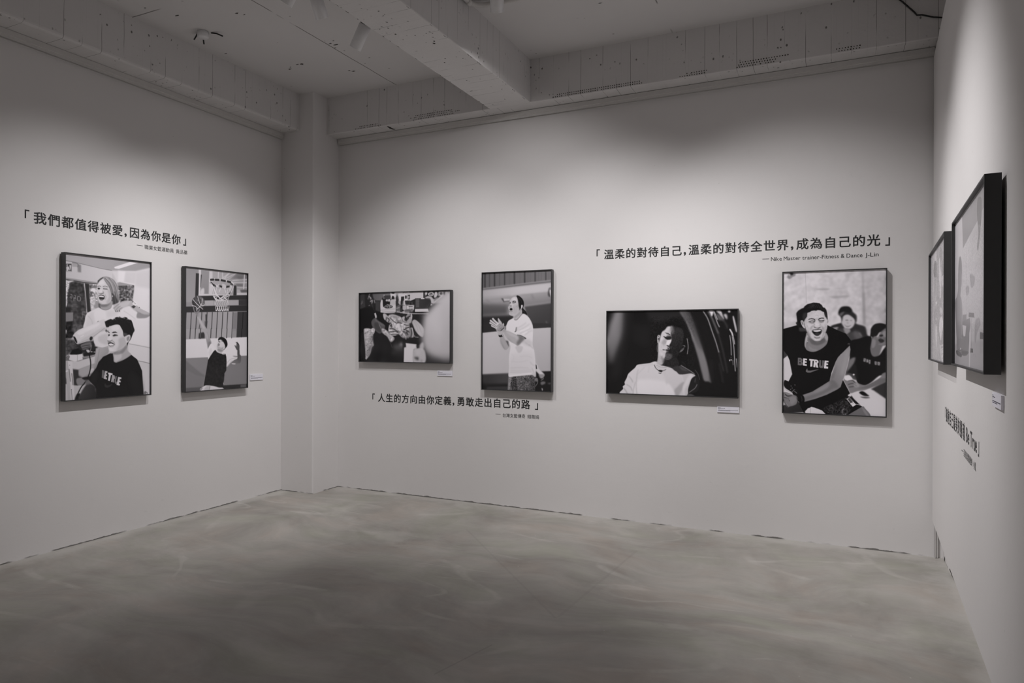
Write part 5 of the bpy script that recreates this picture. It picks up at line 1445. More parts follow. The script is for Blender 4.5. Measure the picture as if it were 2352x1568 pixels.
('p',100,[2102,2669,2142,2656,2176,2696,2209,2536,2243,2549,2294,2603,2329,2670,2329,2805,2312,2858,2227,2844,2160,2763],{'b':8.9,'s':1,'g':[78,2143,2723,2329,2724]}),
('l',40,[2169,2549,2203,2563,2227,2603],{'w':23.3,'b':7.2}),
('l',50,[2226,2576,2294,2622],{'w':23.4,'b':7.2}),
('l',70,[2193,2723,2227,2817],{'w':28.7,'b':10.8}),
('p',34,[1248,2815,1328,2899,1551,2967,1697,2961,1730,3062,1747,3247,1731,3562,1650,3664,1635,3899,1603,4028,1603,4159,1427,4149,1111,4078,834,4049,758,4083,803,3857,878,3504,938,3174,1046,3023,1170,2871],{'b':8.5}),
('n',3,[1248,2815,1730,3062,1731,3562,1603,4159,803,4060,938,3174],{'z':25.6}),
('l',215,[1551,2967,1616,2981,1697,2964],{'w':17.3,'b':6.9}),
('l',205,[1603,4002,1619,4055],{'w':13.9,'b':7.0}),
('p',212,[607,4175,713,4106,864,4051,1174,4095,1427,4169,1587,4197,1594,4232,1112,4245,683,4230],{'b':8.2,'s':1}),
('p',170,[895,4078,1049,4087,988,4212,773,4211],{'b':16.7,'a':0.6,'s':1}),
('l',40,[622,4201,698,4143],{'w':16.5,'b':8.2}),
('l',120,[1018,4098,988,4224],{'w':13.5,'b':8.4}),
('p',205,[1327,2730,1518,2771,1615,2824,1535,2928,1455,2939,1327,2873,1302,2808],{'b':10.3,'s':1}),
('p',120,[1359,2769,1551,2797,1599,2837,1487,2901,1359,2847],{'b':20.6,'a':0.7,'s':1}),
('l',190,[1327,2873,1455,2921,1535,2933],{'w':13.7,'b':6.8}),
('p',205,[1374,2497,1485,2445,1582,2497,1631,2614,1647,2719,1567,2810,1422,2770,1311,2717,1311,2626],{'b':10.3,'s':1}),
('p',140,[1327,2717,1422,2765,1567,2810,1599,2719,1486,2744,1359,2678],{'b':20.5,'a':0.7,'s':1}),
('p',26,[1374,2484,1389,2406,1485,2359,1614,2379,1728,2457,1784,2589,1761,2694,1648,2798,1599,2824,1673,2733,1647,2615,1566,2497,1469,2452],{'b':8.6,'s':1}),
('p',190,[1621,2706,1664,2693,1680,2751,1631,2785],{'b':8.7,'s':1}),
('l',50,[1390,2515,1454,2536],{'w':18.9,'b':6.9}),
('l',50,[1518,2497,1576,2515],{'w':19.0,'b':6.9}),
('l',60,[1371,2608,1422,2627,1416,2653,1352,2645],{'w':18.9,'b':6.9}),
('l',110,[1422,2562,1390,2601],{'w':17.2,'b':8.6}),
('p',165,[450,1542,540,1526,615,1713,797,1961,920,2163,707,2165,555,1790,481,1692],{'b':9.8,'s':1}),
('p',188,[540,1715,615,1763,797,2037,737,2064,585,1840],{'b':16.4,'a':0.6,'s':1}),
('p',120,[465,1542,540,1564,525,1665,466,1642],{'b':13.0,'a':0.6,'s':1}),
('p',76,[794,1148,769,1240,696,1316,591,1361,475,1366,372,1331,301,1263,276,1176,301,1086,371,1010,474,965,590,958,695,991,768,1059],{'b':8.3,'s':1}),
('p',112,[532,961,703,1001,788,1149,749,1290,644,1346,688,1154,613,1032],{'b':19.7,'a':0.8,'s':1}),
('p',44,[287,1150,346,1097,435,1318,524,1351,465,1371,346,1322],{'b':19.4,'a':0.7,'s':1}),
('n',9,[346,1022,733,1000,765,1302,347,1347],{'z':13.0}),
('l',214,[322,1086,405,1169,539,1275,719,1400],{'w':21.0,'b':5.7}),
('l',214,[508,975,553,1111,613,1234,689,1275,789,1250],{'w':21.3,'b':5.7}),
('l',214,[703,1039,673,1205,599,1310,480,1428],{'w':21.5,'b':5.8}),
('l',214,[288,1300,391,1307,465,1354,509,1389],{'w':21.0,'b':5.6}),
('p',130,[317,1348,361,1358,391,1470,465,1517,450,1417,429,1380,480,1366,510,1490,560,1412,584,1386,590,1449,540,1552,465,1579,376,1520],{'b':9.7,'s':1}),
('l',60,[370,1396,400,1482],{'w':16.2,'b':8.1,'a':0.7}),
('l',60,[480,1403,495,1491],{'w':16.3,'b':8.2,'a':0.7}),
('p',170,[435,1393,465,1379,489,1466,459,1479],{'b':9.8,'a':0.7,'s':1}),
('l',205,[1013,356,1100,336,1256,323,1511,315,1803,331,1968,370,2028,405],{'w':70.8,'b':6.7}),
('l',200,[1007,382,1053,468,1163,524,1320,551,1544,573,1738,573,1902,534,2001,447],{'w':67.4,'b':8.4}),
('l',44,[1053,353,1162,336],{'w':74.4,'b':6.8,'s':0}),
('l',44,[1250,336,1389,330],{'w':75.2,'b':6.8,'s':0}),
('l',44,[1504,329,1666,342],{'w':76.3,'b':6.9,'s':0}),
('l',44,[1786,353,1908,370],{'w':77.5,'b':7.0,'s':0}),
('l',44,[1053,455,1100,490],{'w':77.7,'b':6.8,'s':0}),
('l',44,[1163,524,1226,558],{'w':78.2,'b':6.8,'s':0}),
('l',44,[1415,544,1505,563],{'w':79.3,'b':6.9,'s':0}),
('l',44,[1722,553,1853,538],{'w':80.7,'b':7.0,'s':0}),
('l',44,[1952,438,2018,473],{'w':81.7,'b':7.1,'s':0}),
('p',196,[1543,456,1705,496,1706,601,1592,609],{'b':10.4,'s':1}),
('p',205,[1352,471,1415,492,1431,595,1384,598],{'b':10.3,'a':0.8}),
('p',200,[1320,654,1738,651,1739,809,1321,810],{'b':17.1,'a':0.45,'s':1}),
('l',218,[1007,408,1100,593,1179,870,1274,1046,1297,1277],{'w':20.2,'b':5.9}),
('l',218,[1063,467,1195,689,1290,915],{'w':20.3,'b':5.9}),
('l',218,[1100,516,1258,762,1385,936,1610,1053],{'w':20.3,'b':5.9}),
('l',218,[1194,560,1226,764,1321,862],{'w':20.4,'b':6.0}),
('l',218,[2035,418,2035,551,1936,744,1837,909,1772,1097,1740,1256],{'w':21.4,'b':6.2}),
('l',218,[2001,474,1903,667,1804,831],{'w':21.3,'b':6.2}),
('l',218,[1952,464,1870,669,1739,836,1609,975,1417,1090],{'w':21.3,'b':6.2}),
('l',218,[1869,537,1837,697,1739,809],{'w':21.2,'b':6.2}),
('l',218,[1320,577,1258,762,1226,867],{'w':20.6,'b':6.0}),
('l',218,[1479,591,1416,752],{'w':20.7,'b':6.0}),
('l',218,[1641,606,1706,759],{'w':20.9,'b':6.1}),
('l',218,[1804,568,1771,755],{'w':21.1,'b':6.2}),
('l',222,[1148,911,1258,995,1481,1060,1707,943,1821,870],{'w':22.1,'b':5.9}),
('l',222,[1195,973,1322,1069,1610,1053,1772,978],{'w':22.1,'b':6.0}),
('l',222,[1164,949,1353,899,1481,982,1609,883,1772,899],{'w':22.1,'b':5.9}),
('l',222,[1259,1046,1353,911,1481,1034,1609,896,1740,1020],{'w':22.2,'b':6.0}),
('l',222,[1227,1022,1385,1039,1545,926,1739,993],{'w':22.1,'b':6.0}),
('p',196,[1243,1086,1772,1044,1757,1243,1275,1278],{'b':17.0,'a':0.75,'s':1}),
('l',232,[1259,1279,1272,1382,1301,1432,1329,1353,1341,1275],{'w':23.9,'b':6.0}),
('l',232,[1341,1275,1354,1378,1383,1429,1412,1350,1424,1271],{'w':24.0,'b':6.0}),
('l',232,[1424,1271,1437,1375,1466,1426,1495,1346,1507,1267],{'w':24.1,'b':6.0}),
('l',232,[1507,1267,1520,1371,1550,1422,1578,1343,1591,1263],{'w':24.2,'b':6.1}),
('l',232,[1591,1263,1604,1368,1633,1419,1662,1339,1675,1260],{'w':24.3,'b':6.1}),
('l',232,[1675,1260,1688,1364,1718,1415,1747,1335,1760,1256],{'w':24.4,'b':6.1}),
('l',232,[1760,1256,1773,1360,1803,1412,1832,1331,1845,1252],{'w':24.6,'b':6.1}),
('l',90,[1259,1098,1303,1173,1272,1253],{'w':13.6,'b':6.8,'a':0.8}),
('l',90,[1334,1094,1379,1170,1348,1249],{'w':13.7,'b':6.9,'a':0.8}),
('l',90,[1411,1090,1456,1166,1424,1245],{'w':13.8,'b':6.9,'a':0.8}),
('l',90,[1487,1086,1533,1162,1501,1242],{'w':13.8,'b':6.9,'a':0.8}),
('l',90,[1565,1082,1610,1158,1578,1238],{'w':13.9,'b':6.9,'a':0.8}),
('l',90,[1642,1078,1688,1154,1656,1234],{'w':13.9,'b':7.0,'a':0.8}),
('l',90,[1720,1073,1766,1150,1734,1230],{'w':14.0,'b':7.0,'a':0.8}),
('p',238,[1298,1420,1295,1428,1289,1434,1280,1438,1271,1438,1262,1435,1256,1429,1253,1421,1256,1413,1262,1407,1270,1403,1280,1403,1289,1406,1295,1412],{'b':6.8,'s':1}),
('p',238,[1456,1426,1454,1434,1448,1441,1439,1444,1429,1445,1420,1442,1414,1436,1412,1428,1414,1420,1420,1413,1429,1409,1439,1409,1448,1412,1454,1418],{'b':6.9,'s':1}),
('p',238,[1585,1421,1583,1429,1577,1435,1567,1439,1557,1440,1548,1436,1542,1430,1540,1423,1542,1415,1548,1408,1557,1404,1567,1404,1576,1407,1583,1413],{'b':6.9,'s':1}),
('p',238,[1796,1359,1794,1367,1788,1374,1778,1378,1768,1378,1759,1375,1753,1369,1750,1361,1753,1353,1759,1347,1768,1343,1778,1342,1788,1345,1794,1351],{'b':7.0,'s':1}),
('p',238,[1377,1351,1374,1359,1368,1366,1359,1370,1349,1370,1341,1367,1334,1361,1332,1353,1334,1345,1340,1339,1349,1335,1359,1334,1368,1338,1374,1344],{'b':6.9,'s':1}),
('p',238,[1698,1377,1696,1385,1690,1391,1681,1395,1671,1396,1661,1393,1655,1386,1653,1379,1655,1371,1661,1364,1670,1360,1681,1360,1690,1363,1696,1369],{'b':7.0,'s':1})]),
'room': (191, [  # greys carry most of the grazing glare, so the darks are lifted
('p',200,[-707,-390,1802,-30,1836,1127,-660,924],{'b':4.1}),
('p',153,[1052,28,1804,42,3669,-2,3677,303,2826,416,1818,513,1201,583],{'b':3.6,'g':[166,1512,362,3671,89]}),
('p',199,[2826,416,3677,303,3701,1279,1216,1077,1201,583,1818,513],{'b':3.1}),
('l',132,[1759,16,1774,525],{'w':5.4,'b':2.0}),
('l',138,[1151,44,1183,1074],{'w':8.6,'b':2.1,'s':0}),
('l',140,[1729,501,1717,1118],{'w':10.9,'b':2.0,'s':0}),
('p',128,[2884,277,2940,107,3176,111,3349,182,3354,372,3245,544,3130,559,2986,473],{'b':3.1,'s':1}),
('p',149,[3010,477,3245,528,3134,720,3020,835,2897,755,3037,610],{'b':3.0,'s':1}),
('l',210,[2064,52,2164,122],{'w':5.3,'b':2.0}),
('l',210,[2394,66,2474,115],{'w':5.2,'b':1.9}),
('l',110,[-74,-9,85,77,97,450,-92,636],{'w':4.7,'b':2.4}),
('p',108,[-213,602,-52,630,-90,699,-210,687],{'b':3.2,'s':1}),
('p',138,[556,784,660,676,834,666,1007,752,1080,932,1021,1177,531,1141],{'b':3.7,'s':1}),
('n',9,[1818,513,3682,517,3701,1279,1297,1084,1282,612],{'z':5.4}),
('l',143,[2448,580,2450,665,2359,723],{'w':7.7,'b':3.2}),
('l',143,[2386,760,2442,852,2337,927],{'w':7.7,'b':3.2}),
('l',143,[2328,1081,2464,1161],{'w':7.8,'b':3.2}),
('l',143,[1521,658,1446,761],{'w':8.3,'b':3.5}),
('l',143,[1967,640,1913,740],{'w':8.0,'b':3.3}),
('l',143,[2184,806,2117,904],{'w':7.9,'b':3.3}),
('p',199,[-244,872,3699,1217,3721,2067,-203,2056],{'b':15.8,'a':0.4}),
('p',172,[-200,2140,3721,2067,3734,2582,-178,2771],{'b':15.8,'g':[184,567,2237,3297,2524]}),
('l',143,[1181,996,1157,1299],{'w':11.4,'b':2.8}),
('l',145,[1700,1042,1673,1660],{'w':10.9,'b':2.7}),
('p',159,[1615,1236,1985,1244,2016,1335,1695,1369],{'b':6.9,'s':1}),
('p',158,[2122,1079,2659,1159,2598,1272,2266,1282],{'b':7.9,'s':1}),
('p',166,[2740,1798,3103,1760,3279,1844,2930,1967,2810,2097,2684,2064],{'b':7.5,'s':1}),
('n',7,[1214,999,3699,1217,3719,1976,1243,1947],{'z':5.7}),
('p',143,[13,1392,316,1306,496,1177,523,899,963,939,970,1171,856,1358,1064,1484,1106,1754,1114,2021,378,2057,180,1770],{'b':3.9,'s':1}),
('p',153,[856,1358,1097,1467,1175,1870,994,1944],{'b':4.4,'s':1}),
('p',143,[1201,1652,1703,1661,1706,1752,1172,1756],{'b':3.5}),
('p',132,[1172,1756,2141,1729,2214,1871,1943,2258,1090,2308,1115,2060],{'b':3.6,'g':[143,1238,1795,2014,2222]}),
('p',205,[1174,1813,1679,1842,1561,1996,1341,2004,1244,1965],{'b':2.8}),
('p',138,[339,1997,560,2028,1081,2031,1373,2004,1377,2135,1089,2270,605,2277,345,2179],{'b':3.8,'s':1}),
('p',108,[234,2241,567,2237,1089,2289,1007,2338,570,2327,293,2301],{'b':3.8,'s':1}),
('p',210,[986,2202,979,2208,960,2213,933,2216,903,2216,875,2213,856,2209,849,2203,856,2197,875,2192,902,2189,932,2189,960,2192,979,2196],{'b':2.2,'s':1}),
('l',99,[567,2217,833,2234,1170,2212],{'w':7.4,'b':3.0}),
('p',101,[1087,2232,1942,2240,1722,2298,1173,2307],{'b':4.3,'a':0.7,'s':1}),
('p',119,[1997,1645,2609,1673,2649,1742,1970,1710],{'b':2.7}),
('l',110,[2306,1731,2284,1924,2316,2063,2360,2201],{'w':12.9,'b':1.9}),
('p',97,[2223,2185,2493,2186,2521,2247,2184,2248],{'b':2.6}),
('p',210,[2077,1956,2213,1819,2258,1959,2136,2519,2022,2523],{'b':3.3}),
('l',143,[2561,2267,2626,2299],{'w':5.1,'b':1.9}),
('l',143,[2753,2272,2816,2309],{'w':5.0,'b':1.9}),
('l',132,[3520,1696,3526,1958],{'w':8.1,'b':1.7}),
('p',106,[3225,1954,3771,1977,3773,2060,3227,2050],{'b':2.4}),
('l',92,[3285,2050,3289,2240],{'w':6.5,'b':1.5,'s':0}),
('l',92,[3397,2050,3402,2238],{'w':6.4,'b':1.5,'s':0}),
('l',92,[3507,2051,3512,2237],{'w':6.4,'b':1.4,'s':0}),
('l',92,[3615,2051,3620,2235],{'w':6.3,'b':1.4,'s':0})]),
'kiss': (172, [  # glare haze painted into these greys too
('p',191,[-479,-67,1734,37,1747,325,1106,1187,-422,1106],{'b':6.8}),
('p',162,[1734,37,3763,-6,3815,1331,1338,1200,1413,327],{'b':6.1}),
('p',201,[1148,41,1735,46,1747,325,1296,242],{'b':5.2}),
('p',130,[887,537,926,353,1181,258,1479,279,1705,375,1800,545,1719,681,1315,675],{'b':6.3,'s':1}),
('p',174,[986,620,1762,685,1786,1223,1012,1182],{'b':8.4}),
('p',153,[1316,685,1498,699,1469,1061,1284,1013],{'b':5.2}),
('p',143,[2536,270,2610,142,2862,122,3149,240,3156,405,2779,432],{'b':5.8,'s':1}),
('l',132,[2858,21,2884,175],{'w':9.5,'b':3.8}),
('p',199,[2379,356,2619,348,2745,564,3020,724,2993,988,2849,1213,2653,1168,2564,923,2395,738],{'b':4.9,'s':1}),
('p',143,[3065,462,3780,425,3794,791,3173,836],{'b':9.3}),
('p',189,[3079,795,3743,803,3715,976,3272,1008],{'b':6.5,'s':1}),
('p',145,[3087,994,3801,982,3815,1331,3005,1288],{'b':9.3,'a':0.7}),
('n',10,[60,-6,3764,26,3815,1331,115,1135],{'z':8.8}),
('p',178,[-114,1004,1644,1108,1603,2782,-26,2838],{'b':11.1,'a':0.6}),
('p',155,[1757,1115,3760,1233,3798,2216,2763,2255,1901,1856],{'b':10.1,'a':0.8}),
('p',219,[1466,1247,1695,1231,1920,1271,1698,1306],{'b':5.1,'s':1}),
('p',159,[1071,1458,1656,1387,2107,1534,1896,1728,1204,1729],{'b':10.4,'s':1}),
('l',132,[1304,1315,1657,1406,1617,1534],{'w':10.3,'b':5.2}),
('l',132,[1991,1365,2319,1488,2636,1623],{'w':9.9,'b':5.0}),
('l',132,[1197,1577,1439,1697],{'w':10.4,'b':5.2}),
('l',132,[581,1655,842,1837],{'w':10.7,'b':5.4}),
('p',191,[2628,1430,2928,1425,3315,1510,3033,1602,2733,1521],{'b':4.8,'s':1}),
('p',211,[2639,1693,3033,1619,3379,1714,3422,1849,3145,1997,2957,2133,2652,2010,2502,1867],{'b':4.8,'s':1}),
('p',209,[1515,1830,1720,1797,1901,1856,1870,2149,1788,2333,1598,2149],{'b':5.1,'s':1}),
('p',207,[2919,1201,2903,1212,2860,1219,2796,1221,2725,1217,2659,1207,2614,1195,2597,1182,2613,1171,2657,1163,2722,1162,2794,1166,2858,1175,2902,1188],{'b':3.8,'s':1}),
('p',205,[1780,1642,1770,1651,1739,1658,1693,1661,1643,1659,1596,1654,1564,1645,1552,1635,1563,1625,1595,1619,1641,1616,1691,1617,1737,1623,1769,1632],{'b':4.0,'s':1}),
('p',199,[2722,2237,3619,2214,3798,2216,3814,2608,3170,2618,2809,2393],{'b':4.7}),
('p',164,[2962,2254,3621,2242,3622,2283,3003,2305],{'b':4.7}),
('l',153,[3063,2339,3678,2316],{'w':9.3,'b':3.7}),
('l',153,[3124,2423,3681,2401],{'w':9.3,'b':3.7}),
('l',153,[3166,2508,3720,2488],{'w':9.2,'b':3.7}),
('n',10,[-114,1004,3760,1233,3814,2625,-31,2737],{'z':10.0})]),
'salon': (190, [
('p',168,[-17,49,2767,-60,2768,179,2166,315,1409,373,600,268,-17,213],{'b':12.3,'g':[150,846,47,2448,79]}),
('p',190,[-17,225,600,280,1409,373,1409,637,1621,721,947,761,8,694],{'b':8.6,'g':[200,123,506,1357,516]}),
('l',90,[30,213,311,238,722,292,1098,341,1409,366],{'w':12.3,'b':6.2}),
('p',205,[1382,376,2166,315,2768,126,2773,2119,1625,2139,1594,748],{'b':20.3,'g':[216,1488,504,2451,1075]}),
('p',222,[1593,343,1835,359,1836,678,1594,723],{'b':20.6,'a':0.8}),
('p',196,[1836,372,2166,354,2139,706,1782,683],{'b':20.9,'a':0.7}),
('p',186,[2166,341,2768,179,2770,844,2167,782],{'b':42.7,'a':0.5}),
('l',150,[1461,167,1619,113,1727,76],{'w':20.4,'b':13.6,'a':0.7}),
('p',240,[1474,254,1971,51,2292,22,1620,290,1487,291],{'b':6.8}),
('p',60,[25,303,193,286,193,511,26,527],{'b':7.4}),
('p',190,[44,396,76,369,123,388,146,480,111,460,88,509,53,489],{'b':6.2,'s':1}),
('p',190,[134,339,181,335,170,478,151,432],{'b':6.2,'s':1}),
('p',180,[53,324,88,316,81,357,53,359],{'b':6.2,'s':1}),
('p',175,[26,492,189,500,189,529,26,529],{'b':6.2}),
('p',160,[205,249,359,269,359,364,205,368],{'b':8.7}),
('p',130,[359,269,466,294,467,510,371,507],{'b':15.2}),
('l',80,[216,248,370,272,371,363],{'w':12.5,'b':6.3}),
('p',64,[8,729,241,733,552,780,948,786,948,822,552,816,8,776],{'b':8.6}),
('p',150,[8,694,947,761,948,786,552,775,8,734],{'b':7.4}),
('p',58,[8,776,552,816,602,1430,678,2154,11,2166],{'b':12.3}),
('p',84,[172,1356,361,1370,387,2159,34,2165,33,1694,196,1664],{'b':24.9,'a':0.6}),
('n',10,[8,776,552,816,678,2154,11,2166],{'z':24.6}),
('p',205,[8,823,101,780,265,767,194,808,136,849,124,980,89,1053,78,1219,67,1456,21,1506],{'b':12.3,'s':1}),
('n',22,[8,823,136,813,113,1051,67,1503,9,1506],{'z':12.3}),
('p',128,[10,1695,243,1681,239,1924,10,1954],{'b':8.6}),
('p',24,[57,1957,220,1948,232,2091,57,2118],{'b':7.4}),
('p',32,[10,1553,172,1546,173,1664,10,1683],{'b':12.3}),
('p',40,[577,814,711,828,762,1519,763,1641,652,1670,603,1526],{'b':10.2}),
('l',185,[560,828,602,1139,640,1670],{'w':17.9,'b':6.4}),
('p',180,[711,828,948,822,948,1167,1025,1409,849,1540,762,1592,749,1325,712,1181],{'b':15.5}),
('n',34,[711,828,948,822,948,1167,949,1412,762,1568,712,1181],{'z':14.2}),
('p',225,[773,958,873,938,898,1022,811,1053],{'b':10.4,'s':1}),
('p',50,[724,839,848,854,948,835,923,923,798,931,724,985],{'b':15.5,'a':0.6,'s':1}),
('p',40,[712,1084,798,1054,774,1177,725,1229],{'b':12.9,'a':0.6,'s':1}),
('p',205,[749,1227,899,1268,849,1540,762,1568],{'b':19.4,'a':0.7,'s':1}),
('l',165,[167,1166,207,1176,195,1272,153,1250,183,1213],{'w':11.2,'b':5.6}),
('l',165,[266,1184,308,1193,301,1277,266,1256,261,1351],{'w':11.3,'b':5.6}),
('l',165,[373,1213,445,1233,445,1329,373,1333,361,1262,385,1213],{'w':11.4,'b':5.7}),
('l',110,[219,1449,361,1453],{'w':12.5,'b':10.0,'a':0.7}),
('l',100,[196,1569,338,1574],{'w':12.5,'b':10.0,'a':0.7}),
('l',90,[220,1615,326,1615],{'w':12.5,'b':10.0,'a':0.7}),
('l',150,[511,1651,511,1820],{'w':8.9,'b':5.1,'s':0}),
('l',150,[554,1649,560,1818],{'w':8.9,'b':5.1,'s':0}),
('l',150,[511,1735,591,1745],{'w':8.9,'b':5.1,'s':0}),
('l',150,[591,1648,599,1841],{'w':9.0,'b':5.1,'s':0}),
('l',150,[518,1651,591,1653],{'w':8.9,'b':5.1,'s':0}),
('p',110,[1595,811,2125,746,2112,967,2071,1253,1623,1328,1621,873],{'b':13.7}),
('n',30,[1595,811,2125,746,2071,1253,1623,1328],{'z':17.8}),
('p',60,[1594,786,1891,789,1864,881,1621,923],{'b':20.6,'a':0.7}),
('p',150,[1568,725,1674,691,2112,747,1595,811],{'b':13.7}),
('l',225,[1674,691,1891,712,2139,745],{'w':17.9,'b':9.6}),
('p',148,[948,822,998,695,1124,586,1253,563,1409,612,1515,704,1595,874,1622,1126,1636,1277,1464,1387,1359,1392,1358,1092,1254,899,1150,733,998,868],{'b':7.9,'s':1,'g':[128,1150,609,1516,1283]}),
('l',90,[1150,633,1305,845,1384,1065,1398,1390],{'w':20.0,'b':8.0,'a':0.8}),
('l',190,[1214,603,1383,764,1489,1083,1516,1359],{'w':21.4,'b':8.0,'a':0.8}),
('l',100,[1305,595,1462,758,1569,1053,1596,1304],{'w':17.5,'b':8.1,'a':0.8}),
('l',80,[1176,619,1331,768,1437,1087,1464,1362],{'w':17.3,'b':8.0,'a':0.8}),
('l',185,[1357,616,1515,805,1595,1077],{'w':17.5,'b':8.1,'a':0.8}),
('l',50,[1410,1063,1463,1236,1490,1360],{'w':33.8,'b':8.1,'a':0.8}),
('l',70,[1489,1008,1542,1231,1569,1331],{'w':27.2,'b':8.2,'a':0.8}),
('l',170,[1125,598,1253,749,1332,968],{'w':15.9,'b':8.0,'a':0.8}),
('p',60,[1384,1140,1463,1085,1596,1279,1596,1330,1464,1387,1398,1365],{'b':13.5,'a':0.8,'s':1}),
('p',150,[849,1466,974,1313,1025,1384,1050,1506,899,1537],{'b':13.0,'s':1}),
('p',90,[987,1386,1076,1406,1076,1530,1000,1508],{'b':13.2,'s':1}),
('p',158,[1050,1407,1255,1347,1411,1289,1411,1440,1333,1543,1204,1574,1076,1542],{'b':7.9,'s':1}),
('p',90,[1050,1407,1255,1397,1359,1342,1255,1459,1076,1480],{'b':15.8,'a':0.6,'s':1}),
('l',80,[1063,1543,1204,1574,1359,1517,1424,1439],{'w':13.2,'b':6.6,'a':0.8}),
('p',218,[579,1914,603,1768,676,1669,849,1576,987,1509,1076,1554,1217,1578,1359,1517,1432,1401,1490,1486,1784,1498,2030,1410,2226,1557,2212,1791,2255,1946,2115,2027,1624,2012,1205,2046,1001,2149,556,2157],{'b':7.7,'s':1}),
('p',196,[677,1742,849,1638,900,1905,801,2152,604,2156,628,1889],{'b':32.2,'a':0.5,'s':1}),
('p',200,[1204,1623,1464,1563,1623,1683,1256,1796],{'b':40.0,'a':0.6,'s':1}),
('p',232,[850,1662,1204,1648,1153,1898,925,1954],{'b':39.1,'a':0.5,'s':1}),
('l',170,[677,1766,776,1884,813,2030],{'w':15.5,'b':11.6,'a':0.6}),
('l',180,[1784,1575,2031,1719,2170,1818],{'w':16.6,'b':12.5,'a':0.6}),
('p',180,[950,1904,1153,1898,1154,1998,951,2015],{'b':7.9,'a':0.7}),
('l',60,[963,1941,1001,1927,1026,2001],{'w':28.9,'b':6.6}),
('l',70,[1077,1920,1141,1911,1128,1961],{'w':29.1,'b':6.6}),
('p',178,[1438,1489,1596,1355,1811,1267,1975,1246,2169,1352,2338,1474,2568,1569,2684,1644,2568,1754,2396,1780,2212,1778,2226,1583,2003,1424,1784,1473,1650,1580,1517,1611,1464,1538],{'b':8.1,'s':1}),
('p',135,[2254,1608,2453,1653,2670,1671,2510,1769,2226,1765],{'b':14.3,'a':0.8,'s':1}),
('p',200,[1623,1379,1838,1292,2002,1270,1893,1417,1676,1478],{'b':16.5,'a':0.6,'s':1}),
('p',120,[2002,1412,2226,1557,2453,1679,2254,1608,2058,1486],{'b':14.1,'a':0.5,'s':1}),
('p',225,[2071,1292,2141,1250,2219,1297,2219,1375,2141,1405,2080,1369],{'b':7.1,'s':1}),
('p',60,[2025,1436,2113,1380,2183,1416,2113,1484],{'b':8.4}),
('p',90,[2052,1267,2085,1253,2113,1277,2074,1305],{'b':8.5}),
('l',110,[2127,1289,2147,1327,2183,1330],{'w':9.9,'b':4.2}),
('l',110,[1464,1513,1543,1433,1623,1379],{'w':13.6,'b':6.8,'a':0.7}),
('l',110,[1530,1560,1596,1481,1676,1427],{'w':13.6,'b':6.8,'a':0.7}),
('l',110,[1623,1581,1663,1516,1730,1475],{'w':13.7,'b':6.9,'a':0.7}),
('l',30,[1522,1581,1538,1615],{'w':16.3,'b':5.4}),
('l',30,[1581,1578,1597,1613],{'w':16.4,'b':5.5}),
('l',30,[1639,1568,1655,1603],{'w':16.5,'b':5.5}),
('p',40,[2318,1443,2317,1448,2313,1452,2307,1454,2301,1454,2295,1453,2291,1449,2290,1445,2291,1440,2295,1436,2301,1434,2307,1434,2313,1436,2317,1439],{'b':4.3,'s':1}),
('p',202,[948,822,977,724,1108,617,1191,723,1275,845,1342,970,1376,1113,1385,1259,1293,1361,1176,1399,1060,1397,1003,1344,986,1217,962,1139,937,997],{'b':7.9,'s':1}),
('p',168,[1258,943,1342,970,1385,1129,1377,1275,1276,1378,1226,1332,1309,1150],{'b':24.1,'a':0.7,'s':1}),
('p',222,[993,754,1108,681,1174,788,1026,832],{'b':19.8,'a':0.6,'s':1}),
('p',150,[1003,1344,1126,1401,1276,1378,1176,1415,1060,1413],{'b':13.2,'a':0.6,'s':1}),
('p',70,[948,822,960,709,1058,621,1141,582,1124,624,1042,687,977,772],{'b':7.9}),
('l',50,[961,892,1002,865,1051,878],{'w':14.5,'b':6.6,'a':0.8}),
('l',55,[1125,875,1191,855,1266,875],{'w':14.6,'b':6.6,'a':0.8}),
('p',35,[953,933,994,914,1035,927,1026,959,977,971],{'b':6.6}),
('l',40,[1133,939,1191,940,1258,943],{'w':17.3,'b':6.6}),
('l',100,[1133,920,1191,908,1250,920],{'w':13.3,'b':6.6,'a':0.6}),
('p',222,[1035,959,1084,955,1109,1034,1059,1053,1010,1040],{'b':13.2,'a':0.6,'s':1}),
('p',60,[991,1065,1019,1087,1060,1077,1117,1062,1134,1032,1125,1081,1060,1098,997,1092],{'b':9.2,'a':0.85,'s':1}),
('l',110,[1117,1017,1142,1047,1134,1096],{'w':17.3,'b':10.6,'a':0.7}),
('p',50,[994,1137,1060,1117,1142,1131,1179,1166,1167,1239,1109,1282,1052,1290,1011,1247],{'b':7.9}),
('p',238,[1002,1155,1076,1145,1155,1162,1151,1195,1076,1193,1011,1187],{'b':5.3}),
('p',28,[1007,1200,1076,1204,1162,1199,1142,1237,1076,1244,1019,1231],{'b':6.6}),
('p',110,[1030,1250,1126,1241,1101,1282,1052,1285],{'b':7.9}),
('l',130,[1184,1109,1217,1171,1192,1253],{'w':17.3,'b':12.0,'a':0.6}),
('l',140,[970,1122,978,1170],{'w':15.8,'b':10.5,'a':0.6}),
('p',225,[1431,1142,1429,1154,1426,1163,1421,1168,1416,1169,1411,1164,1408,1155,1407,1144,1408,1132,1411,1123,1416,1118,1421,1118,1426,1122,1429,1131],{'b':8.1,'s':1}),
('p',214,[1908,1826,2686,1859,2688,2700,1910,2573],{'b':14.0}),
('p',206,[1910,2586,2688,2714,2690,3206,2234,3110,1969,2913],{'b':11.2}),
('p',196,[2264,3139,2690,3220,2692,4216,2447,4144,2385,3419],{'b':11.4,'g':[206,2324,3361,2630,4100]}),
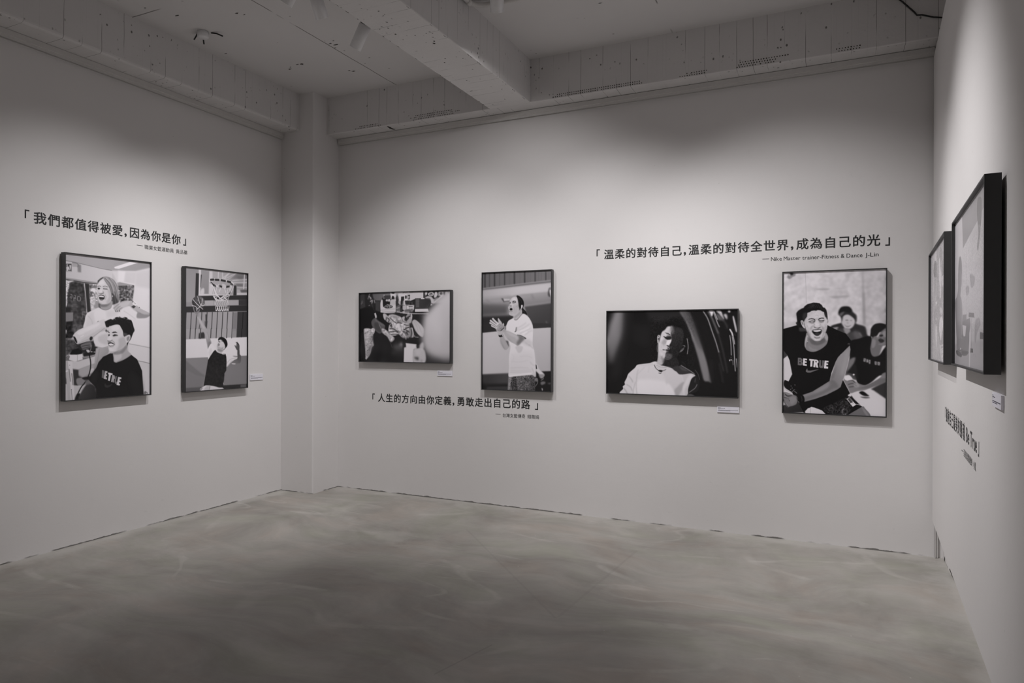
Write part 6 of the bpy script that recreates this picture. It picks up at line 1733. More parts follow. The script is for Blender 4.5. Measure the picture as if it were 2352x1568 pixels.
('l',150,[1939,2586,2263,2642,2673,2723],{'w':14.0,'b':7.0}),
('l',110,[2264,3125,2505,3178,2674,3228],{'w':14.3,'b':7.1}),
('p',30,[5,2032,240,2027,291,2329,191,2431,6,2432],{'b':14.8}),
('p',66,[18,2431,342,2481,494,2685,143,2858,7,2980],{'b':24.6}),
('p',210,[18,2182,55,2206,43,2294,18,2269],{'b':7.4,'s':1}),
('p',90,[215,2028,467,2022,519,2097,291,2304,216,2229],{'b':18.7,'a':0.8}),
('n',9,[5,2032,493,2021,495,2787,7,2980],{'z':18.4}),
('p',40,[418,2557,964,2479,965,2870,469,2863,367,2709],{'b':19.0}),
('p',196,[8,3080,912,2896,912,3156,394,3332,218,3287,8,3255],{'b':7.4}),
('p',110,[7,2980,143,2958,546,2966,885,2895,899,2947,394,3090,8,3068],{'b':8.6}),
('p',20,[143,2883,217,2758,393,2709,507,2812,495,2914,217,2935],{'b':9.9}),
('p',212,[138,2895,368,2899,508,2876,521,3042,293,3100,131,3046],{'b':7.4}),
('l',150,[368,2899,368,3090],{'w':12.6,'b':6.3}),
('l',40,[44,2969,130,2933,130,2983],{'w':14.8,'b':7.4}),
('p',30,[520,2864,911,2740,912,2896,546,2966],{'b':12.7}),
('l',200,[521,2971,702,2969,912,2909],{'w':12.7,'b':6.4}),
('p',215,[811,2821,808,2827,799,2831,787,2834,773,2834,760,2831,751,2826,748,2821,751,2815,760,2811,773,2808,787,2809,799,2811,808,2816],{'b':6.5,'s':1}),
('p',215,[909,2831,905,2835,895,2838,880,2840,864,2840,849,2838,839,2834,835,2830,839,2825,849,2822,864,2820,880,2820,895,2822,905,2826],{'b':6.5,'s':1}),
('p',190,[623,2762,701,2763,727,2828,662,2840],{'b':7.7,'s':1}),
('p',120,[8,3255,394,3332,912,3156,887,3674,652,3817,269,3794,9,3729],{'b':12.3,'g':[150,144,3410,860,3440]}),
('p',50,[243,3326,394,3344,407,3523,522,3579,395,3802,269,3769],{'b':12.5}),
('p',62,[9,3530,144,3636,120,3710,9,3729],{'b':12.3}),
('p',165,[419,3320,833,3179,860,3310,729,3460,522,3553,407,3472],{'b':15.2}),
('p',200,[729,3357,833,3309,860,3388,755,3461],{'b':10.3,'s':1}),
('p',130,[344,3596,548,3580,651,3688,523,3809,370,3775],{'b':12.6,'s':1}),
('p',30,[497,3578,781,3540,808,3593,651,3662],{'b':10.2,'s':1}),
('p',188,[9,3729,294,3796,652,3791,652,3817,396,4056,270,4224,10,4203],{'b':8.6}),
('p',206,[81,3070,218,3086,295,4226,195,4218,132,3636],{'b':6.2}),
('p',176,[8,3080,94,3077,169,3788,170,4216,96,4210,45,3531],{'b':7.4}),
('l',70,[131,3309,169,3663],{'w':14.9,'b':7.4}),
('l',60,[206,3438,244,3768],{'w':15.0,'b':7.5}),
('l',90,[195,3891,220,4195],{'w':12.5,'b':6.2}),
('p',60,[158,3197,157,3202,154,3205,150,3207,146,3207,142,3205,139,3201,138,3197,139,3192,142,3189,146,3187,150,3187,154,3189,157,3193],{'b':3.7,'s':1}),
('p',60,[210,3904,209,3908,206,3912,202,3913,197,3913,193,3911,191,3907,190,3903,191,3899,193,3895,197,3894,202,3894,206,3896,209,3900],{'b':3.7,'s':1}),
('p',206,[8,3355,107,3334,107,3371,8,3400],{'b':6.1}),
('p',176,[911,2714,1344,2691,1290,2875,1073,3029,913,3312,860,3414,873,3103],{'b':10.5,'g':[150,912,2792,1181,3005]}),
('l',120,[1018,2741,965,3053,886,3311],{'w':15.8,'b':10.5,'a':0.6}),
('p',214,[844,2402,1017,2244,1302,2161,1344,2399,1317,2638,1099,2710,898,2661,845,2532],{'b':10.4}),
('p',182,[991,2375,1288,2294,1289,2611,1018,2532],{'b':26.3,'a':0.6,'s':1}),
('l',150,[871,2648,1099,2710,1303,2664],{'w':15.7,'b':9.1}),
('p',208,[241,2355,341,2227,519,2123,857,1987,1151,1848,1260,2004,1179,2111,964,2271,779,2402,571,2531,367,2587,291,2506],{'b':6.2,'s':1}),
('p',232,[366,2252,647,2095,1016,1957,963,2062,648,2223,443,2328],{'b':22.7,'a':0.6,'s':1}),
('p',180,[392,2570,648,2480,964,2271,1179,2111,1124,2085,857,2246,545,2429],{'b':17.7,'a':0.5,'s':1}),
('l',120,[392,2577,779,2402,1179,2111],{'w':12.6,'b':7.6,'a':0.6}),
('p',24,[246,2380,291,2380,367,2506,354,2569,304,2519],{'b':6.2,'s':1}),
('l',200,[241,2355,316,2392,380,2582],{'w':15.0,'b':5.0}),
('p',40,[808,2443,794,2467,775,2483,754,2488,735,2482,723,2464,719,2440,724,2413,737,2390,756,2373,777,2368,796,2375,809,2392,813,2416],{'b':7.8,'s':1}),
('l',245,[455,2391,545,2340],{'w':12.7,'b':6.3}),
('p',110,[469,2608,727,2532,779,2583,753,2686,546,2762,494,2710],{'b':12.7,'s':1}),
('l',40,[494,2659,623,2634,727,2622],{'w':16.5,'b':8.9}),
('l',40,[520,2723,623,2698,727,2673],{'w':16.6,'b':8.9}),
('l',165,[779,2635,753,2764,727,2815],{'w':15.6,'b':9.1}),
('l',18,[714,2905,754,3151,729,3408,625,3661,472,3857,371,4054],{'w':31.0,'b':6.5}),
('p',24,[345,4052,447,4034,434,4211,295,4213],{'b':12.6,'s':1}),
('p',22,[1456,2878,1345,2876,1127,2978,992,3132,913,3312,755,3513,703,3665,861,3829,914,3936,889,4220,2463,4284,2447,4088,2400,3447,2324,3278,2234,3083,2027,2928,1796,3072,1540,3160],{'b':6.8}),
('p',60,[422,4210,472,4010,652,3765,835,3801,914,3936,889,4220],{'b':15.2,'s':1,'g':[40,497,3961,862,4088]}),
('p',95,[574,3658,677,3638,756,3745,652,3791],{'b':12.8,'a':0.8,'s':1}),
('p',40,[755,3539,913,3338,993,3471,861,3777],{'b':38.9,'a':0.5,'s':1}),
('l',60,[888,3908,901,4013],{'w':15.7,'b':10.5}),
('p',34,[1970,3512,2325,3638,2417,4142,2089,4174],{'b':70.2,'a':0.5,'s':1}),
('p',120,[2447,4116,2538,4094,2554,4207,2463,4214],{'b':14.5}),
('l',60,[2508,4120,2584,4153,2585,4209],{'w':14.5,'b':8.7}),
('p',165,[1456,2851,1681,2801,1881,2640,1910,2803,2027,2928,1796,3072,1568,3153,1470,3131,1456,3011],{'b':8.1,'s':1}),
('p',205,[1484,2905,1681,2828,1710,3017,1540,3133,1484,3065],{'b':19.0,'a':0.6,'s':1}),
('p',110,[1456,2851,1681,2801,1910,2613,1881,2722,1738,2882,1512,2919],{'b':16.3,'a':0.6,'s':1}),
('l',90,[1568,3147,1796,3072,2027,2936],{'w':12.3,'b':6.8,'a':0.7}),
('p',205,[1341,2043,1507,1995,1638,2001,1695,2107,1791,2321,1849,2375,1887,2519,1868,2610,1735,2735,1584,2805,1453,2848,1343,2820,1296,2731,1305,2625,1269,2519,1259,2414,1286,2326,1277,2203],{'b':8.1,'s':1}),
('p',165,[1621,2448,1791,2375,1887,2519,1869,2628,1697,2752,1546,2804,1621,2627],{'b':27.4,'a':0.65,'s':1}),
('p',225,[1396,2059,1582,2020,1639,2144,1433,2183],{'b':21.6,'a':0.5,'s':1}),
('p',130,[1343,2828,1509,2822,1735,2735,1878,2610,1830,2700,1603,2823,1435,2856],{'b':13.5,'a':0.7,'s':1}),
('p',222,[1342,2661,1398,2732,1472,2768,1398,2820,1324,2766],{'b':18.8,'a':0.5,'s':1}),
('p',38,[1396,2254,1452,2221,1526,2217,1583,2252,1517,2249,1443,2262],{'b':6.8}),
('p',45,[1286,2211,1341,2255,1323,2264,1286,2238],{'b':6.7}),
('p',34,[1424,2333,1489,2297,1573,2314,1602,2337,1527,2345,1452,2363],{'b':8.1}),
('p',40,[1283,2308,1332,2299,1341,2334,1296,2361],{'b':6.7}),
('l',140,[1434,2369,1527,2368,1583,2350],{'w':13.5,'b':8.1,'a':0.6}),
('p',218,[1323,2361,1378,2343,1415,2449,1342,2484,1268,2467],{'b':13.4,'a':0.6,'s':1}),
('p',60,[1265,2484,1323,2502,1397,2484,1406,2449,1415,2493,1342,2523,1278,2519],{'b':9.4,'a':0.8,'s':1}),
('l',110,[1425,2502,1481,2555,1490,2626],{'w':18.9,'b':12.2,'a':0.7}),
('p',60,[1278,2555,1360,2537,1453,2573,1490,2617,1434,2644,1342,2661,1302,2634],{'b':8.0}),
('p',238,[1305,2590,1379,2576,1471,2605,1434,2635,1342,2643,1309,2622],{'b':5.4}),
('l',120,[1324,2678,1397,2679,1453,2661],{'w':18.8,'b':9.4,'a':0.7}),
('l',40,[1287,2563,1360,2551,1443,2573],{'w':13.4,'b':6.7}),
('p',200,[1839,2375,1906,2311,1984,2311,2007,2410,1965,2519,1888,2564,1849,2501],{'b':8.3,'s':1}),
('p',110,[1878,2411,1935,2356,1974,2374,1955,2465,1897,2501],{'b':11.1,'a':0.7,'s':1}),
('p',22,[1194,1923,1249,1886,1358,1839,1432,1846,1525,1781,1600,1769,1657,1759,1732,1792,1809,1763,1886,1778,1944,1831,2021,1847,2070,1936,2110,2063,2140,2172,2091,2264,2023,2428,1945,2537,1897,2646,1888,2574,1945,2519,2003,2410,1984,2311,1897,2320,1849,2339,1791,2357,1753,2196,1695,2089,1638,2010,1507,2004,1359,2051,1267,2088,1213,2028],{'b':6.7,'s':1}),
('p',80,[1772,2250,1896,2275,1897,2320,1791,2361],{'b':13.8,'a':0.8,'s':1}),
('l',205,[1405,1854,1423,1835,1443,1856],{'w':12.2,'b':4.7,'a':0.9}),
('l',205,[1469,1834,1488,1816,1509,1836],{'w':12.2,'b':4.7,'a':0.9}),
('l',205,[1600,1784,1619,1765,1640,1786],{'w':12.3,'b':4.8,'a':0.9}),
('l',205,[1723,1787,1742,1768,1763,1789],{'w':12.4,'b':4.8,'a':0.9}),
('l',205,[1780,1801,1799,1783,1820,1804],{'w':12.5,'b':4.8,'a':0.9}),
('l',205,[1886,1829,1905,1810,1926,1831],{'w':12.5,'b':4.9,'a':0.9}),
('l',205,[1982,1849,2002,1831,2023,1852],{'w':12.6,'b':4.9,'a':0.9}),
('l',205,[1676,1781,1694,1763,1715,1784],{'w':12.4,'b':4.8,'a':0.9}),
('l',50,[1359,1919,1470,1863,1582,1895],{'w':13.5,'b':6.7,'a':0.6}),
('l',50,[1544,1843,1657,1821,1733,1873],{'w':13.6,'b':6.8,'a':0.6}),
('l',50,[1771,1836,1866,1851,1925,1922],{'w':13.8,'b':6.9,'a':0.6}),
('l',50,[1983,1920,2041,2046,2061,2173],{'w':14.0,'b':7.0,'a':0.6}),
('l',50,[1322,1990,1433,1934],{'w':13.4,'b':6.7,'a':0.6}),
('p',206,[1322,2061,1350,2051,1341,2149,1304,2158],{'b':8.1,'s':1}),
('p',70,[1199,2186,1231,2151,1286,2176,1304,2202,1250,2235,1210,2225],{'b':8.0,'s':1}),
('p',200,[1231,2151,1286,2097,1322,2131,1308,2184,1268,2189],{'b':8.0,'s':1}),
('l',210,[1213,2203,1250,2212,1295,2185],{'w':10.7,'b':5.3}),
('p',26,[1176,1906,1249,1957,1267,2044,1249,2097,1213,2063],{'b':8.0}),
('p',104,[1100,3371,1168,3386,1177,3479,1155,3499,1182,3526,1172,3623,1090,3601],{'b':4.6}),
('p',185,[1195,3401,1269,3417,1264,3469,1231,3463,1226,3507,1259,3514,1253,3561,1220,3554,1215,3599,1253,3609,1245,3661,1150,3635],{'b':4.7}),
('p',212,[1291,3452,1430,3489,1424,3542,1374,3530,1341,3714,1281,3695,1313,3516,1286,3505],{'b':4.7}),
('p',165,[1416,3529,1491,3551,1508,3640,1480,3665,1475,3771,1441,3756,1447,3677,1430,3756,1380,3740],{'b':4.7}),
('p',118,[1519,3568,1564,3581,1539,3729,1556,3752,1576,3737,1598,3596,1637,3611,1607,3787,1565,3822,1514,3803,1491,3748],{'b':4.8}),
('p',205,[1612,3604,1711,3623,1706,3676,1655,3666,1649,3714,1689,3724,1683,3775,1638,3767,1627,3806,1672,3817,1649,3869,1553,3842],{'b':4.8}),
('p',48,[1177,3821,1205,3775,1224,3824,1306,3842,1430,3803,1320,3895,1210,3897],{'b':6.7,'s':1})]),
}
INK_GAIN = 1.0
def render_art(nm, w, h):
    base, ops = PICTURES[nm]
    return paint(ops, base, w - 2 * FL + .001, h - 2 * FL + .001)

# ------------------------------------------------------------------ placing things on the walls
def on_back(x, z):
    return Matrix.Translation((x, YB, z))
def on_left(y, z):
    return Matrix.Translation((XL, y, z)) @ Matrix(((0, -1, 0, 0), (1, 0, 0, 0), (0, 0, 1, 0), (0, 0, 0, 1)))
def on_part(s, z):
    m = Matrix(((-PD.x, -PN.x, 0, 0), (-PD.y, -PN.y, 0, 0), (0, 0, 1, 0), (0, 0, 0, 1)))
    return Matrix.Translation(pp(s, 0, z)) @ m

# ------------------------------------------------------------------ printed photographs
def print_material():
    n = N('photographic print', 0.16, 0.35)
    at = n.new('ShaderNodeAttribute', attribute_type='GEOMETRY', attribute_name='ink')
    n.link(at.outputs['Color'], n.b.inputs['Base Color'])
    n.b.inputs['Roughness'].default_value = 0.22
    return n.m
M_PRINT = print_material()

def print_sheet(parent, art, w, h, y):
    """a flat sheet carrying a grey picture; art: rows x cols array, row 0 at the top, display-referred 0..1"""
    ny, nx = art.shape
    xs = np.linspace(-w / 2, w / 2, nx)
    zs = np.linspace(h / 2, -h / 2, ny)
    co = np.zeros((ny, nx, 3), np.float32)
    co[..., 0] = xs[None, :]
    co[..., 1] = y
    co[..., 2] = zs[:, None]
    idx = np.arange(nx * ny).reshape(ny, nx)
    quads = np.stack([idx[:-1, :-1], idx[1:, :-1], idx[1:, 1:], idx[:-1, 1:]], -1).reshape(-1, 4)
    me = bpy.data.meshes.new('print')
    me.vertices.add(nx * ny)
    me.vertices.foreach_set('co', co.ravel())
    nf = len(quads)
    me.loops.add(nf * 4)
    me.loops.foreach_set('vertex_index', quads.astype(np.int32).ravel())
    me.polygons.add(nf)
    me.polygons.foreach_set('loop_start', np.arange(0, nf * 4, 4, dtype=np.int32))
    me.polygons.foreach_set('loop_total', np.full(nf, 4, np.int32))
    me.update(calc_edges=True)
    g = np.clip(art, 0, 1).astype(np.float32)
    lin = np.minimum(.9, 1.25 * np.where(g <= 0.04045, g / 12.92, ((g + 0.055) / 1.055) ** 2.4))
    tint = np.array([1.0, 0.965, 1.01, 1.0], np.float32)
    colr = np.repeat(lin.ravel()[:, None], 4, 1) * tint
    colr[:, 3] = 1.0
    a = me.color_attributes.new('ink', 'FLOAT_COLOR', 'POINT')
    a.data.foreach_set('color', colr.astype(np.float32).ravel())
    me.materials.append(M_PRINT)
    o = bpy.data.objects.new('print', me)
    C.objects.link(o)
    o.parent = parent
    return o

FD, FG, FL = 0.057, 0.011, 0.0075      # frame depth from wall, gap behind it, face width
def framed_photo(mat, w, h, art, label):
    """w, h: outer size; mat places the bottom-left corner on the wall (x right, -y towards the room)"""
    e = empty('framed_photograph', mat=mat @ Matrix.Translation((w / 2, 0, h / 2)))
    tag(e, label, 'framed photograph', 'framed black-and-white photographs')
    bm = bmesh.new()
    W, H2 = w / 2, h / 2
    def rect(a, y):
        return [bm.verts.new((sx * (W - a), y, sz * (H2 - a))) for sx, sz in ((-1, -1), (1, -1), (1, 1), (-1, 1))]
    r0, r1, r2, r3 = rect(0, -FG), rect(0, -FD), rect(FL, -FD), rect(FL, -FG)
    for p, q in ((r0, r1), (r1, r2), (r2, r3), (r3, r0)):
        for i in range(4):
            bm.faces.new((p[i], p[(i + 1) % 4], q[(i + 1) % 4], q[i]))
    bmesh.ops.bevel(bm, geom=[ed for ed in bm.edges if all(abs(v.co.y + FD) < 1e-6 for v in ed.verts)], offset=.0008, segments=1, affect='EDGES')
    build('frame', bm, M_FRAME, e)
    bm = bmesh.new()
    box(bm, (-W + FL, -FD + .018, -H2 + FL), (W - FL, -FG - .002, H2 - FL))
    build('backing_board', bm, M_DARK, e)
    # cleat that stands the frame off the wall
    for z0, z1 in ((H2 - .16, H2 - .10), (-H2 + .10, -H2 + .14)):
        bm = bmesh.new()
        box(bm, (-W + .10, -FG - .002, z0), (W - .10, -.001, z1))
        build('hanging_cleat', bm, M_FRAME, e)
    print_sheet(e, art, w - 2 * FL + .001, h - 2 * FL + .001, -FD + .013)
    return e

PHOTOS = [
    ('salon', on_left(3.022, 1.058), 0.682, 1.064, 'tall framed photo of a laughing hairdresser drying a seated client in a black shirt'),
    ('layup', on_left(4.018, 1.054), 0.684, 1.069, 'tall framed photo of a basketball player reaching a ball up to the hoop'),
    ('desk', on_back(-4.292, 1.285), 1.060, 0.690, 'wide framed photo of crumpled clothes before a cluttered desk with a blurred shape'),
    ('coach', on_back(-2.906, 1.053), 0.689, 1.070, 'tall framed photo of a shouting person in white shirt clapping hands'),
    ('car', on_back(-1.724, 1.060), 1.058, 0.694, 'wide dark framed photo of a drowsy person in pale sweater leaning back in a car'),
    ('laugh', on_back(-0.351, 0.963), 0.693, 1.062, 'tall framed photo of a laughing person in a black sleeveless shirt, people behind'),
    ('kiss', on_part(5.035, 1.388), 1.062, 0.662, 'framed photo with glare haze in its greys on the right partition, the one nearer the room corner'),
    ('room', on_part(3.590, 1.398), 1.012, 0.634, 'framed photo with glare haze in its greys on the right partition, nearest the camera, showing an interior with lamp'),
]
for nm, mat, w, h, lb in PHOTOS:
    framed_photo(mat, w, h, render_art(nm, w, h), lb)

# ------------------------------------------------------------------ lettering on the walls
_cache = {}
def glyph(ch, weight):
    k = (ch, weight)
    if k not in _cache:
        cu = bpy.data.curves.new('glyph', 'FONT')
        cu.body = ch
        cu.size = 1.0
        cu.offset = weight
        cu.resolution_u = 4
        o = bpy.data.objects.new('glyph', cu)
        C.objects.link(o)
        bpy.context.view_layer.update()
        me = bpy.data.meshes.new_from_object(o)
        v = np.array([q.co[:2] for q in me.vertices]).reshape(-1, 2)
        f = [list(p.vertices) for p in me.polygons]
        bpy.data.objects.remove(o)
        bpy.data.meshes.remove(me)
        bpy.data.curves.remove(cu)
        _cache[k] = (v, f)
    return _cache[k]

def put(bm, ch, x, z, em, weight=0.0, sx=1.0, y=-.0006):
    # heavier strokes: the same outline struck a few times a hair apart
    v, f = glyph(ch, 0.0)
    steps = [(0, 0)] if weight == 0 else [(weight * a, weight * b) for a, b in ((-1, 0), (1, 0), (0, -.8), (0, .8), (-.7, -.6), (.7, .6), (-.7, .6), (.7, -.6))]
    for k, (dx, dz) in enumerate(steps):
        vs = [bm.verts.new((x + (px + dx) * em * sx, y - k * .00001, z + (pz + dz) * em)) for px, pz in v]
        for q in f:
            try:
                bm.faces.new([vs[i] for i in q])
            except ValueError:
                pass

def bar(bm, x0, z0, x1, z1, y=-.0006):
    vs = [bm.verts.new((a, y, b)) for a, b in ((x0, z0), (x1, z0), (x1, z1), (x0, z1))]
    bm.faces.new(vs)

def sheet(name, bm, m, parent):
    """lettering faces all look into the room"""
    for f in bm.faces:
        f.normal_update()
        if f.normal.y > 0:
            f.normal_flip()
    me = bpy.data.meshes.new(name)
    bm.to_mesh(me)
    bm.free()
    me.materials.append(m)
    o = bpy.data.objects.new(name, me)
    C.objects.link(o)
    o.parent = parent
    return o

EM = 0.0885
def brackets(e, xo, zo, xc, zc):
    for name, pts in (('opening_bracket', ((xo, zo - .060), (xo + .0095, zo - .060), (xo + .0095, zo - .0095), (xo + .030, zo - .0095), (xo + .030, zo), (xo, zo))),
                      ('closing_bracket', ((xc, zc + .060), (xc - .0095, zc + .060), (xc - .0095, zc + .0095), (xc - .030, zc + .0095), (xc - .030, zc), (xc, zc)))):
        bm = bmesh.new()
        bm.faces.new([bm.verts.new((a, -.0006, b)) for a, b in pts])
        sheet(name, bm, M_VINYL, e)

def run(bm, text, x, z, em, pitch, comma, weight, space=.02):
    for ch in text:
        if ch == ',':
            put(bm, ',', x + .004, z + .004, em * 1.25, weight)
            x += comma
        elif ch == ' ':
            x += space
        else:
            put(bm, ch, x, z, em, weight)
            x += pitch
    return x

def wall_text(mat, br, dash, quote, attr, label):
    e = empty('wall_text', mat=mat)
    tag(e, label, 'wall text', 'black quotations lettered on the walls')
    bm = bmesh.new(); quote(bm)
    brackets(e, *br)
    sheet('quotation', bm, M_VINYL, e)
    bm = bmesh.new(); bar(bm, *dash)
    sheet('dash', bm, M_VINYL, e)
    bm = bmesh.new(); attr(bm)
    sheet('attribution', bm, M_VINYL, e)
    return e

WQ, WA = 0.021, 0.004
def q_left(bm):
    run(bm, '我們都值得被愛,因為你是你', .0, 0, EM, .0945, .047, WQ)
def a_left(bm):
    run(bm, '職業女籃運動員 黃品蓁', .838, -.080, .0385, .0386, 0, WA, .018)
wall_text(on_left(2.842, 2.310), (-.056, 2.388 - 2.310, 1.227, -.008), (.772, -.0615, .824, -.0575), q_left, a_left, 'black quotation on the left wall above the two tall framed photos')

def q_mid(bm):
    run(bm, '人生的方向由你定義,勇敢走出自己的路', .0, 0, EM, .0945, .053, WQ)
def a_mid(bm):
    run(bm, '台灣女籃傳奇 錢薇娟', 1.378, -.088, .0385, .0383, 0, WA, .018)
wall_text(on_back(-4.096, 0.899), (-.066, .072, 1.731, -.010), (1.309, -.068, 1.361, -.064), q_mid, a_mid, 'black quotation low on the back wall, below the photo of the clapping person')

def latin(bm, text, x0, x1, z, em, weight):
    adv, w = [], 0
    for ch in text:
        if ch == ' ':
            adv.append((None, 0, .24)); w += .24; continue
        v, f = glyph(ch, 0.0)
        lo, hi = v[:, 0].min(), v[:, 0].max()
        adv.append((ch, lo, hi - lo + .095)); w += hi - lo + .095
    k = (x1 - x0) / ((w - .095) * em)
    x = x0
    for ch, lo, a in adv:
        if ch:
            put(bm, ch, x - lo * em * k, z, em, weight, k)
        x += a * em * k
def q_right(bm):
    run(bm, '溫柔的對待自己,溫柔的對待全世界,成為自己的光', .0, 0, EM, .0945, .044, WQ)
def a_right(bm):
    latin(bm, 'Nike Master trainer-Fitness & Dance', 1.329, 1.951, -.084, .042, .006)
    latin(bm, 'J-Lin', 1.969, 2.054, -.084, .042, .006)
wall_text(on_back(-1.764, 2.200), (-.065, .081, 2.126, -.012), (1.266, -.068, 1.316, -.064), q_right, a_right, 'longest black quotation, on the back wall above the photo of the laughing person')

def q_part(bm):
    run(bm, '擁抱自己最美的靈魂', 0, 0, EM, .1005, 0, WQ)
    latin(bm, 'Be', .946, 1.053, 0, .094, .02)
    latin(bm, 'True', 1.088, 1.294, 0, .094, .02)
def a_part(bm):
    run(bm, '亞洲首席體操教練 小鳳', .850, -.075, .0385, .0385, 0, WA, .035)
wall_text(on_part(4.529, 1.060), (-.055, .070, 1.360, -.007), (.772, -.063, .823, -.059), q_part, a_part, 'black quotation on the right partition, below its two framed photos')

# ------------------------------------------------------------------ caption cards
def caption(mat, w, h, lines, label):
    e = empty('caption_card', mat=mat @ Matrix.Translation((w / 2, 0, h / 2)))
    tag(e, label, 'caption card', 'small white caption cards')
    bm = bmesh.new()
    box(bm, (-w / 2, -.009, -h / 2), (w / 2, -.0005, h / 2))
    bmesh.ops.bevel(bm, geom=list(bm.edges), offset=.0005, segments=1, affect='EDGES')
    build('card', bm, M_CARD, e)
    bm = bmesh.new()
    random.seed(len(label))
    for zf, x0, x1, th in lines:
        x = x0
        while x < x1:
            l = random.uniform(.02, .055)
            bar(bm, -w / 2 + x * w, h / 2 - zf * h - th, -w / 2 + min(x + l, x1) * w, h / 2 - zf * h, -.0093)
            x += l + .008
    sheet('printed_lines', bm, M_INK, e)
LINES = [(.16, .05, .16, .0030), (.27, .05, .36, .0034), (.40, .05, .12, .002), (.56, .05, .95, .0034), (.68, .05, .60, .0028)]
caption(on_left(4.772, 1.118), .160, .056, LINES, 'white caption card on the left wall beside the basketball photo')
caption(on_back(-3.403, 1.166), .163, .048, LINES, 'white caption card below the photo of crumpled clothes and a desk')
caption(on_back(-.829, .943), .166, .045, LINES, 'white caption card below the dark photo of the person in a car')
caption(on_part(2.776, 1.286), .180, .046, LINES, 'white caption card on the right partition below the nearest framed photo')

# ------------------------------------------------------------------ spotlights
SPOT_LABELS = {
    'left_far': 'white cylindrical spotlight hanging just left of the middle beam',
    'left_near': 'white spotlight cut by the top edge of the picture, leftmost of the ceiling spotlights',
    'left_back': 'shaded white spotlight on the left bay ceiling, second from the left',
    'beam_side': 'white spotlight hanging by the conduit in the right bay',
    'right_mid': 'white right bay spotlight aimed at the photo of the person in a car',
    'right_side': 'white spotlight on the right bay ceiling aimed at the laughing person photo',
    'fill_left': 'added unseen fill spotlight aimed at the floor by the left wall',
    'fill_front': 'added unseen fill spotlight behind the camera aimed at the floor, left one',
    'fill_right': 'added unseen fill spotlight behind the camera aimed at the floor, right one',
    'partition': 'white spotlight on the right bay ceiling aimed at the right partition',
}
def spotlight(nm, pos, aim):
    d = (Vector(aim) - Vector(pos)).normalized()
    R, L = .043, .175
    back = Vector(pos) - d * L
    e = empty('ceiling_spotlight', (back.x, back.y, ZC))
    tag(e, SPOT_LABELS[nm], 'spotlight', 'white spotlights on the ceiling')
    q = d.to_track_quat('Z', 'Y').to_matrix().to_4x4()
    m = Matrix.Translation(Vector(pos) - Vector((back.x, back.y, ZC))) @ q
    def sub(name, bm, mt, mm=None, smooth=True):
        o = build(name, bm, mt, e, smooth)
        if mm is not None:
            o.matrix_local = mm
        return o
    bm = bmesh.new()
    lathe(bm, [(0, -L), (R - .006, -L), (R, -L + .006), (R, 0), (R - .003, .001), (R - .003, -.045), (0, -.045)], 32)
    body = sub('lamp_body', bm, M_LAMP, m)
    for p in body.data.polygons:
        p.use_smooth = abs(p.normal.z) < .5
    bm = bmesh.new(); lathe(bm, [(0, -.044), (R - .004, -.044), (R - .004, -.0435), (0, -.040)], 24)
    sub('lens', bm, M_BLACK, m)
    bm = bmesh.new()
    j = Vector(pos) - d * (L - .028) - Vector((back.x, back.y, ZC))
    tube(bm, [(j.x, j.y, j.z + .02), (j.x, j.y, -.022)], .007, 10)
    sub('stem', bm, M_BLACK)
    bm = bmesh.new()
    box(bm, (j.x - .016, j.y - .016, j.z + R - .004), (j.x + .016, j.y + .016, j.z + R + .022))
    sub('swivel_joint', bm, M_BLACK, smooth=False)
    bm = bmesh.new()
    lathe(bm, [(0, -.022), (.038, -.022), (.042, -.018), (.042, -.0005), (0, -.0005)], 28)
    sub('ceiling_plate', bm, M_LAMP, Matrix.Translation((j.x, j.y, 0)))
for nm, pos, aim, *_ in SPOTS:
    spotlight(nm, pos, aim)

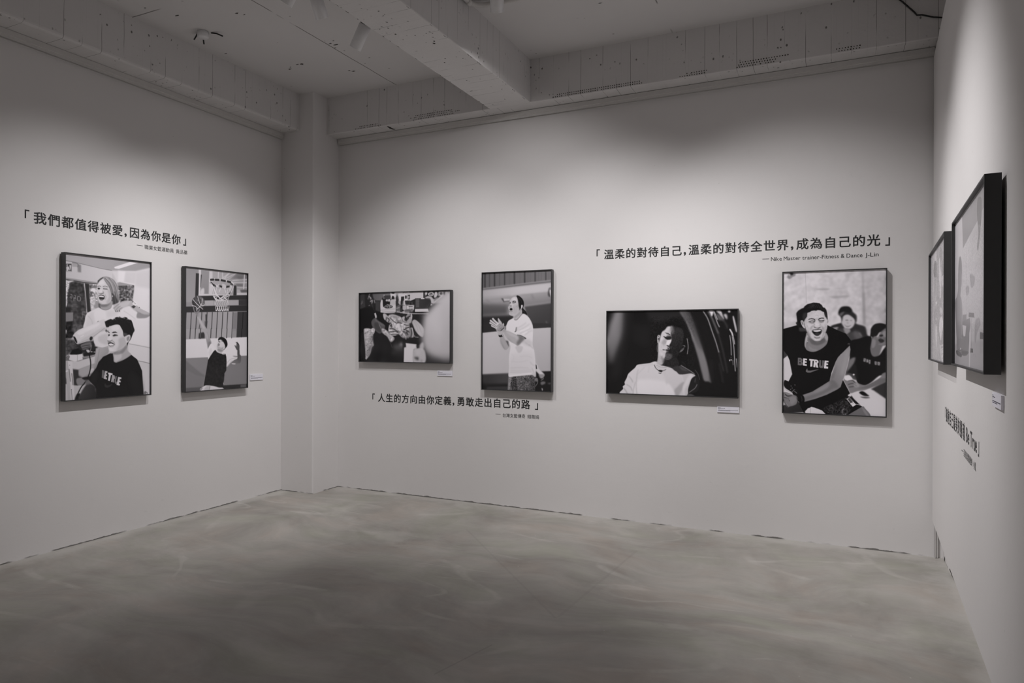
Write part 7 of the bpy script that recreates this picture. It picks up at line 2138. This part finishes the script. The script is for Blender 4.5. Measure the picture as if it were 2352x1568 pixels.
# ------------------------------------------------------------------ services
e = empty('conduit_pipe', (-2.335, 4.27, ZC))
tag(e, 'grey conduit pipe along the ceiling edge of the middle beam, turning right', 'pipe')
bm = bmesh.new()
tube(bm, [(0, -2.2, -.03), (0, -.05, -.03)], .018, 12)
build('straight_pipe', bm, M_TRIM, e, True)
bm = bmesh.new()
tube(bm, [(0, -.055, -.03), (.008, -.02, -.03), (.035, .012, -.03), (.075, .03, -.03), (.13, .042, -.03), (1.3, .10, -.03)], .018, 12)
build('bent_pipe', bm, M_TRIM, e, True)
bm = bmesh.new()
tube(bm, [(0, -.075, -.03), (0, -.035, -.03)], .0215, 12)
tube(bm, [(0, -.9, -.03), (0, -.88, -.03)], .022, 12)
build('pipe_coupling', bm, M_TRIM, e, True)

bm = bmesh.new()
box(bm, (.640, YB - .022, .002), (.646, YB, 3.40)); box(bm, (.650, YB - .018, .002), (.658, YB, 3.40)); box(bm, (.640, YB - .006, .002), (.658, YB, 3.40))
tag(build('wire_trunking', bm, M_TRIM), 'narrow grey trunking on the back wall behind the edge of the partition', 'trunking')

e = empty('junction_box', (-4.485, 3.80, ZC))
tag(e, 'small round ceiling box with loose dark wire ends by the left beam', 'junction box')
bm = bmesh.new()
lathe(bm, [(0, -.050), (.036, -.050), (.042, -.044), (.042, -.001), (0, -.001)], 28)
build('box_body', bm, M_LAMP, e, True)
for k, pts in enumerate((((-.045, -.01, -.004), (-.075, .0, -.02), (-.10, .0, -.045)), ((-.04, .03, -.004), (-.055, .05, -.03), (-.06, .06, -.065)), ((.045, .04, -.003), (.09, .05, -.012), (.13, .075, -.03)))):
    bm = bmesh.new(); tube(bm, pts, .0055, 8)
    build('wire_end', bm, M_BLACK, e, True)

bm = bmesh.new()
tube(bm, [(.330, 5.364, 3.93 - .01), (.42, 5.364, 3.83), (.49, 5.364, 3.745), (.505, 5.364, 3.722), (.535, 5.364, 3.718), (.60, 5.364, 3.69), (.684, 5.364, 3.668)], .005, 8)
tag(build('cable', bm, M_BLACK, None, True), 'thin dark cable on the back beam above the end of the partition', 'cable')
